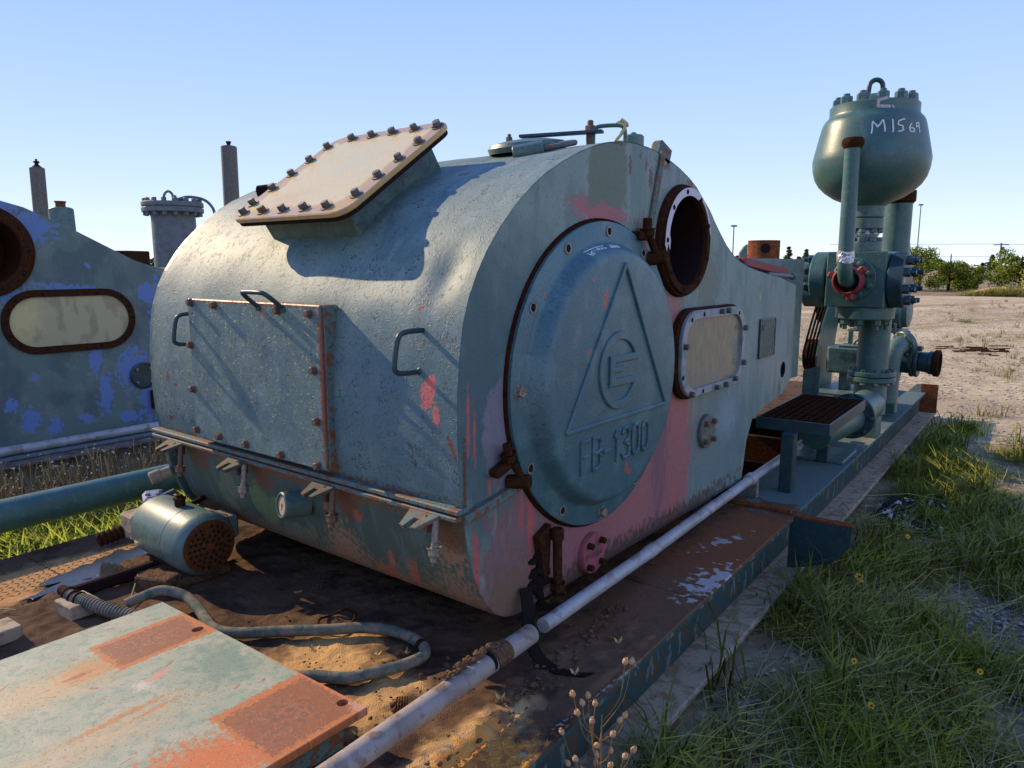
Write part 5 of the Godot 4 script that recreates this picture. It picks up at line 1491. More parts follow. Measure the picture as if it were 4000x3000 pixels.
	part(p2, "pipe", mb, M.dteal)
	mb = MB.new().lathe(Vector3(6.9, 1.70, -1.36), Vector3.UP, [Vector2(0.108, 0), Vector2(0.125, 0.02), Vector2(0.125, 0.10), Vector2(0, 0.10)], 24)
	part(p2, "red_cap", mb, M.drust)
	# suction riser, flange pair and tee on the deck
	var r := thing("suction_riser", "fat teal suction riser with flange pair and tee lying on the skid", "pipe", Vector3(6.12, DY, -1.32))
	c = Vector3(6.2, 0, -1.32)
	mb = MB.new().cyl(c + Vector3.UP * 0.36, c + Vector3.UP * 0.80, 0.113, -1, 36, 0.0)
	part(r, "riser", mb, M.dteal)
	mb = MB.new().cyl(c + Vector3.UP * 0.355, c + Vector3.UP * 0.392, 0.172, -1, 40, 0.006)
	var f1 := part(r, "flange", mb, M.dteal)
	mb = MB.new().cyl(c + Vector3.UP * 0.312, c + Vector3.UP * 0.350, 0.172, -1, 40, 0.006)
	var f2 := part(r, "flange", mb, M.dteal)
	var fb2 := MB.new().hexbolt(Vector3.ZERO, Vector3.UP, 0.019, 0.018, 0.0, 0.006).mesh()
	for k in 10:
		var q := Vector3(cos(TAU * k / 10 + 0.2), 0, sin(TAU * k / 10 + 0.2)) * 0.148
		put(f1, "bolt", fb2, M.rbolt if k == 3 else M.dteal, facing(c + q + Vector3.UP * 0.392, Vector3.UP, k))
		put(f2, "nut", fb2, M.steel, facing(c + q + Vector3.UP * 0.312, Vector3.DOWN, k))
	mb = MB.new().cyl(c + Vector3.UP * 0.05, c + Vector3.UP * 0.33, 0.116, -1, 36, 0.01)
	mb.box(c + Vector3(0, -0.04, 0), Vector3(0.2, 0.17, 0.16), Basis(), 0.01)
	mb.tube(smooth([c + Vector3(0, 0.2, 0), c + Vector3(0.0, 0.17, 0), c + Vector3(-0.05, 0.145, 0), c + Vector3(-0.2, 0.14, 0.01), c + Vector3(-0.64, 0.14, 0.025)], 8), 0.118, 32)
	part(r, "tee", mb, M.teal)
	mb = MB.new().cyl(Vector3(5.57, 0.14, -1.295), Vector3(5.535, 0.14, -1.295), 0.162, -1, 44, 0.005)
	var f3 := part(r, "end_flange", mb, M.navy)
	for k in 8: put(f3, "nut", fb2, M.navy, facing(Vector3(5.535, 0.14, -1.295) + Vector3(0, cos(TAU * k / 8), sin(TAU * k / 8)) * 0.138, Vector3.LEFT, k))
	mb = MB.new().cyl(Vector3(5.54, 0.13, -1.30), Vector3(5.0, 0.10, -1.38), 0.108, -1, 32, 0.004)
	part(r, "stub", mb, M.dteal)
	# grating step
	var s := thing("grating_step", "small raised step of rusty bar grating on two posts", "platform", Vector3(4.85, DY, -1.34))
	mb = MB.new()
	var fx := Basis(Vector3.UP, 0.04)
	var fc := Vector3(4.86, 0.265, -1.355)
	for q in [[Vector3(0, 0, 0.205), Vector3(1.0, 0.07, 0.012)], [Vector3(0, 0, -0.205), Vector3(1.0, 0.07, 0.012)], [Vector3(-0.494, 0, 0), Vector3(0.012, 0.07, 0.398)], [Vector3(0.494, 0, 0), Vector3(0.012, 0.07, 0.398)]]:
		mb.box(fc + fx * q[0], q[1], fx, 0.002)
	mb.box(fc + fx * Vector3(-0.47, -0.025, 0), Vector3(0.03, 0.012, 0.4), fx, 0.002)
	part(s, "frame", mb, M.navy)
	mb = MB.new()
	var bar := MB.new().box(Vector3.ZERO, Vector3(0.97, 0.03, 0.006), Basis(), 0.0).mesh()
	var rod := MB.new().box(Vector3.ZERO, Vector3(0.007, 0.016, 0.39), Basis(), 0.0).mesh()
	var grate := Node3D.new()
	for k in 9: put(s, "bearing_bar", bar, M.drust, Transform3D(fx, fc + fx * Vector3(0, 0.022, -0.176 + k * 0.044)))
	for k in 16: put(s, "cross_rod", rod, M.drust, Transform3D(fx, fc + fx * Vector3(-0.45 + k * 0.06, 0.031, 0)))
	grate.free()
	for q in [[4.33, -1.335], [5.16, -1.36]]:
		mb = MB.new().box(Vector3(q[0], (DY + 0.235) / 2, q[1]), Vector3(0.085, 0.235 - DY, 0.075), fx, 0.006)
		part(s, "post", mb, M.navy)
	# upright plate beyond the step
	mb = MB.new().prism(PackedVector2Array([Vector2(-.06, 0), Vector2(.06, 0), Vector2(.06, .60), Vector2(.03, .58), Vector2(-.06, .55)]), Vector3(5.62, DY, -1.60), Vector3.BACK, Vector3.UP, 0.012)
	tag(part(self, "splash_plate", mb, M.teal), "narrow pale teal upright plate behind the grating step", "plate")
	charge_pump()

func charge_pump() -> void:
	var t := thing("charging_pump", "belt driven teal centrifugal charging pump beyond the riser", "pump", Vector3(7.4, DY, -1.7))
	var mb := MB.new()
	mb.box(Vector3(7.3, -0.02, -1.72), Vector3(0.95, 0.2, 0.05), Basis(), 0.004)
	mb.box(Vector3(7.3, 0.075, -1.70), Vector3(1.0, 0.02, 0.46), Basis(), 0.004)
	mb.box(Vector3(7.3, -0.02, -1.55), Vector3(0.95, 0.18, 0.03), Basis(), 0.004)
	part(t, "base_frame", mb, M.teal)
	mb = MB.new()
	mb.box(Vector3(7.12, 0.36, -1.735), Vector3(0.26, 0.24, 0.28), Basis(), 0.02)
	mb.box(Vector3(7.15, 0.18, -1.74), Vector3(0.22, 0.2, 0.06), Basis(), 0.01)
	mb.box(Vector3(7.15, 0.16, -1.62), Vector3(0.2, 0.16, 0.04), Basis(), 0.01)
	mb.box(Vector3(7.10, 0.485, -1.70), Vector3(0.2, 0.02, 0.16), Basis(), 0.005)
	var fr := part(t, "bearing_frame", mb, M.teal)
	letters("MISSION", M.teal, fr, "cast_word", Vector3(6.989, 0.425, -1.70), Vector3.BACK, Vector3.UP, Vector2(0.11, 0.022), 0.012)
	letters("MAGNUM I", M.teal, fr, "cast_word", Vector3(6.989, 0.392, -1.70), Vector3.BACK, Vector3.UP, Vector2(0.125, 0.022), 0.012)
	mb = MB.new().tube([Vector3(7.1, 0.49, -1.68), Vector3(7.1, 0.53, -1.66), Vector3(7.1, 0.545, -1.63), Vector3(7.1, 0.53, -1.60), Vector3(7.1, 0.49, -1.58)], 0.012, 8)
	part(fr, "lifting_eye", mb, M.teal)
	# guard plate, sheaves and belts
	mb = MB.new().prism(PackedVector2Array([Vector2(7.02, .02), Vector2(7.5, .02), Vector2(7.56, .5), Vector2(7.75, .92), Vector2(7.40, .98), Vector2(7.1, .65), Vector2(6.98, .38)]), Vector3(0, 0, -1.965), Vector3.RIGHT, Vector3.UP, 0.012)
	part(t, "belt_guard", mb, M.dteal)
	mb = MB.new()
	var gp := []
	for k in 4:
		gp.append_array([Vector2(0.15, k * 0.03), Vector2(0.15, k * 0.03 + 0.006), Vector2(0.13, k * 0.03 + 0.012), Vector2(0.13, k * 0.03 + 0.018), Vector2(0.15, k * 0.03 + 0.024)])
	gp.append(Vector2(0, 0.12))
	mb.lathe(Vector3(7.25, 0.36, -2.12), Vector3.BACK, gp, 32, 0.95)
	mb.lathe(Vector3(7.52, 0.80, -2.10), Vector3.BACK, gp, 32, 0.95)
	part(t, "sheaves", mb, M.rust)
	for k in 4:
		mb = MB.new()
		var z := -2.105 + k * 0.03
		mb.tube(smooth([Vector3(7.26, 0.205, z), Vector3(7.12, 0.28, z), Vector3(7.105, 0.44, z + 0.003), Vector3(7.375, 0.86, z + 0.018), Vector3(7.5, 0.95, z + 0.02)], 5), 0.011, 8)
		part(t, "drive_belt", mb, M.black)
	# electric motor on its raised base
	mb = MB.new().cyl(Vector3(7.95, 0.76, -1.95), Vector3(7.95, 0.76, -1.44), 0.17, -1, 32, 0.02)
	mb.lathe(Vector3(7.95, 0.76, -1.45), Vector3.BACK, [Vector2(0.155, 0), Vector2(0.15, 0.05), Vector2(0.12, 0.06), Vector2(0, 0.06)], 32)
	part(t, "electric_motor", mb, M.dteal)
	mb = MB.new()
	mb.box(Vector3(7.9, 0.575, -1.65), Vector3(0.42, 0.02, 0.46), Basis(), 0.004)
	mb.box(Vector3(7.72, 0.32, -1.44), Vector3(0.04, 0.5, 0.03), Basis(Vector3.RIGHT, 0.12), 0.004)
	mb.box(Vector3(8.05, 0.32, -1.44), Vector3(0.04, 0.5, 0.03), Basis(Vector3.RIGHT, 0.12), 0.004)
	mb.box(Vector3(7.7, 0.32, -1.85), Vector3(0.04, 0.5, 0.04), Basis(), 0.004)
	mb.cyl(Vector3(7.72, 0.55, -1.47), Vector3(7.72, 0.66, -1.47), 0.012, -1, 8)
	part(t, "motor_stand", mb, M.teal)
	# volute, elbow, valve and union on the discharge side
	mb = MB.new()
	mb.cyl(Vector3(7.1, 0.35, -1.58), Vector3(7.1, 0.35, -1.40), 0.2, -1, 32, 0.03)
	mb.box(Vector3(7.15, 0.13, -1.36), Vector3(0.1, 0.45, 0.12), Basis(), 0.01)
	part(t, "volute", mb, M.dteal)
	mb = MB.new().tube(smooth([Vector3(6.85, 0.05, -1.32), Vector3(6.85, 0.30, -1.32), Vector3(6.87, 0.45, -1.31), Vector3(6.93, 0.52, -1.285), Vector3(7.02, 0.54, -1.25)], 7), 0.075, 24)
	part(t, "elbow", mb, M.teal)
	mb = MB.new().cyl(Vector3(7.0, 0.53, -1.265), Vector3(7.04, 0.545, -1.235), 0.115, -1, 32, 0.006)
	var ef := part(t, "elbow_flange", mb, M.dteal)
	var nb := MB.new().hexbolt(Vector3.ZERO, Vector3.UP, 0.016, 0.014).mesh()
	for k in 6:
		var ax := Vector3(-0.8, -0.2, -0.55).normalized()
		var w := ax.cross(Vector3.UP).normalized()
		var v := w.cross(ax)
		put(ef, "bolt", nb, M.steel, facing(Vector3(7.0, 0.53, -1.265) + (w * cos(TAU * k / 6) + v * sin(TAU * k / 6)) * 0.09, ax, k))
	mb = MB.new()
	mb.cyl(Vector3(7.1, 0.39, -1.30), Vector3(7.1, 0.385, -1.19), 0.11, -1, 28, 0.01)
	mb.cyl(Vector3(7.1, 0.385, -1.205), Vector3(7.1, 0.385, -1.18), 0.135, -1, 28, 0.004)
	mb.cyl(Vector3(7.1, 0.385, -1.172), Vector3(7.1, 0.385, -1.145), 0.135, -1, 28, 0.004)
	mb.box(Vector3(7.08, 0.50, -1.16), Vector3(0.1, 0.04, 0.08), Basis(), 0.01)
	mb.cyl(Vector3(7.1, 0.385, -1.145), Vector3(7.1, 0.38, -1.06), 0.082, 0.09, 24, 0.006)
	mb.cyl(Vector3(7.1, 0.38, -1.07), Vector3(7.1, 0.38, -1.035), 0.10, -1, 24, 0.006)
	part(t, "butterfly_valve", mb, M.navy)
	mb = MB.new().lathe(Vector3(7.1, 0.38, -1.035), Vector3.BACK, [Vector2(0.10, 0), Vector2(0.115, 0.01), Vector2(0.115, 0.045), Vector2(0.10, 0.05), Vector2(0.1, 0.02), Vector2(0, 0.02)], 20)
	part(t, "union_cap", mb, M.drust)

# ---------------------------------------------------------------- things lying on the near deck
func deck_things() -> void:
	# white pipe along the pump's foot, broken in two
	var a := thing("white_pipe", "long whitish conduit pipe running along the foot of the nearest pump", "pipe", Vector3(4.0, DY, -1.42), "broken white conduit")
	var mb := MB.new().tube([Vector3(1.905, -0.002, -1.362), Vector3(2.72, 0.0, -1.385), Vector3(4.03, 0.0, -1.445), Vector3(5.4, 0.0, -1.49), Vector3(5.9, 0.0, -1.51)], 0.0255, 18)
	part(a, "tube", mb, M.pipe)
	for x in [2.72, 4.03]:
		mb = MB.new().cyl(Vector3(x - 0.035, 0, -1.385 - (x - 2.72) * 0.0458), Vector3(x + 0.035, 0, -1.388 - (x - 2.72) * 0.0458), 0.0285 if x < 3 else 0.034, -1, 18, 0.004)
		part(a, "sleeve", mb, M.pipe)
	mb = MB.new().box(Vector3(4.09, -0.06, -1.445), Vector3(0.03, 0.12, 0.05), Basis(), 0.004)
	part(a, "clip", mb, M.steel)
	var b := thing("white_pipe", "dirty near length of broken whitish pipe with earth crusted on top", "pipe", Vector3(1.2, DY, -1.34), "broken white conduit")
	mb = MB.new().tube([Vector3(0.3, 0.0, -1.30), Vector3(1.0, 0.0, -1.327), Vector3(1.84, -0.006, -1.366)], 0.033, 20)
	part(b, "tube", mb, M.npipe)
	mb = MB.new().cyl(Vector3(1.62, 0, -1.356), Vector3(1.70, 0, -1.36), 0.0365, -1, 20, 0.004)
	part(b, "sleeve", mb, M.mud)
	mb = MB.new().cyl(Vector3(1.60, 0, -1.355), Vector3(1.615, 0, -1.356), 0.035, -1, 20, 0.002)
	part(b, "wire_band", mb, M.black)
	mb = MB.new()
	var g := RandomNumberGenerator.new()
	g.seed = 21
	for k in 60:
		var x := g.randf_range(1.42, 1.66)
		lump(mb, Vector3(x, 0.034 + g.randf() * 0.006, -1.327 - (x - 1.0) * 0.046 - 0.012 + g.randf_range(-0.014, 0.014)), g.randf_range(0.006, 0.014), g)
	part(b, "earth_crust", mb, M.mud, "", "stuff")
	# strap hanging over the break
	mb = MB.new()
	var sp := smooth([Vector3(1.93, 0.10, -1.455), Vector3(1.90, 0.04, -1.42), Vector3(1.865, -0.03, -1.39), Vector3(1.85, -0.09, -1.33), Vector3(1.86, -0.108, -1.24), Vector3(1.9, -0.108, -1.17)], 6)
	for i in sp.size() - 1:
		var w0 := Vector3(0.026, 0, 0.012) * 0.8
		var w1 := Vector3(0.026, 0, 0.012) * 0.8
		mb.quad(sp[i] - w0, sp[i + 1] - w1, sp[i + 1] + w1, sp[i] + w0)
		mb.quad(sp[i] + w0 - Vector3(0, 0.004, 0.003), sp[i + 1] + w1 - Vector3(0, 0.004, 0.003), sp[i + 1] - w1 - Vector3(0, 0.004, 0.003), sp[i] - w0 - Vector3(0, 0.004, 0.003))
	tag(part(self, "rubber_strap", mb, M.black), "black oily rubber strap drooping over the gap in the white pipe", "strap")
	# clods, chips and fibres along the pipe
	mb = MB.new()
	for k in 380:
		var x := g.randf_range(1.05, 2.4)
		var z := -1.29 - (x - 1.0) * 0.05 + absf(g.randfn(0, 0.055))
		if k % 4 == 0: z = -1.40 - g.randf() * 0.2
		lump(mb, Vector3(x, DY + 0.008 + g.randf() * 0.012, z), 0.003 + 0.011 * pow(g.randf(), 3.0), g)
	for k in 160:
		lump(mb, Vector3(g.randf_range(1.0, 2.0), DY + 0.012, g.randf_range(-2.6, -1.4)), g.randf_range(0.002, 0.006), g)
	tag(part(self, "mud_clods", mb, M.mud), "crumbled clods of dried mud along the near white pipe", "mud clods", "", "stuff")
	base_plate()
	oil_motor()
	hoses()
	var bars := [["rusty_flat_bar", Vector3(1.07, -0.088, -2.955), Vector3(0.11, 0.055, 0.13), "stubby drilled flat bar under the hose's clamped end"], ["rusty_flat_bar", Vector3(0.74, -0.088, -2.94), Vector3(0.24, 0.05, 0.115), "pale drilled flat bar at the left edge of the deck"]]
	for q in bars:
		var o := thing(q[0], q[3], "flat bar", Vector3(q[1].x, DY, q[1].z))
		mb = MB.new().box(q[1], q[2], Basis(Vector3.UP, 0.06), 0.004)
		part(o, "bar", mb, M.dirtpaint)
		mb = MB.new().lathe(q[1] + Vector3(0.0 if q[1].x > 1 else 0.045, q[2].y / 2 + 0.0006, 0.01), Vector3.UP, [Vector2(0.011, 0), Vector2(0, 0.0003)], 14)
		part(o, "hole", mb, M.dark)
	mb = MB.new().box(Vector3(1.27, -0.085, -3.085), Vector3(0.36, 0.05, 0.035), Basis(Vector3.UP, 0.03), 0.012)
	tag(part(self, "edge_rail", mb, M.dark), "dark tar-covered rail in front of the shiny spill", "rail")
	# wire ring
	mb = MB.new()
	var ring := []
	for k in 33: ring.append(Vector3(1.625 + 0.075 * cos(TAU * k / 32), DY + 0.022 + 0.006 * sin(k * 0.7), -2.10 + 0.055 * sin(TAU * k / 32)))
	mb.tube(ring, 0.0045, 7, false)
	tag(part(self, "steel_ring", mb, M.drust), "thin muddy ring lying on the deck under the gauge", "ring")
	# dead leaves and twigs
	var leaf_at := [[1.375, -1.905, .07, "curled yellow leaf caught on the hose"], [1.53, -1.78, .03, "small pale leaf inside the hose loop"], [1.60, -1.71, .03, "crumpled dark leaf near the bend of the hose"], [1.60, -1.30, .02, "yellow leaf between clods beside the pipe"], [1.86, -1.20, .02, "tiny star-shaped leaf on the shaded deck"], [2.12, -1.19, .02, "pale leaf scrap on the deck near the strap"]]
	for q in leaf_at:
		mb = MB.new()
		var c := Vector3(q[0], DY + q[2], q[1])
		var sd := 0.012
		var d := g.randf() * TAU
		for k in 4:
			var d0 := Vector3(cos(d + k * 1.57), 0.25, sin(d + k * 1.57)) * sd
			var d1 := Vector3(cos(d + k * 1.57 + 1.0), 0.55, sin(d + k * 1.57 + 1.0)) * sd * 1.2
			mb.face(c, c + d1, c + d0)
			mb.face(c + d0, c + d1, c + (d0 + d1) * 0.9 + Vector3(0, 0.008, 0))
		tag(part(self, "dead_leaf", mb, matt(null, s8(196, 162, 104) if not "dark" in q[3] else s8(122, 100, 72), 0.85, 0, null, 0, 0)), q[3], "leaf")
	var tw := [[Vector3(0.86, DY + 0.014, -3.22), Vector3(0.92, DY + 0.016, -3.14), "short grey twig on the left tread plate"], [Vector3(1.22, DY + 0.02, -2.86), Vector3(1.33, DY + 0.05, -3.02), "thin bent twig in front of the motor's foot"], [Vector3(1.42, DY + 0.018, -1.56), Vector3(1.35, DY + 0.02, -1.50), "bundle of straw bits on the dusty deck"]]
	for q in tw:
		mb = MB.new()
		for k in (5 if "bundle" in q[2] else 1):
			var off := Vector3(0.004, 0.001, 0.007) * k
			mb.tube([q[0] + off, (q[0] + q[1]) / 2 + Vector3(0.003, 0.004, 0) + off, q[1] + off], 0.0028, 6)
		tag(part(self, "twig", mb, M.drust if "bundle" in q[2] else M.straw), q[2], "twig")

# a rounded lump with an uneven skin
static func lump(mb: MB, c: Vector3, r: float, g: RandomNumberGenerator) -> void:
	var rows := [[Vector3.UP]]
	for i in 2:
		var ring := []
		var el := 0.5 - i * 0.85
		for k in 6: ring.append(Vector3(cos(TAU * (k + i * 0.5) / 6) * cos(el), sin(el), sin(TAU * (k + i * 0.5) / 6) * cos(el)))
		rows.append(ring)
	var p := []
	for row in rows:
		var q := []
		for d in row: q.append(c + d * r * Vector3(1.15, 0.75, 1.0) * g.randf_range(0.65, 1.2))
		p.append(q)
	for k in 6:
		var j := (k + 1) % 6
		var n0: Vector3 = (p[1][k] - c).normalized()
		var n1: Vector3 = (p[1][j] - c).normalized()
		mb.tri(p[0][0], p[1][j], p[1][k], Vector3.UP, n1, n0)
		var m0: Vector3 = (p[2][k] - c).normalized()
		var m1: Vector3 = (p[2][j] - c).normalized()
		mb.tri(p[1][k], p[1][j], p[2][k], n0, n1, m0)
		mb.tri(p[1][j], p[2][j], p[2][k], n1, m1, m0)

static func clod(mb: MB, c: Vector3, r: float, g: RandomNumberGenerator) -> void:
	var p := []
	for d in [Vector3(1, 0, 0), Vector3(0, 0, 1), Vector3(-1, 0, 0), Vector3(0, 0, -1), Vector3(0, 1, 0), Vector3(0, -0.6, 0)]:
		p.append(c + (d + Vector3(g.randf_range(-.35, .35), g.randf_range(-.2, .2), g.randf_range(-.35, .35))) * r * g.randf_range(0.7, 1.3))
	for k in 4:
		mb.face(p[k], p[4], p[(k + 1) % 4])
		mb.face(p[k], p[(k + 1) % 4], p[5])

func base_plate() -> void:
	var t := thing("motor_base", "rust-stained pale green steel pedestal plate with two bolt holes in the foreground", "steel base", Vector3(0.7, DY, -2.0))
	var x0 := 0.18
	var x1 := 1.225
	var z0 := -2.545
	var z1 := -1.468
	var mb := MB.new()
	mb.mode = 2; mb.r = Rect2(x0, z0 - 0.02, x1 - x0 + 0.02, z1 - z0 + 0.04)
	mb.prism(PackedVector2Array([Vector2(x0, -z1), Vector2(x1, -z1), Vector2(x1 - 0.025, -z0), Vector2(x0, -z0)]), Vector3(0, -0.024, 0), Vector3.RIGHT, Vector3.FORWARD, 0.024, 0.002, [circle(Vector2(1.196, 1.538), 0.0165, 20, 0.0165), circle(Vector2(1.169, 2.252), 0.0195, 20, 0.0165)])
	var F: PackedByteArray = NZ.fine
	var Q: PackedByteArray = NZ.mid
	var p := Painter.new(1100, 1160, mb.r, s8(150, 158, 134))
	p.all(s8(166, 166, 142), NZ.big, 0.6, 0.6, 0.45, 0.7, 0.9).all(s8(128, 146, 126), NZ.mid, 0.8, 0.8, 0.52, 0.75, 0.8, 66)
	p.blob(s8(112, 136, 118), Vector2(1.10, -2.0), Vector2(0.12, 0.2), 0.3, Q, 0.8, 0.8, 0.9, 0.1, 0.6, 0.8)
	p.blob(s8(104, 122, 104), Vector2(0.45, -2.15), Vector2(0.22, 0.2), 0.3, F, 0.8, 0.8, 1.2, 0.2, 0.9, 0.7)
	p.blob(s8(192, 160, 116), Vector2(0.72, -2.25), Vector2(0.26, 0.12), 0.1, F, 0.5, 0.8, 1.0, 0.0, 0.7, 0.75)
	p.blob(s8(190, 158, 118), Vector2(0.7, -1.9), Vector2(0.35, 0.10), 0.05, F, 0.4, 0.8, 1.2, 0.0, 0.8, 0.65)
	p.blob(s8(188, 130, 76), Vector2(0.84, -2.27), Vector2(0.13, 0.09), 0.1, F, 0.5, 0.8, 1.0, 0.1, 0.6, 0.8)
	p.blob(s8(182, 116, 62), Vector2(0.78, -1.955), Vector2(0.2, 0.016), -0.05, F, 0.6, 1.2, 1.4, 0.1, 0.6, 0.85)
	p.blob(s8(188, 120, 66), Vector2(0.86, -1.92), Vector2(0.1, 0.012), -0.08, F, 0.6, 1.2, 1.4, 0.1, 0.6, 0.8)
	p.blob(s8(166, 92, 50), Vector2(0.80, -2.26), Vector2(0.05, 0.016), 0.0, F, 1, 1, 0.8, 0.1, 0.6, 0.9)
	p.blob(s8(196, 104, 54), Vector2(0.82, -1.58), Vector2(0.24, 0.17), 0.2, F, 0.6, 0.6, 0.9, 0.05, 0.5, 0.95)
	p.blob(s8(186, 112, 62), Vector2(0.55, -1.62), Vector2(0.2, 0.08), 0.1, F, 0.6, 0.6, 1.3, 0.1, 0.7, 0.8)
	p.blob(s8(206, 138, 120), Vector2(0.95, -2.08), Vector2(0.06, 0.018), -0.3, F, 1, 1, 0.8, 0.1, 0.5, 0.9)
	p.blob(s8(206, 190, 176), Vector2(0.89, -2.06), Vector2(0.04, 0.04), 0.0, F, 1, 1, 0.8, 0.1, 0.7, 0.7)
	# bare rust where the motor's feet stood
	for q in [[1.052, -2.30, .158, .102], [1.085, -1.61, .155, .145]]:
		p.blob(s8(186, 106, 54), Vector2(q[0], q[1]), Vector2(q[2] * 1.05, q[3] * 1.06), 0.0, F, 0.8, 0.8, 0.16, 0.0, 0.03, 0.95, true)
		p.blob(s8(140, 84, 54), Vector2(q[0] - 0.008, q[1]), Vector2(q[2] * 0.9, q[3] * 0.86), 0.0, F, 0.8, 0.8, 0.25, 0.0, 0.06, 0.95, true)
		p.blob(s8(116, 78, 66), Vector2(q[0] - 0.02, q[1]), Vector2(q[2] * 0.8, q[3] * 0.7), 0.0, Q, 1.3, 1.9, 1.7, 0.35, 0.8, 0.75, true)
		p.blob(s8(172, 104, 62), Vector2(q[0], q[1]), Vector2(q[2] * 0.9, q[3] * 0.86), 0.0, Q, 2.3, 1.7, 2.0, 0.55, 1.0, 0.6, true)
	p.blob(s8(196, 112, 72), Vector2(1.225, -1.72), Vector2(0.02, 0.26), 0.0, F, 1, 1, 0.8, 0.0, 0.4, 0.9, true)
	p.blob(s8(198, 150, 128), Vector2(1.21, -1.49), Vector2(0.03, 0.05), 0.0, F, 1.3, 1.3, 1.2, 0.1, 0.6, 0.8)
	var g := RandomNumberGenerator.new()
	g.seed = 9
	for k in 34:
		p.blob(s8(160, 92, 48), Vector2(g.randf_range(0.4, 1.2), g.randf_range(-2.5, -1.75)), Vector2(g.randf_range(0.004, 0.03), g.randf_range(0.002, 0.006)), g.randf_range(-0.8, 0.8), F, 2, 2, 1.0, 0.1, 0.5, 0.85)
	p.cracks(s8(84, 88, 72), NZ.mid, 1.1, 3.2, 0.6, 60).all(s8(86, 96, 80), NZ.fine, 1.4, 1.4, 0.73, 0.79, 0.7, 180).all(s8(196, 196, 178), NZ.grain, 0.8, 0.8, 0.72, 0.82, 0.5, 7)
	var m := planar(p.tex(), 0.6, M.crack, 0.22, 0.42)
	part(t, "top_plate", mb, m)
	mb = MB.new()
	mb.box(Vector3(0.69, -0.072, -2.005), Vector3(0.98, 0.092, 0.98), Basis(), 0.004)
	part(t, "web", mb, M.patchy)

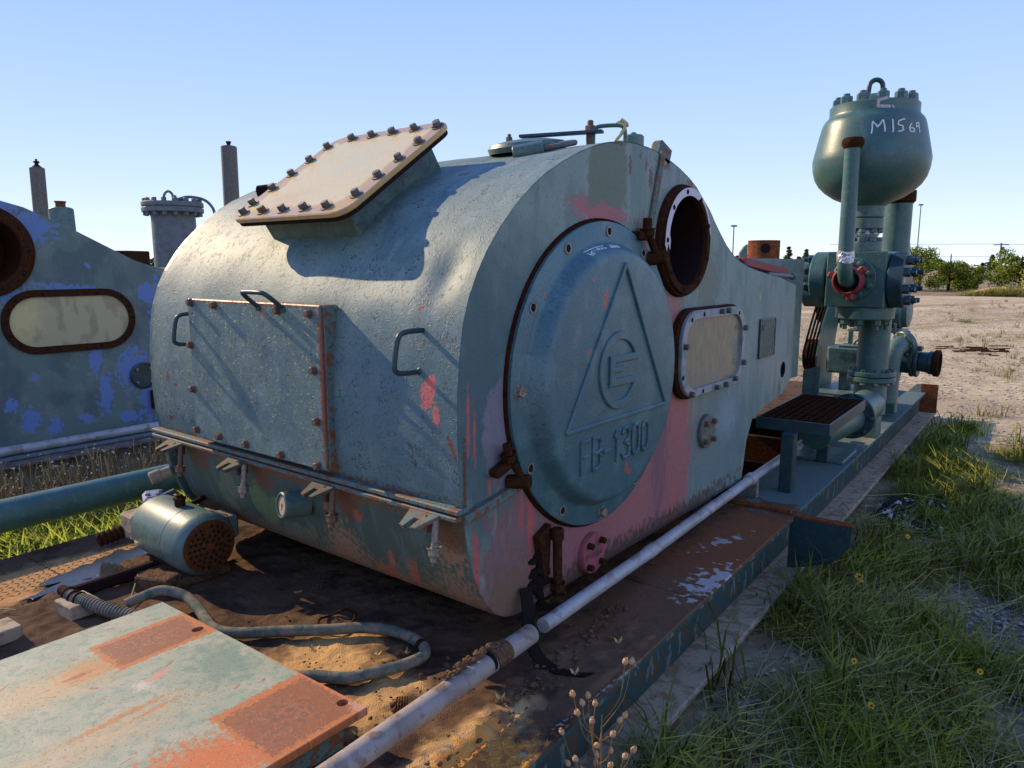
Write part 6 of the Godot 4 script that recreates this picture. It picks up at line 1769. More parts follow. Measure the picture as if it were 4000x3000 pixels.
func oil_motor() -> void:
	var t := thing("oil_pump_motor", "small teal electric motor with perforated end lying beside the hood", "electric motor", Vector3(1.52, DY, -3.0))
	var c := Vector3(1.53, 0.045, -2.80)
	var ax := Vector3(-0.03, 0, 1).normalized()
	var mb := MB.new()
	mb.lathe(c - ax * 0.46, ax, [Vector2(0, 0), Vector2(0.10, 0), Vector2(0.125, 0.012), Vector2(0.132, 0.03), Vector2(0.132, 0.30), Vector2(0.130, 0.302), Vector2(0.130, 0.305), Vector2(0.133, 0.307), Vector2(0.134, 0.41), Vector2(0.128, 0.435), Vector2(0.115, 0.455), Vector2(0.10, 0.46), Vector2(0, 0.462)], 40, 0.8)
	var body := part(t, "body", mb, M.teal)
	mb = MB.new().lathe(c - ax * 0.02, ax, [Vector2(0.112, 0.02), Vector2(0.104, 0.0235), Vector2(0, 0.0255)], 36)
	part(t, "fan_cover", mb, matt(M.rust.albedo_texture, Color(0.78, 0.8, 0.8), 0.85, 0.0, M.rough, 0.1, 0.3), "rusty perforated fan cover")
	var vx := ax.cross(Vector3.UP).normalized()
	mb = MB.new()
	for ring in [[0.03, 6], [0.05, 12], [0.07, 17], [0.09, 22]]:
		for k in ring[1]:
			if int(k * 4.0 / ring[1]) % 1 == 0 and fmod(k * 360.0 / ring[1], 90.0) < 78.0:
				var a: float = TAU * k / ring[1]
				var q: Vector3 = c + ax * 0.0072 + (vx * cos(a) + Vector3.UP * sin(a)) * ring[0]
				var e0 := (vx * cos(a) + Vector3.UP * sin(a)) * 0.0085
				var e1 := (vx * -sin(a) + Vector3.UP * cos(a)) * 0.0085
				mb.face(q + e0, q - e0 + e1, q - e0 - e1)
	part(t, "vent_holes", mb, M.black, "", "stuff")
	mb = MB.new()
	mb.box(c + Vector3(0.13, 0.03, -0.12), Vector3(0.09, 0.10, 0.13), Basis(), 0.01)
	part(t, "junction_box", mb, M.patchy)
	mb = MB.new().box(c + Vector3(0.09, 0.105, -0.09), Vector3(0.06, 0.008, 0.10), Basis(Vector3.BACK, -0.5), 0.002)
	part(t, "bent_cover", mb, M.dirtpaint)
	mb = MB.new()
	mb.box(Vector3(1.36, -0.085, -2.91), Vector3(0.09, 0.07, 0.16), Basis(Vector3.UP, 0.4), 0.006)
	mb.box(Vector3(1.5, -0.10, -3.05), Vector3(0.3, 0.04, 0.4), Basis(), 0.006)
	part(t, "foot_block", mb, M.mud)
	# blue gear pump with its coiled hose end
	var b := thing("blue_oil_pump", "small faded blue gear pump bolted behind the teal motor", "gear pump", Vector3(1.57, DY, -3.35))
	mb = MB.new()
	mb.box(Vector3(1.57, 0.115, -3.34), Vector3(0.09, 0.09, 0.14), Basis(Vector3.UP, -0.4), 0.016)
	mb.box(Vector3(1.55, 0.10, -3.28), Vector3(0.10, 0.11, 0.035), Basis(Vector3.UP, -0.4), 0.01)
	part(b, "body", mb, M.blue)
	mb = MB.new()
	for q in [[-0.03, 0.0], [0.03, 0.0], [0.0, 0.03]]: mb.hexbolt(Vector3(1.57 + q[0], 0.157, -3.33 + q[1]), Vector3.UP, 0.011, 0.012)
	mb.cyl(Vector3(1.60, 0.13, -3.34), Vector3(1.68, 0.14, -3.36), 0.012, -1, 10)
	part(b, "cap_screws", mb, M.blue)
	mb = MB.new().box(Vector3(1.50, 0.02, -3.38), Vector3(0.09, 0.12, 0.12), Basis(), 0.012)
	part(b, "bracket", mb, M.dirtpaint)
	mb = MB.new()
	mb.cyl(Vector3(1.46, -0.01, -3.42), Vector3(1.36, -0.035, -3.46), 0.028, -1, 14)
	for k in 5: mb.cyl(Vector3(1.455 - k * 0.02, -0.011 - k * 0.005, -3.422 - k * 0.008), Vector3(1.443 - k * 0.02, -0.014 - k * 0.005, -3.427 - k * 0.008), 0.034, -1, 14)
	part(b, "coil_fitting", mb, M.drust)
	mb = MB.new()
	mb.cyl(Vector3(1.53, 0.175, -3.02), Vector3(1.53, 0.205, -3.02), 0.022, -1, 12)
	mb.hexbolt(Vector3(1.53, 0.203, -3.02), Vector3.UP, 0.026, 0.012, 0.0, 0.012)
	part(t, "breather", mb, M.drust)
	mb = MB.new().cyl(Vector3(1.56, 0.15, -3.05), Vector3(1.95, 0.13, -3.3), 0.012, -1, 10)
	part(t, "oil_line", mb, M.drust)

func hoses() -> void:
	var r := 0.0195
	var t := thing("rubber_hose", "dirty green rubber hose looping across the deck beside the base plate", "hose", Vector3(1.4, DY, -2.0), "hoses on the deck")
	var y := DY + r + 0.012
	var pts := [Vector3(1.17, y + 0.02, -2.78), Vector3(1.22, y + 0.03, -2.77), Vector3(1.29, y + 0.045, -2.735), Vector3(1.335, y + 0.03, -2.65), Vector3(1.325, y + 0.015, -2.53), Vector3(1.295, y, -2.38), Vector3(1.33, y, -2.28), Vector3(1.45, y, -2.15), Vector3(1.54, y, -2.05), Vector3(1.63, y, -1.96), Vector3(1.68, y, -1.85), Vector3(1.683, y, -1.74), Vector3(1.655, y, -1.675), Vector3(1.61, y, -1.65), Vector3(1.52, y, -1.67), Vector3(1.44, y, -1.71), Vector3(1.38, y, -1.745), Vector3(1.32, y, -1.84), Vector3(1.24, y - 0.01, -1.95)]
	var sp := smooth(pts, 8)
	var mb := MB.new().tube(sp, r, 16)
	part(t, "hose", mb, M.hose)
	mb = MB.new()
	for i in range(20, 30):
		for k in 1: mb.tube([sp[i], sp[i].lerp(sp[i + 1], 0.4)], r * 1.05, 16, false)
	part(t, "wire_ribs", mb, M.hose)
	mb = MB.new().cyl(Vector3(1.672, y, -1.715), Vector3(1.664, y, -1.695), r * 1.15, -1, 16)
	part(t, "band", mb, M.drust)
	var b := thing("rubber_hose", "short ribbed hose end with wire clamps left of the base plate", "hose", Vector3(1.1, DY, -2.85), "hoses on the deck")
	var p2 := smooth([Vector3(1.065, -0.055, -3.03), Vector3(1.068, -0.06, -2.97), Vector3(1.08, -0.06, -2.91), Vector3(1.11, -0.072, -2.80), Vector3(1.15, -0.08, -2.69), Vector3(1.19, -0.085, -2.56)], 8)
	mb = MB.new().tube(p2, 0.0235, 16)
	part(b, "hose", mb, M.hose)
	mb = MB.new()
	for i in range(14, 40): mb.tube([p2[i], p2[i].lerp(p2[i + 1], 0.45)], 0.0262, 16)
	part(b, "ribs", mb, M.hose)
	for k in 3:
		mb = MB.new().tube([p2[2 + k * 5], p2[3 + k * 5]], 0.030, 16)
		part(b, "hose_clamp", mb, M.drust)
	mb = MB.new().cyl(Vector3(1.06, -0.052, -3.07), Vector3(1.065, -0.055, -3.02), 0.02, -1, 14)
	part(b, "nipple", mb, M.drust)

# ---------------------------------------------------------------- the second pump and what stands round it
const SIZE_2 := 1.5
func left_pump() -> void:
	var zf := -5.6
	var t := thing("mud_pump", "second mud pump on the left with peeling blue and dark green side plate", "mud pump", Vector3(1.6, 0, -6.5))
	var out := PackedVector2Array()
	for q in [[0.3, 0.0], [2.86, 0.0], [2.88, 1.165], [2.764, 1.19], [2.63, 1.235], [2.265, 1.425], [1.94, 1.575], [1.75, 1.625], [1.45, 1.66], [1.1, 1.62], [0.75, 1.48], [0.45, 1.22], [0.3, 0.85]]: out.append(Vector2(q[0], q[1]))
	var rr := Rect2(0.2, -1.7, 2.8, 1.75)
	var F: PackedByteArray = NZ.fine
	var p := Painter.new(900, 562, rr, s8(96, 112, 108))
	p.all(s8(112, 124, 116), NZ.mid, 1, 0.8, 0.5, 0.72, 0.8).all(s8(80, 94, 96), NZ.big, 1, 1, 0.48, 0.7, 0.8, 70)
	var bl := s8(98, 124, 180)
	for q in [[1.75, 1.55, .16, .1], [1.95, 1.45, .18, .12], [1.86, 1.32, .12, .14], [1.80, 1.12, .05, .2], [1.86, 0.99, .07, .08], [2.2, 1.04, .3, .03], [2.3, .55, .06, .14], [2.35, .28, .06, .16], [2.55, .45, .12, .18], [2.68, .25, .11, .26], [2.75, .8, .05, .4], [2.7, 1.0, .08, .08], [1.86, .16, .06, .1], [2.0, .1, .05, .08], [1.55, .2, .08, .12], [1.75, .28, .05, .05], [2.2, .12, .05, .04], [2.5, .08, .1, .05], [1.4, .35, .05, .1], [1.9, 0.45, .03, .03], [2.3, 1.2, .03, .02]]:
		p.blob(bl, Vector2(q[0], -q[1]), Vector2(q[2], q[3]), 0.1, NZ.mid, 3.0, 3.0, 1.5, 0.12, 0.18, 0.92)
	p.all(s8(120, 132, 120), NZ.grain, 1, 1, 0.7, 0.8, 0.5)
	var m := matt(p.tex(), Color(1, 1, 1), 0.7, 0.0, M.rough, 0.08, 0.0)
	var mb := MB.new()
	mb.mode = 1; mb.r = rr
	mb.prism(out, Vector3(0, 0, zf - 0.04), Vector3.RIGHT, Vector3.UP, 0.04, 0.004, [circle(Vector2(1.68, 1.29), 0.235, 36)])
	part(t, "side_plate", mb, m, "peeling blue and dark green side plate")
	mb = MB.new()
	mb.prism(MB.inset(out, 0.004), Vector3(0, 0, zf - 1.85), Vector3.RIGHT, Vector3.UP, 1.40, 0.0)
	part(t, "hood", mb, M.teal)
	mb = MB.new()
	mb.prism(MB.inset(out, 0.02), Vector3(0, 0, zf - 0.46), Vector3.RIGHT, Vector3.UP, 0.425, 0.0, [circle(Vector2(1.68, 1.29), 0.236, 36)])
	part(t, "frame", mb, M.drust)
	mb = MB.new().lathe(Vector3(1.68, 1.29, zf), Vector3.BACK, [Vector2(0.30, 0), Vector2(0.295, 0.025), Vector2(0.285, 0.03), Vector2(0.225, 0.03), Vector2(0.215, 0.02), Vector2(0.215, -0.3), Vector2(0.0, -0.3)], 44)
	var port := part(t, "open_port", mb, M.drust, "open round port with a rusty flange")
	var hm := MB.new().lathe(Vector3.ZERO, Vector3.UP, [Vector2(0.012, 0), Vector2(0, 0.0005)], 12).mesh()
	for k in 10: put(port, "bolt_hole", hm, M.black, facing(Vector3(1.68, 1.29, zf + 0.031) + Vector3(cos(TAU * k / 10), sin(TAU * k / 10), 0) * 0.258, Vector3.BACK))
	var wc := Vector2(2.168, 0.82)
	mb = MB.new()
	mb.prism(rounded(wc, Vector2(0.86, 0.43), 0.21, 10), Vector3(0, 0, zf - 0.002), Vector3.RIGHT, Vector3.UP, 0.022, 0.004, [rounded(wc, Vector2(0.77, 0.335), 0.165, 10)])
	var win := part(t, "window", mb, M.drust, "slot-shaped window with a yellowed pane")
	mb = MB.new()
	mb.mode = 1; mb.r = Rect2(1.7, -1.05, 0.92, 0.46)
	mb.prism(rounded(wc, Vector2(0.775, 0.34), 0.168, 10), Vector3(0, 0, zf - 0.001), Vector3.RIGHT, Vector3.UP, 0.008)
	var gp := Painter.new(276, 138, mb.r, s8(176, 164, 128)).all(s8(150, 138, 112), NZ.mid, 1.2, 0.6, 0.45, 0.7, 0.8)
	gp.blob(s8(206, 190, 132), Vector2(1.86, -0.85), Vector2(0.16, 0.2), 0.0, F, 1, 1, 0.5, 0.0, 0.7, 0.8)
	part(win, "pane", mb, matt(gp.tex(), Color(1, 1, 1), 0.35, 0.0, null, 0.0, 0.0))
	for k in 14:
		var a := TAU * k / 14
		var q := wc + Vector2(clampf(cos(a) * 0.6, -0.22, 0.22) + cos(a) * 0.19, sin(a) * 0.19)
		put(win, "bolt_hole", hm, M.black, facing(Vector3(q.x, q.y, zf + 0.0205), Vector3.BACK))
	mb = MB.new().lathe(Vector3(2.63, 0.38, zf), Vector3.BACK, [Vector2(0.10, 0), Vector2(0.10, 0.015), Vector2(0.09, 0.02), Vector2(0.088, 0.008), Vector2(0, 0.008)], 32)
	var rc := part(t, "round_cover", mb, M.navy)
	for k in 4: put(rc, "bolt", MB.new().hexbolt(Vector3.ZERO, Vector3.UP, 0.011, 0.012).mesh(), M.steel, facing(Vector3(2.63, 0.38, zf + 0.008) + Vector3(cos(PI / 4 + k * PI / 2), sin(PI / 4 + k * PI / 2), 0) * 0.07, Vector3.BACK))
	mb = MB.new()
	mb.cyl(Vector3(2.70, 0.26, zf + 0.02), Vector3(2.70, 0.12, zf + 0.02), 0.035, -1, 14)
	mb.cyl(Vector3(2.70, 0.26, zf + 0.05), Vector3(2.95, 0.02, zf + 0.10), 0.013, -1, 10)
	part(t, "drain_valve", mb, M.drust)
	# the second skid
	var s := thing("pump_skid", "whitish paint-worn skid under the second pump with a pale pipe along its edge", "skid", Vector3(1.0, GY, -5.5))
	mb = MB.new()
	mb.box(Vector3(0.9, -0.045, -6.3), Vector3(6.4, 0.02, 1.75), Basis(), 0.003)
	part(s, "deck_plate", mb, M.grey)
	var wm := matt(Painter.new(512, 256, Rect2(0, 0, 1, 1), s8(112, 104, 98)).all(s8(80, 68, 58), NZ.big, 1, 2, 0.45, 0.7, 0.85).all(s8(108, 84, 70), NZ.mid, 1, 1, 0.6, 0.7, 0.9, 60).tex(), Color(1, 1, 1), 0.7, 0.0, M.rough, 0.1, 1.2)
	mb = MB.new()
	mb.box(Vector3(0.9, -0.07, -5.40), Vector3(6.4, 0.022, 0.16), Basis(), 0.004)
	mb.box(Vector3(0.9, -0.28, -5.44), Vector3(6.4, 0.40, 0.02), Basis(), 0.0)
	mb.box(Vector3(0.9, -0.47, -5.40), Vector3(6.4, 0.022, 0.16), Basis(), 0.004)
	part(s, "side_beam", mb, wm)
	mb = MB.new().tube([Vector3(-1.8, 0.0, -5.49), Vector3(1.0, 0.0, -5.49), Vector3(4.0, 0.0, -5.50)], 0.032, 14)
	part(s, "edge_pipe", mb, M.pipe)
	# stacks, stub and vessel that rise behind it
	var po := thing("rusty_pipe", "rust-streaked upright pipe with a small cap behind the second pump's roof", "pipe", Vector3(3.53, 1.3, -9.68), "upright pipes behind the second pump")
	mb = MB.new().cyl(Vector3(3.50, 1.0, -9.62), Vector3(3.545, 2.30, -9.72), 0.078, -1, 20, 0.004)
	part(po, "pipe", mb, M.patchy)
	mb = MB.new().lathe(Vector3(3.545, 2.30, -9.72), Vector3.UP, [Vector2(0.078, -0.01), Vector2(0.03, 0.03), Vector2(0.02, 0.04), Vector2(0.02, 0.055), Vector2(0.034, 0.06), Vector2(0.03, 0.075), Vector2(0.012, 0.08), Vector2(0.012, 0.10), Vector2(0, 0.10)], 16)
	part(po, "cap", mb, M.drust)
	var rp := po
	po = thing("rusty_pipe", "taller rust-streaked upright pipe left of the hatch lid", "pipe", Vector3(5.2, 1.3, -8.46), "upright pipes behind the second pump")
	mb = MB.new().cyl(Vector3(5.14, 1.0, -8.36), Vector3(5.23, 2.62, -8.49), 0.094, -1, 20, 0.004)
	part(po, "pipe", mb, M.patchy)
	mb = MB.new().cyl(Vector3(5.23, 2.61, -8.49), Vector3(5.23, 2.67, -8.49), 0.022, -1, 12)
	mb.cyl(Vector3(5.23, 2.66, -8.49), Vector3(5.23, 2.685, -8.49), 0.03, -1, 12)
	part(po, "plug", mb, M.drust)
	var st := thing("pipe_stub", "short grey-green stub with a rusty neck beside the thin rusty pipe", "pipe", Vector3(3.44, 1.2, -8.87))
	mb = MB.new().cyl(Vector3(3.42, 1.1, -8.80), Vector3(3.44, 1.80, -8.90), 0.122, -1, 24, 0.01)
	part(st, "stub", mb, M.teal)
	mb = MB.new().lathe(Vector3(3.44, 1.79, -8.90), Vector3.UP, [Vector2(0.05, 0), Vector2(0.048, 0.07), Vector2(0.058, 0.08), Vector2(0.058, 0.09), Vector2(0, 0.09)], 20)
	part(st, "neck", mb, M.rust)
	var v := thing("filter_vessel", "grey cylindrical vessel with bolted flat flange and a hose over its rim", "pressure vessel", Vector3(4.98, GY, -9.45))
	var c := Vector3(4.98, 0, -9.45)
	mb = MB.new().cyl(c + Vector3.UP * GY, c + Vector3.UP * 1.90, 0.265, -1, 40, 0.0)
	part(v, "shell", mb, M.grey)
	mb = MB.new()
	mb.cyl(c + Vector3.UP * 1.865, c + Vector3.UP * 1.92, 0.37, -1, 44, 0.005)
	mb.cyl(c + Vector3.UP * 1.935, c + Vector3.UP * 1.99, 0.37, -1, 44, 0.005)
	mb.cyl(c + Vector3.UP * 1.91, c + Vector3.UP * 1.94, 0.35, -1, 44, 0.0)
	part(v, "flange", mb, M.grey)
	var nb := MB.new().hexbolt(Vector3.ZERO, Vector3.UP, 0.03, 0.045).mesh()
	for k in 16:
		var q := Vector3(cos(TAU * k / 16), 0, sin(TAU * k / 16)) * 0.325
		put(v, "stud_nut", nb, M.grey, facing(c + q + Vector3.UP * 1.99, Vector3.UP, k))
		put(v, "stud_nut", nb, M.grey, facing(c + q + Vector3.UP * 1.865, Vector3.DOWN, k))
	mb = MB.new()
	var eye := []
	for k in 13: eye.append(c + Vector3(-0.12, 2.03, 0.14) + Vector3(0.8, 0, 0.6) * cos(PI * k / 12) * 0.055 + Vector3.UP * sin(PI * k / 12) * 0.085)
	mb.tube(eye, 0.016, 8)
	part(v, "lifting_eye", mb, M.grey)
	mb = MB.new().tube(smooth([c + Vector3(0.02, 2.03, 0.1), c + Vector3(0.12, 2.06, 0.2), c + Vector3(0.28, 2.02, 0.30), c + Vector3(0.36, 1.88, 0.36), c + Vector3(0.32, 1.68, 0.36), c + Vector3(0.20, 1.5, 0.3)], 6), 0.018, 8)
	mb.cyl(c + Vector3(0.0, 1.98, 0.05), c + Vector3(0.0, 2.08, 0.05), 0.03, -1, 10)
	mb.cyl(c + Vector3(0.0, 2.02, 0.05), c + Vector3(0.13, 2.03, 0.16), 0.026, -1, 10)
	part(v, "hose", mb, M.grey)
	mb = MB.new()
	mb.box(Vector3(3.8, 1.27, -8.25), Vector3(0.36, 0.16, 0.3), Basis(Vector3.UP, 0.5), 0.01)
	mb.box(Vector3(3.8, 1.27 - 0.85, -8.25), Vector3(0.3, 1.55, 0.25), Basis(Vector3.UP, 0.5), 0.01)
	var rb := tag(part(self, "rusty_box", mb, M.drust), "rusty steel box at the low end of the second pump's roof", "box")
	mb = MB.new().box(Vector3(4.55, 0.55, -8.0), Vector3(1.6, 1.25, 0.6), Basis(Vector3.UP, 0.4), 0.02)
	var sh := tag(part(self, "steel_housing", mb, M.patchy), "low patchy steel housing under the grey vessel", "housing")
	# the second group is enlarged about the camera so sunlight reaches the near deck
	for o in [t, s, po, rp, st, v, rb, sh]:
		o.transform = Transform3D(Basis().scaled(Vector3.ONE * SIZE_2), Vector3(0, 1.2 - 1.2 * SIZE_2, 0)) * (o as Node3D).transform
	# the long green pipe between the two pumps
	mb = MB.new().tube([Vector3(-0.6, 0.045, -3.90), Vector3(1.0, 0.04, -3.93), Vector3(2.1, 0.035, -3.945), Vector3(4.6, 0.03, -3.99)], 0.078, 28)
	tag(part(self, "green_pipe", mb, M.dteal), "thick glossy dark green pipe crossing behind the motor to the hood", "pipe")
	mb = MB.new()
	mb.cyl(Vector3(1.66, 0.245, -3.34), Vector3(1.60, 0.23, -3.36), 0.026, -1, 16)
	mb.cyl(Vector3(1.62, 0.235, -3.355), Vector3(1.575, 0.222, -3.37), 0.03, -1, 16)
	mb.cyl(Vector3(1.577, 0.2225, -3.3695), Vector3(1.574, 0.2215, -3.3705), 0.02, -1, 14, 0.0)
	tag(part(self, "pipe_nipple", mb, M.dirtpaint), "pale threaded nipple poking out left of the lower case", "pipe fitting")

# ---------------------------------------------------------------- trees, poles and the far edge of the yard
func tree(label: String, at: Vector3, h: float, wd: float, kind: int, sd: int, group := "trees along the far edge of the yard") -> void:
	var t := thing("tree" if kind == 0 else "cedar_tree", label, "tree", at, group)
	var g := RandomNumberGenerator.new()
	g.seed = sd
	var mb := MB.new()
	mb.cyl(at, at + Vector3(0, h * 0.85, 0), h * 0.022 + 0.04, 0.03, 8)
	for k in 7:
		var a := g.randf() * TAU
		var y := h * g.randf_range(0.2, 0.7)
		mb.cyl(at + Vector3(0, y, 0), at + Vector3(cos(a) * wd * 0.35, y + h * 0.14, sin(a) * wd * 0.35), 0.05, 0.015, 6)
	part(t, "trunk", mb, M.drust)
	mb = MB.new()
	var lobes := []
	if kind == 0:
		for k in 16: lobes.append([Vector3(g.randf_range(-0.5, 0.5) * wd * 0.72, h * g.randf_range(0.12, 0.86), g.randf_range(-0.5, 0.5) * wd * 0.72), wd * g.randf_range(0.13, 0.25)])
	else:
		for k in 14:
			var u := k / 13.0
			var r := wd * 0.5 * pow(1.0 - u * 0.94, 0.8)
			for j in 3:
				var a := g.randf() * TAU
				lobes.append([Vector3(cos(a) * r * 0.5, h * (0.06 + u * 0.9), sin(a) * r * 0.5), r * 0.55 + 0.06])
	var per := 420 if kind == 0 else 110
	for lb in lobes:
		var tone := g.randf_range(0.75, 1.2)
		for k in per:
			var d := Vector3(g.randfn(), g.randfn(), g.randfn()).normalized()
			var c: Vector3 = at + lb[0] + d * lb[1] * pow(g.randf(), 0.4) * Vector3(1, 0.85, 1)
			var s := g.randf_range(0.035, 0.08) * (1.0 if kind == 0 else 0.8)
			var u := Vector3(g.randfn(), g.randfn() * 0.6, g.randfn()).normalized()
			var w := u.cross(Vector3(g.randfn(), g.randfn(), g.randfn())).normalized()
			var q := tone * g.randf_range(0.8, 1.2)
			mb.col = Color(0.27 * q, 0.33 * q, 0.055 * q) if kind == 0 else Color(0.15 * q, 0.20 * q, 0.05 * q)
			var nr := (d + u.cross(w) * 0.6).normalized()
			mb.tri(c + u * s, c + w * s * 0.7, c - u * s, nr, nr, nr)
			mb.tri(c - u * s, c - w * s * 0.7, c + u * s, nr, nr, nr)
	part(t, "crown", mb, M.leaf)

func far_things() -> void:
	var base := GY - 0.05
	var P := func(deg: float, dist: float) -> Vector3:   # bearing to the right of the yard road, distance
		var a := deg_to_rad(38.14 - deg)
		return Vector3(cos(a) * dist, base, -sin(a) * dist)
	var left := [
		["tall rounded green tree nearest behind the dampener's studs", 28.6, 56.0, 5.0, 5.2, 0], ["broad green tree right of the tallest one", 30.3, 58.0, 4.7, 5.0, 0], ["dark green tree at the left of the tree clump", 27.6, 60.0, 4.5, 3.6, 1],
		["low green tree at the right end of the tree clump", 31.3, 62.0, 3.2, 3.6, 0], ["bright yellow-green tree at the right edge of the view", 34.2, 58.0, 4.5, 5.6, 0], ["leaning green tree beyond the bright yellow-green one", 37.0, 61.0, 4.6, 5.0, 0],
		["small cedar left of the thin lamp pole", 17.1, 54.0, 3.6, 2.2, 1], ["pointed cedar beside the rusty vent stack", 20.2, 52.0, 3.7, 2.4, 1], ["second pointed cedar left of the cross block", 21.4, 53.0, 3.5, 2.4, 1], ["bushy low cedar between the two pointed ones", 20.9, 55.0, 2.9, 2.8, 1], ["short cedar right next to the cross block", 22.4, 52.0, 3.0, 2.0, 1], ["dark cedar glimpsed past the second pump's pipe", 26.4, 58.0, 4.2, 2.6, 1],
		["small faraway tree below the utility wires", 32.6, 96.0, 3.6, 3.4, 1], ["tiny faraway tree beside the utility pole", 33.4, 100.0, 3.2, 3.4, 0]]
	var n := 40
	for q in left:
		tree(q[0], P.call(q[1], q[2]), q[3] * (0.62 if q[5] == 0 else 0.8), q[4] * 0.62, q[5], n)
		n += 1
	# far, low line of woods
	var mb := MB.new()
	var g := RandomNumberGenerator.new()
	g.seed = 77
	for k in 3600:
		var a := deg_to_rad(38.14 - g.randf_range(-60, 50))
		var dist := 330.0 + g.randf() * 40.0
		var hh := 3.5 + 1.6 * sin(a * 37.0) + 1.2 * sin(a * 91.0)
		var c := Vector3(cos(a) * dist, base + g.randf() * hh, -sin(a) * dist)
		var s := g.randf_range(0.7, 1.6)
		var u := Vector3(g.randfn(), g.randfn(), g.randfn()).normalized()
		var w := u.cross(Vector3(g.randfn(), g.randfn(), g.randfn())).normalized()
		var q := g.randf_range(0.7, 1.2)
		mb.col = Color(0.075 * q, 0.10 * q, 0.055 * q)
		mb.tri(c + u * s, c + w * s, c - u * s, Vector3.UP, Vector3.UP, Vector3.UP)
		mb.tri(c - u * s, c - w * s, c + u * s, Vector3.UP, Vector3.UP, Vector3.UP)
	tag(part(self, "distant_woods", mb, M.leaf), "low hazy line of woods along the horizon", "woods", "", "stuff")
	# poles
	for q in [[16.36, 48.0, 4.1, "thin lamp pole left of the small cedar"], [28.3, 66.0, 6.3, "thin lamp pole rising behind the dampener neck"], [33.0, 108.0, 4.4, "wooden utility pole carrying wires in the distance"]]:
		var at: Vector3 = P.call(q[1] - q[1] + q[0], q[1])
		var t := thing("lamp_pole" if q[1] < 100 else "utility_pole", q[3], "pole", at)
		mb = MB.new().cyl(at, at + Vector3(0, q[2], 0), 0.05 if q[1] < 100 else 0.11, 0.035 if q[1] < 100 else 0.09, 8)
		part(t, "pole", mb, M.grey)
		mb = MB.new()
		if q[1] < 100: mb.box(at + Vector3(0, q[2], 0), Vector3(0.3, 0.1, 0.3), Basis(), 0.02)
		else:
			mb.box(at + Vector3(0, q[2] - 0.25, 0), Vector3(0.1, 0.1, 1.6), Basis(), 0.0)
			mb.cyl(at + Vector3(0.2, q[2] - 1.1, 0.2), at + Vector3(0.2, q[2] - 0.5, 0.2), 0.16, -1, 10)
		part(t, "head" if q[1] < 100 else "crossarm", mb, M.grey)
		if q[1] >= 100:
			mb = MB.new()
			for k in 2:
				var y: float = at.y + q[2] - 0.15 - k * 1.5
				var pts := []
				for i in 13: pts.append(Vector3(at.x + 2.0 * (i - 5), y - 0.3 * sin(PI * clampf((i - 5) / 7.0, 0, 1)), at.z + 3.4 * (i - 5)))
				mb.tube(pts, 0.02, 4)
			part(t, "wire", mb, M.black)
	# white pickup far off, wire fence, sand heaps
	var ta: Vector3 = P.call(32.0, 105.0)
	var tr := thing("white_pickup", "small white pickup parked far off among the trees", "pickup", ta)
	var tb := Basis(Vector3.UP, 1.1)
	var wm := matt(null, s8(222, 222, 220), 0.35, 0.0, null, 0.0, 0.0)
	mb = MB.new().box(ta + Vector3(0, 0.75, 0), Vector3(4.6, 0.6, 1.8), tb, 0.12)
	mb.box(ta + tb * Vector3(0.2, 1.3, 0), Vector3(1.7, 0.65, 1.6), tb, 0.2)
	part(tr, "body", mb, wm)
	mb = MB.new().box(ta + tb * Vector3(0.2, 1.32, 0), Vector3(1.5, 0.4, 1.64), tb, 0.1)
	part(tr, "windows", mb, M.black)
	for sx in [-1.4, 1.4]:
		for sz in [-0.82, 0.82]:
			mb = MB.new().cyl(ta + tb * Vector3(sx, 0.36, sz - 0.1), ta + tb * Vector3(sx, 0.36, sz + 0.1), 0.36, -1, 16)
			part(tr, "wheel", mb, M.black)
	var fa: Vector3 = P.call(33.0, 66.0)
	var fb: Vector3 = P.call(39.0, 62.0)
	var fe := thing("wire_fence", "low wire fence with thin posts by the far trees", "fence", fa)
	for k in 7:
		var q := fa.lerp(fb, k / 6.0)
		mb = MB.new().cyl(q, q + Vector3(0, 1.3, 0), 0.04, -1, 6)
		part(fe, "post", mb, M.grey)
	for k in 3:
		mb = MB.new().cyl(fa + Vector3(0, 0.4 + 0.42 * k, 0), fb + Vector3(0, 0.4 + 0.42 * k, 0), 0.012, -1, 5)
		part(fe, "wire", mb, M.grey)
	for q in [[33.3, 54.0, 1.6, "pale sand heap nearest the pickup, longest of the three"], [34.4, 53.0, 1.1, "small pale sand heap in the middle of the three"], [35.2, 53.0, 1.5, "pale sand heap at the right edge of the view"]]:
		var c: Vector3 = P.call(q[0], q[1])
		mb = MB.new()
		for i in 10:
			for j in 14:
				var v := []
				for k in [[0, 0], [0, 1], [1, 1], [1, 0]]:
					var r: float = (i + k[0]) / 10.0
					var a: float = TAU * (j + k[1]) / 14.0
					v.append(c + Vector3(cos(a) * r * q[2], (1 - r * r) * 0.36 * (1.0 + 0.3 * sin(a * 3.0)), sin(a) * r * q[2] * 1.2))
				mb.quad(v[0], v[1], v[2], v[3])
		tag(part(self, "sand_heap", mb, matt(null, s8(206, 176, 138), 0.95, 0, M.lumpy, 2.0, 1.0)), q[3], "sand heap", "sand heaps by the far trees")

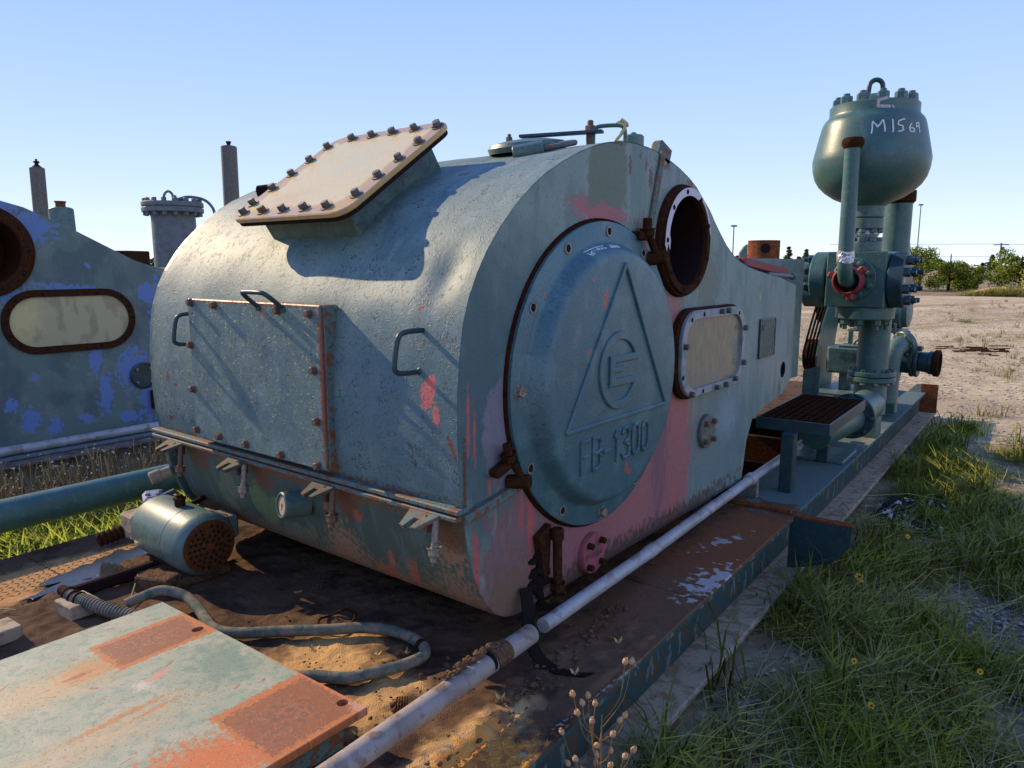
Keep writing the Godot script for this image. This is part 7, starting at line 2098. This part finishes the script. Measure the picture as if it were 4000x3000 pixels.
# ---------------------------------------------------------------- grass, weeds, stones
func tuft(g: RandomNumberGenerator, blades: int, h: float, lean: float, wd: float, spread: float) -> ArrayMesh:
	var mb := MB.new()
	for k in blades:
		var a := g.randf() * TAU
		var c := Vector3(g.randfn() * spread, 0, g.randfn() * spread)
		var dir := Vector3(cos(a), 0, sin(a))
		var side := Vector3(-sin(a), 0, cos(a)) * wd
		var hh := h * g.randf_range(0.45, 1.1)
		var ln := lean * g.randf_range(0.2, 1.3) * hh
		var p0 := c
		var p1 := c + Vector3.UP * hh * 0.55 + dir * ln * 0.3
		var p2 := c + Vector3.UP * hh * (1.0 - 0.25 * lean) + dir * ln
		var q := g.randf_range(0.75, 1.25)
		mb.col = Color(q, q, q)
		var nr := (Vector3.UP * 0.8 + dir * 0.5).normalized()
		mb.squad(p0 - side, p0 + side, p1 + side * 0.8, p1 - side * 0.8, nr, nr, nr, nr)
		mb.tri(p1 - side * 0.8, p1 + side * 0.8, p2, nr, nr, nr)
	return mb.mesh()

func scatter(called: String, label: String, cat: String, meshes: Array, spots: Array, mat: Material) -> void:
	for i in meshes.size():
		var mine := []
		for k in spots.size():
			if k % meshes.size() == i: mine.append(spots[k])
		if mine.is_empty(): continue
		var mm := MultiMesh.new()
		mm.transform_format = MultiMesh.TRANSFORM_3D
		mm.use_colors = true
		mm.mesh = meshes[i]
		mm.instance_count = mine.size()
		for k in mine.size():
			mm.set_instance_transform(k, mine[k][0])
			mm.set_instance_color(k, mine[k][1])
		var o := MultiMeshInstance3D.new()
		o.name = numbered(self, called)
		o.multimesh = mm; o.material_override = mat
		add_child(o, true)
		tag(o, label if i == 0 else label + ", sparser strands", cat, "", "stuff")

func plants() -> void:
	var g := RandomNumberGenerator.new()
	g.seed = 31
	var kinds := [tuft(g, 26, 0.20, 0.9, 0.0022, 0.05), tuft(g, 34, 0.13, 1.3, 0.0020, 0.06), tuft(g, 16, 0.26, 0.8, 0.0042, 0.04), tuft(g, 22, 0.15, 1.8, 0.003, 0.07)]
	var f := FastNoiseLite.new()
	f.seed = 9; f.frequency = 0.55; f.fractal_octaves = 3
	var put_at := func(x: float, z: float, s: float, col: Color) -> Array:
		return [Transform3D(Basis(Vector3.UP, g.randf() * TAU).scaled(Vector3(s, s * g.randf_range(0.8, 1.2), s)), Vector3(x, GY - 0.01 - 0.62 * smoothstep(-4.0, -8.2, z), z)), col]
	# right of the skid
	var spots := []
	for k in 15000:
		var x := 0.9 + pow(g.randf(), 1.25) * 9.5
		var edge := -1.0 - 0.033 * (x - 1.6)
		var z := edge + pow(g.randf(), 1.1) * (2.2 + x * 0.30)
		var d := f.get_noise_2d(x * 2.2, z * 2.2) + 0.03 - 0.10 * absf(z - edge - 0.3)
		if x > 6.4: d -= (x - 6.4) * 0.12 + maxf(0.0, z + 0.9 - (9.0 - x) * 0.2) * 0.5
		if z - edge < 0.06: d -= 0.2
		if Vector2(x - 5.4, z + 0.85).length() < 0.42: d -= 0.4
		if d < g.randf_range(-0.22, 0.12): continue
		var dry := clampf(f.get_noise_2d(x * 3.0 + 40, z * 3.0) * 1.2 + 0.3, 0, 1) * 0.6 + (0.4 if g.randf() < 0.22 else 0.0)
		var c := Color(0.33, 0.35, 0.035).lerp(Color(0.60, 0.46, 0.2), dry)
		if x > 5.0: c = c.lerp(Color(0.36, 0.38, 0.05), 0.6)
		spots.append(put_at.call(x, z, g.randf_range(0.55, 1.15) * (1.0 if z - edge > 0.2 else 1.15), c))
	scatter("grass", "thin patchy grass growing beside the skid on the right", "grass", kinds, spots, M.leaf)
	# between the two pumps
	spots = []
	for k in 10000:
		var x := g.randf_range(-1.0, 5.0)
		var z := g.randf_range(-6.4, -3.86)
		var c := Color(0.34, 0.42, 0.03).lerp(Color(0.46, 0.40, 0.14), g.randf() * 0.45)
		if z < -5.6: c = c.lerp(Color(0.3, 0.24, 0.1), 0.6)
		spots.append(put_at.call(x, z, g.randf_range(0.8, 1.5), c))
	scatter("grass", "bright yellow-green grass between the two pump skids", "grass", kinds, spots, M.leaf)
	# the far rim of the yard
	spots = []
	for k in 8000:
		var a := deg_to_rad(38.14 - g.randf_range(12, 44))
		var dist := g.randf_range(48.0, 56.0)
		var c := Color(0.34, 0.36, 0.06).lerp(Color(0.46, 0.40, 0.14), g.randf() * 0.7)
		spots.append(put_at.call(cos(a) * dist, -sin(a) * dist, g.randf_range(1.2, 2.6), c))
	for k in 2600:
		var x := 8.5 + 36.0 * pow(g.randf(), 1.5)
		var z := g.randf_range(-12.0, 3.0) - x * 0.02
		if f.get_noise_2d(x * 0.4, z * 0.9) < 0.16: continue
		spots.append(put_at.call(x, z, g.randf_range(0.5, 1.1), Color(0.40, 0.38, 0.08)))
	scatter("far_grass", "tall sunlit weeds and grass along the far rim of the gravel yard", "grass", [kinds[0], kinds[2]], spots, M.leaf)
	# stones: white chips near the skid, gravel on the yard
	var st := MB.new()
	clod(st, Vector3.ZERO, 1.0, g)
	var stone := st.mesh()
	spots = []
	for k in 2600:
		var x := g.randf_range(1.8, 7.0)
		var z := g.randf_range(-0.98, 0.9)
		if f.get_noise_2d(x * 2.0 + 9, z * 2.0) < 0.02 and g.randf() > 0.12: continue
		var s := g.randf_range(0.004, 0.012)
		var v := g.randf_range(0.25, 0.62)
		spots.append([Transform3D(Basis(Vector3.UP, g.randf() * TAU).scaled(Vector3(s, s * 0.6, s)), Vector3(x, GY + 0.008, z)), Color(v, v * 0.97, v * 0.93)])
	for k in 260:
		var x := g.randfn() * 0.32 + 3.95
		var z := g.randfn() * 0.16 - 0.25
		var s := g.randf_range(0.006, 0.016)
		spots.append([Transform3D(Basis(Vector3.UP, g.randf() * TAU).scaled(Vector3(s, s * 0.6, s)), Vector3(x, GY + 0.01, z)), Color(0.5, 0.5, 0.5) * g.randf_range(0.5, 1.0)])
	scatter("white_chips", "small white stone chips showing through the shaded grass", "stones", [stone], spots, M.dry)
	spots = []
	for k in 15000:
		var u := pow(g.randf(), 1.8)
		var x := 8.2 + u * 26.0
		var z := g.randf_range(-5.0 - x * 0.12, 2.4 - x * 0.02)
		if x < 10.0 and f.get_noise_2d(x * 2.0, z * 2.0) < 0.0: continue
		var s := g.randf_range(0.007, 0.022)
		var v := g.randf_range(0.22, 0.50)
		spots.append([Transform3D(Basis(Vector3.UP, g.randf() * TAU).scaled(Vector3(s, s * 0.5, s)), Vector3(x, GY + 0.03, z)), Color(v, v * 0.87, v * 0.68)])
	scatter("gravel_stones", "loose pale stones of the gravel yard", "gravel", [stone], spots, M.dry)
	# long dry stems lying over the grass
	var mb := MB.new()
	for k in 1100:
		var x := 1.2 + pow(g.randf(), 1.2) * 5.6
		var z := -0.92 + g.randf() * (1.0 + x * 0.3)
		var a := g.randf_range(-0.7, 0.7) + (PI if g.randf() < 0.5 else 0.0)
		var l := g.randf_range(0.15, 0.75)
		var d := Vector3(cos(a), 0, sin(a)) * l
		var q := g.randf_range(0.6, 1.1)
		mb.col = Color(0.42 * q, 0.35 * q, 0.19 * q) if k % 3 else Color(0.28 * q, 0.30 * q, 0.09 * q)
		var y := GY + g.randf_range(0.0, 0.06)
		mb.tube([Vector3(x, y, z), Vector3(x, y + l * 0.12, z) + d * 0.5, Vector3(x, y + g.randf_range(0, 0.1), z + g.randf_range(-0.05, 0.05)) + d], g.randf_range(0.0011, 0.0022), 4, false)
	for k in 9000:
		var x := 1.0 + pow(g.randf(), 1.3) * 6.5
		var z := -0.98 - 0.033 * (x - 1.6) + pow(g.randf(), 1.2) * (1.2 + x * 0.3)
		var a := g.randf() * TAU
		var d := Vector3(cos(a), g.randf_range(-0.15, 0.25), sin(a)) * g.randf_range(0.015, 0.05)
		var w := Vector3(-sin(a), 0, cos(a)) * g.randf_range(0.0008, 0.0022)
		var c := Vector3(x, GY + g.randf_range(0.005, 0.03), z)
		var q := g.randf_range(0.35, 1.1)
		mb.col = Color(0.48 * q, 0.40 * q, 0.26 * q)
		mb.tri(c - d - w, c + d, c - d + w, Vector3.UP, Vector3.UP, Vector3.UP)
	tag(part(self, "dry_stems", mb, M.dry), "long dry straw stems fallen across the grass", "straw", "", "stuff")
	# brown seeding weeds before the second pump
	mb = MB.new()
	for k in 420:
		var c := Vector3(g.randf_range(0.9, 3.0), GY, g.randf_range(-6.0, -4.75))
		c.y -= 0.62 * smoothstep(-4.0, -8.2, c.z)
		var h := g.randf_range(0.25, 0.62)
		var top := c + Vector3(g.randf_range(-.12, .12), h, g.randf_range(-.05, .08))
		mb.col = Color(0.46, 0.34, 0.17) * g.randf_range(0.6, 1.1)
		mb.tube([c, c.lerp(top, 0.5) + Vector3(0.02, 0, 0), top], 0.003, 4, false)
		for j in 5:
			var e := top + Vector3(g.randf_range(-.07, .07), g.randf_range(-.12, .05), g.randf_range(-.05, .05))
			mb.col = Color(0.30, 0.22, 0.12) * g.randf_range(0.5, 1.1)
			mb.tube([c.lerp(top, 0.7), e], 0.002, 3, false)
			mb.col = Color(0.7, 0.52, 0.32)
			if g.randf() < 0.35: clod(mb, e, 0.007, g)
	tag(part(self, "seeding_weeds", mb, M.dry), "brown dry weeds with pale seed heads in front of the second pump", "weeds", "", "stuff")
	# broadleaf plant by the grass strip
	mb = MB.new()
	for k in 60:
		var c := Vector3(1.72, GY + 0.12, -4.25) + Vector3(g.randfn() * 0.11, g.randf() * 0.16, g.randfn() * 0.08)
		var a := g.randf() * TAU
		var u := Vector3(cos(a), 0.3, sin(a)) * 0.035
		var w := Vector3(-sin(a), 0.1, cos(a)) * 0.015
		mb.col = Color(0.09, 0.24, 0.02) * g.randf_range(0.8, 1.3)
		mb.face(c - w, c + u, c + w)
		mb.face(c + w, c + u, c - w)
	tag(part(self, "leafy_weed", mb, M.leaf), "leafy bright green weed in the sunny strip left of the motor", "weed")
	# dried plant in the foreground, and its smaller neighbours
	seed_plant("tall dried plant with round seed heads at the skid's near corner", Vector3(1.62, GY, -0.97), 0.62, 24, 11)
	seed_plant("small dried plant with pale seed heads at the bottom of the grass", Vector3(1.87, GY, -0.58), 0.30, 7, 12)
	seed_plant("two-headed dried stalk right of the small dried plant", Vector3(2.02, GY, -0.42), 0.34, 3, 15)
	# yellow flowers
	for q in [[3.93, -0.82, .12, "yellow flower pair in the shade, largest of the flowers"], [3.0, -0.62, .14, "yellow flower low in the grass, left of the others"], [3.3, -0.22, .10, "single yellow flower deep in the middle of the grass"], [2.75, -0.5, .12, "orange-yellow flower half folded among straw"], [2.35, -0.45, .10, "yellow flower near the bottom edge of the grass"], [4.6, -0.72, .16, "small yellow flower beside the dark plastic scrap"]]:
		var at := Vector3(q[0], GY, q[1])
		var t := thing("yellow_flower", q[3], "flower", at, "yellow flowers in the grass")
		mb = MB.new().tube([at, at + Vector3(0.01, q[2] * 0.6, 0.005), at + Vector3(0, q[2], 0)], 0.0016, 5)
		part(t, "stem", mb, matt(null, s8(84, 112, 48), 0.8, 0, null, 0, 0))
		for h in (2 if "pair" in q[3] else 1):
			var c := at + Vector3(-0.012 * h, q[2] - 0.03 * h, 0.016 * h)
			var nrm := Vector3(-0.65, 0.55, 0.45).normalized()
			var ux := nrm.cross(Vector3.UP).normalized()
			var uy := ux.cross(nrm)
			mb = MB.new()
			var fs := 0.021 if "pair" in q[3] else 0.012
			for k in 6:
				var d := ux * cos(TAU * k / 6) + uy * sin(TAU * k / 6)
				var e := ux * -sin(TAU * k / 6) + uy * cos(TAU * k / 6)
				mb.quad(c + d * 0.002 - e * 0.0015, c + d * fs - e * fs * 0.42, c + d * fs * 1.03 + e * fs * 0.42, c + d * 0.002 + e * 0.0015)
			part(t, "petals", mb, matt(null, s8(226, 170, 20), 0.7, 0, null, 0, 0))
			mb = MB.new().lathe(c, nrm, [Vector2(fs * 0.33, 0), Vector2(fs * 0.25, 0.003), Vector2(0, 0.004)], 10)
			part(t, "centre", mb, M.dark)
	# crumpled plastic scrap and brown sticks on the gravel
	mb = MB.new()
	var nf := FastNoiseLite.new()
	nf.frequency = 5.0; nf.seed = 2
	for i in 22:
		for j in 14:
			var v := []
			for k in [[0, 0], [0, 1], [1, 1], [1, 0]]:
				var x: float = 5.05 + (i + k[0]) * 0.032
				var z: float = -1.02 + (j + k[1]) * 0.026 + 0.04 * sin(i * 0.5)
				v.append(Vector3(x, GY + 0.05 + 0.06 * nf.get_noise_2d(x * 1.6, z * 1.6), z))
			var w := nf.get_noise_2d(i * 0.6 + 30, j * 0.6)
			mb.col = Color(0.5, 0.5, 0.53) if w > 0.12 else Color(0.035, 0.033, 0.035)
			if nf.get_noise_2d(i * 0.35, j * 0.35 + 50) > -0.28: mb.quad(v[0], v[1], v[2], v[3])
	tag(part(self, "plastic_scrap", mb, M.dry), "crumpled black and white plastic scrap in the grass beside the skid", "plastic scrap")
	mb = MB.new()
	for k in 26:
		var c := Vector3(17.3 + g.randfn() * 0.4, GY + 0.03, -1.9 + g.randfn() * 0.3)
		var a := g.randf_range(-0.6, 0.6) + PI / 2
		mb.tube([c, c + Vector3(cos(a), 0.06, sin(a)) * g.randf_range(0.15, 0.45)], 0.012, 5)
	tag(part(self, "brown_sticks", mb, M.drust), "small heap of brown sticks on the sunlit gravel", "sticks")

func seed_plant(label: String, at: Vector3, h: float, heads: int, sd: int) -> void:
	var t := thing("dried_plant", label, "dried plant", at, "dried seed plants in the foreground")
	var g := RandomNumberGenerator.new()
	g.seed = sd
	var sm := matt(null, s8(150, 112, 70), 0.9, 0, null, 0, 0)
	var hm := matt(null, s8(190, 150, 110), 0.9, 0, null, 0, 0)
	var mb := MB.new()
	var top := at + Vector3(0.02, h * 0.75, 0.0)
	mb.tube(smooth([at, at + Vector3(0.012, h * 0.35, 0.004), top], 4), 0.0022, 6)
	var st := part(t, "stem", mb, sm)
	for k in heads:
		var p0 := at.lerp(top, g.randf_range(0.35, 1.0))
		var a := g.randf() * TAU
		var e := p0 + Vector3(cos(a) * g.randf_range(0.03, 0.15), h * g.randf_range(0.0, 0.33), sin(a) * g.randf_range(0.03, 0.13))
		mb = MB.new().tube(smooth([p0, p0.lerp(e, 0.5) + Vector3(cos(a) * 0.02, -0.008, sin(a) * 0.02), e], 4), 0.0011, 5)
		part(t, "twig", mb, sm)
		mb = MB.new().lathe(e - Vector3.UP * 0.004, (e - p0).normalized() + Vector3.UP * 0.4, [Vector2(0.001, -0.003), Vector2(0.0065, 0.0), Vector2(0.0088, 0.006), Vector2(0.0078, 0.012), Vector2(0.0042, 0.0155), Vector2(0.0048, 0.018), Vector2(0.0, 0.014)], 7, 0.95)
		part(t, "seed_head", mb, hm)
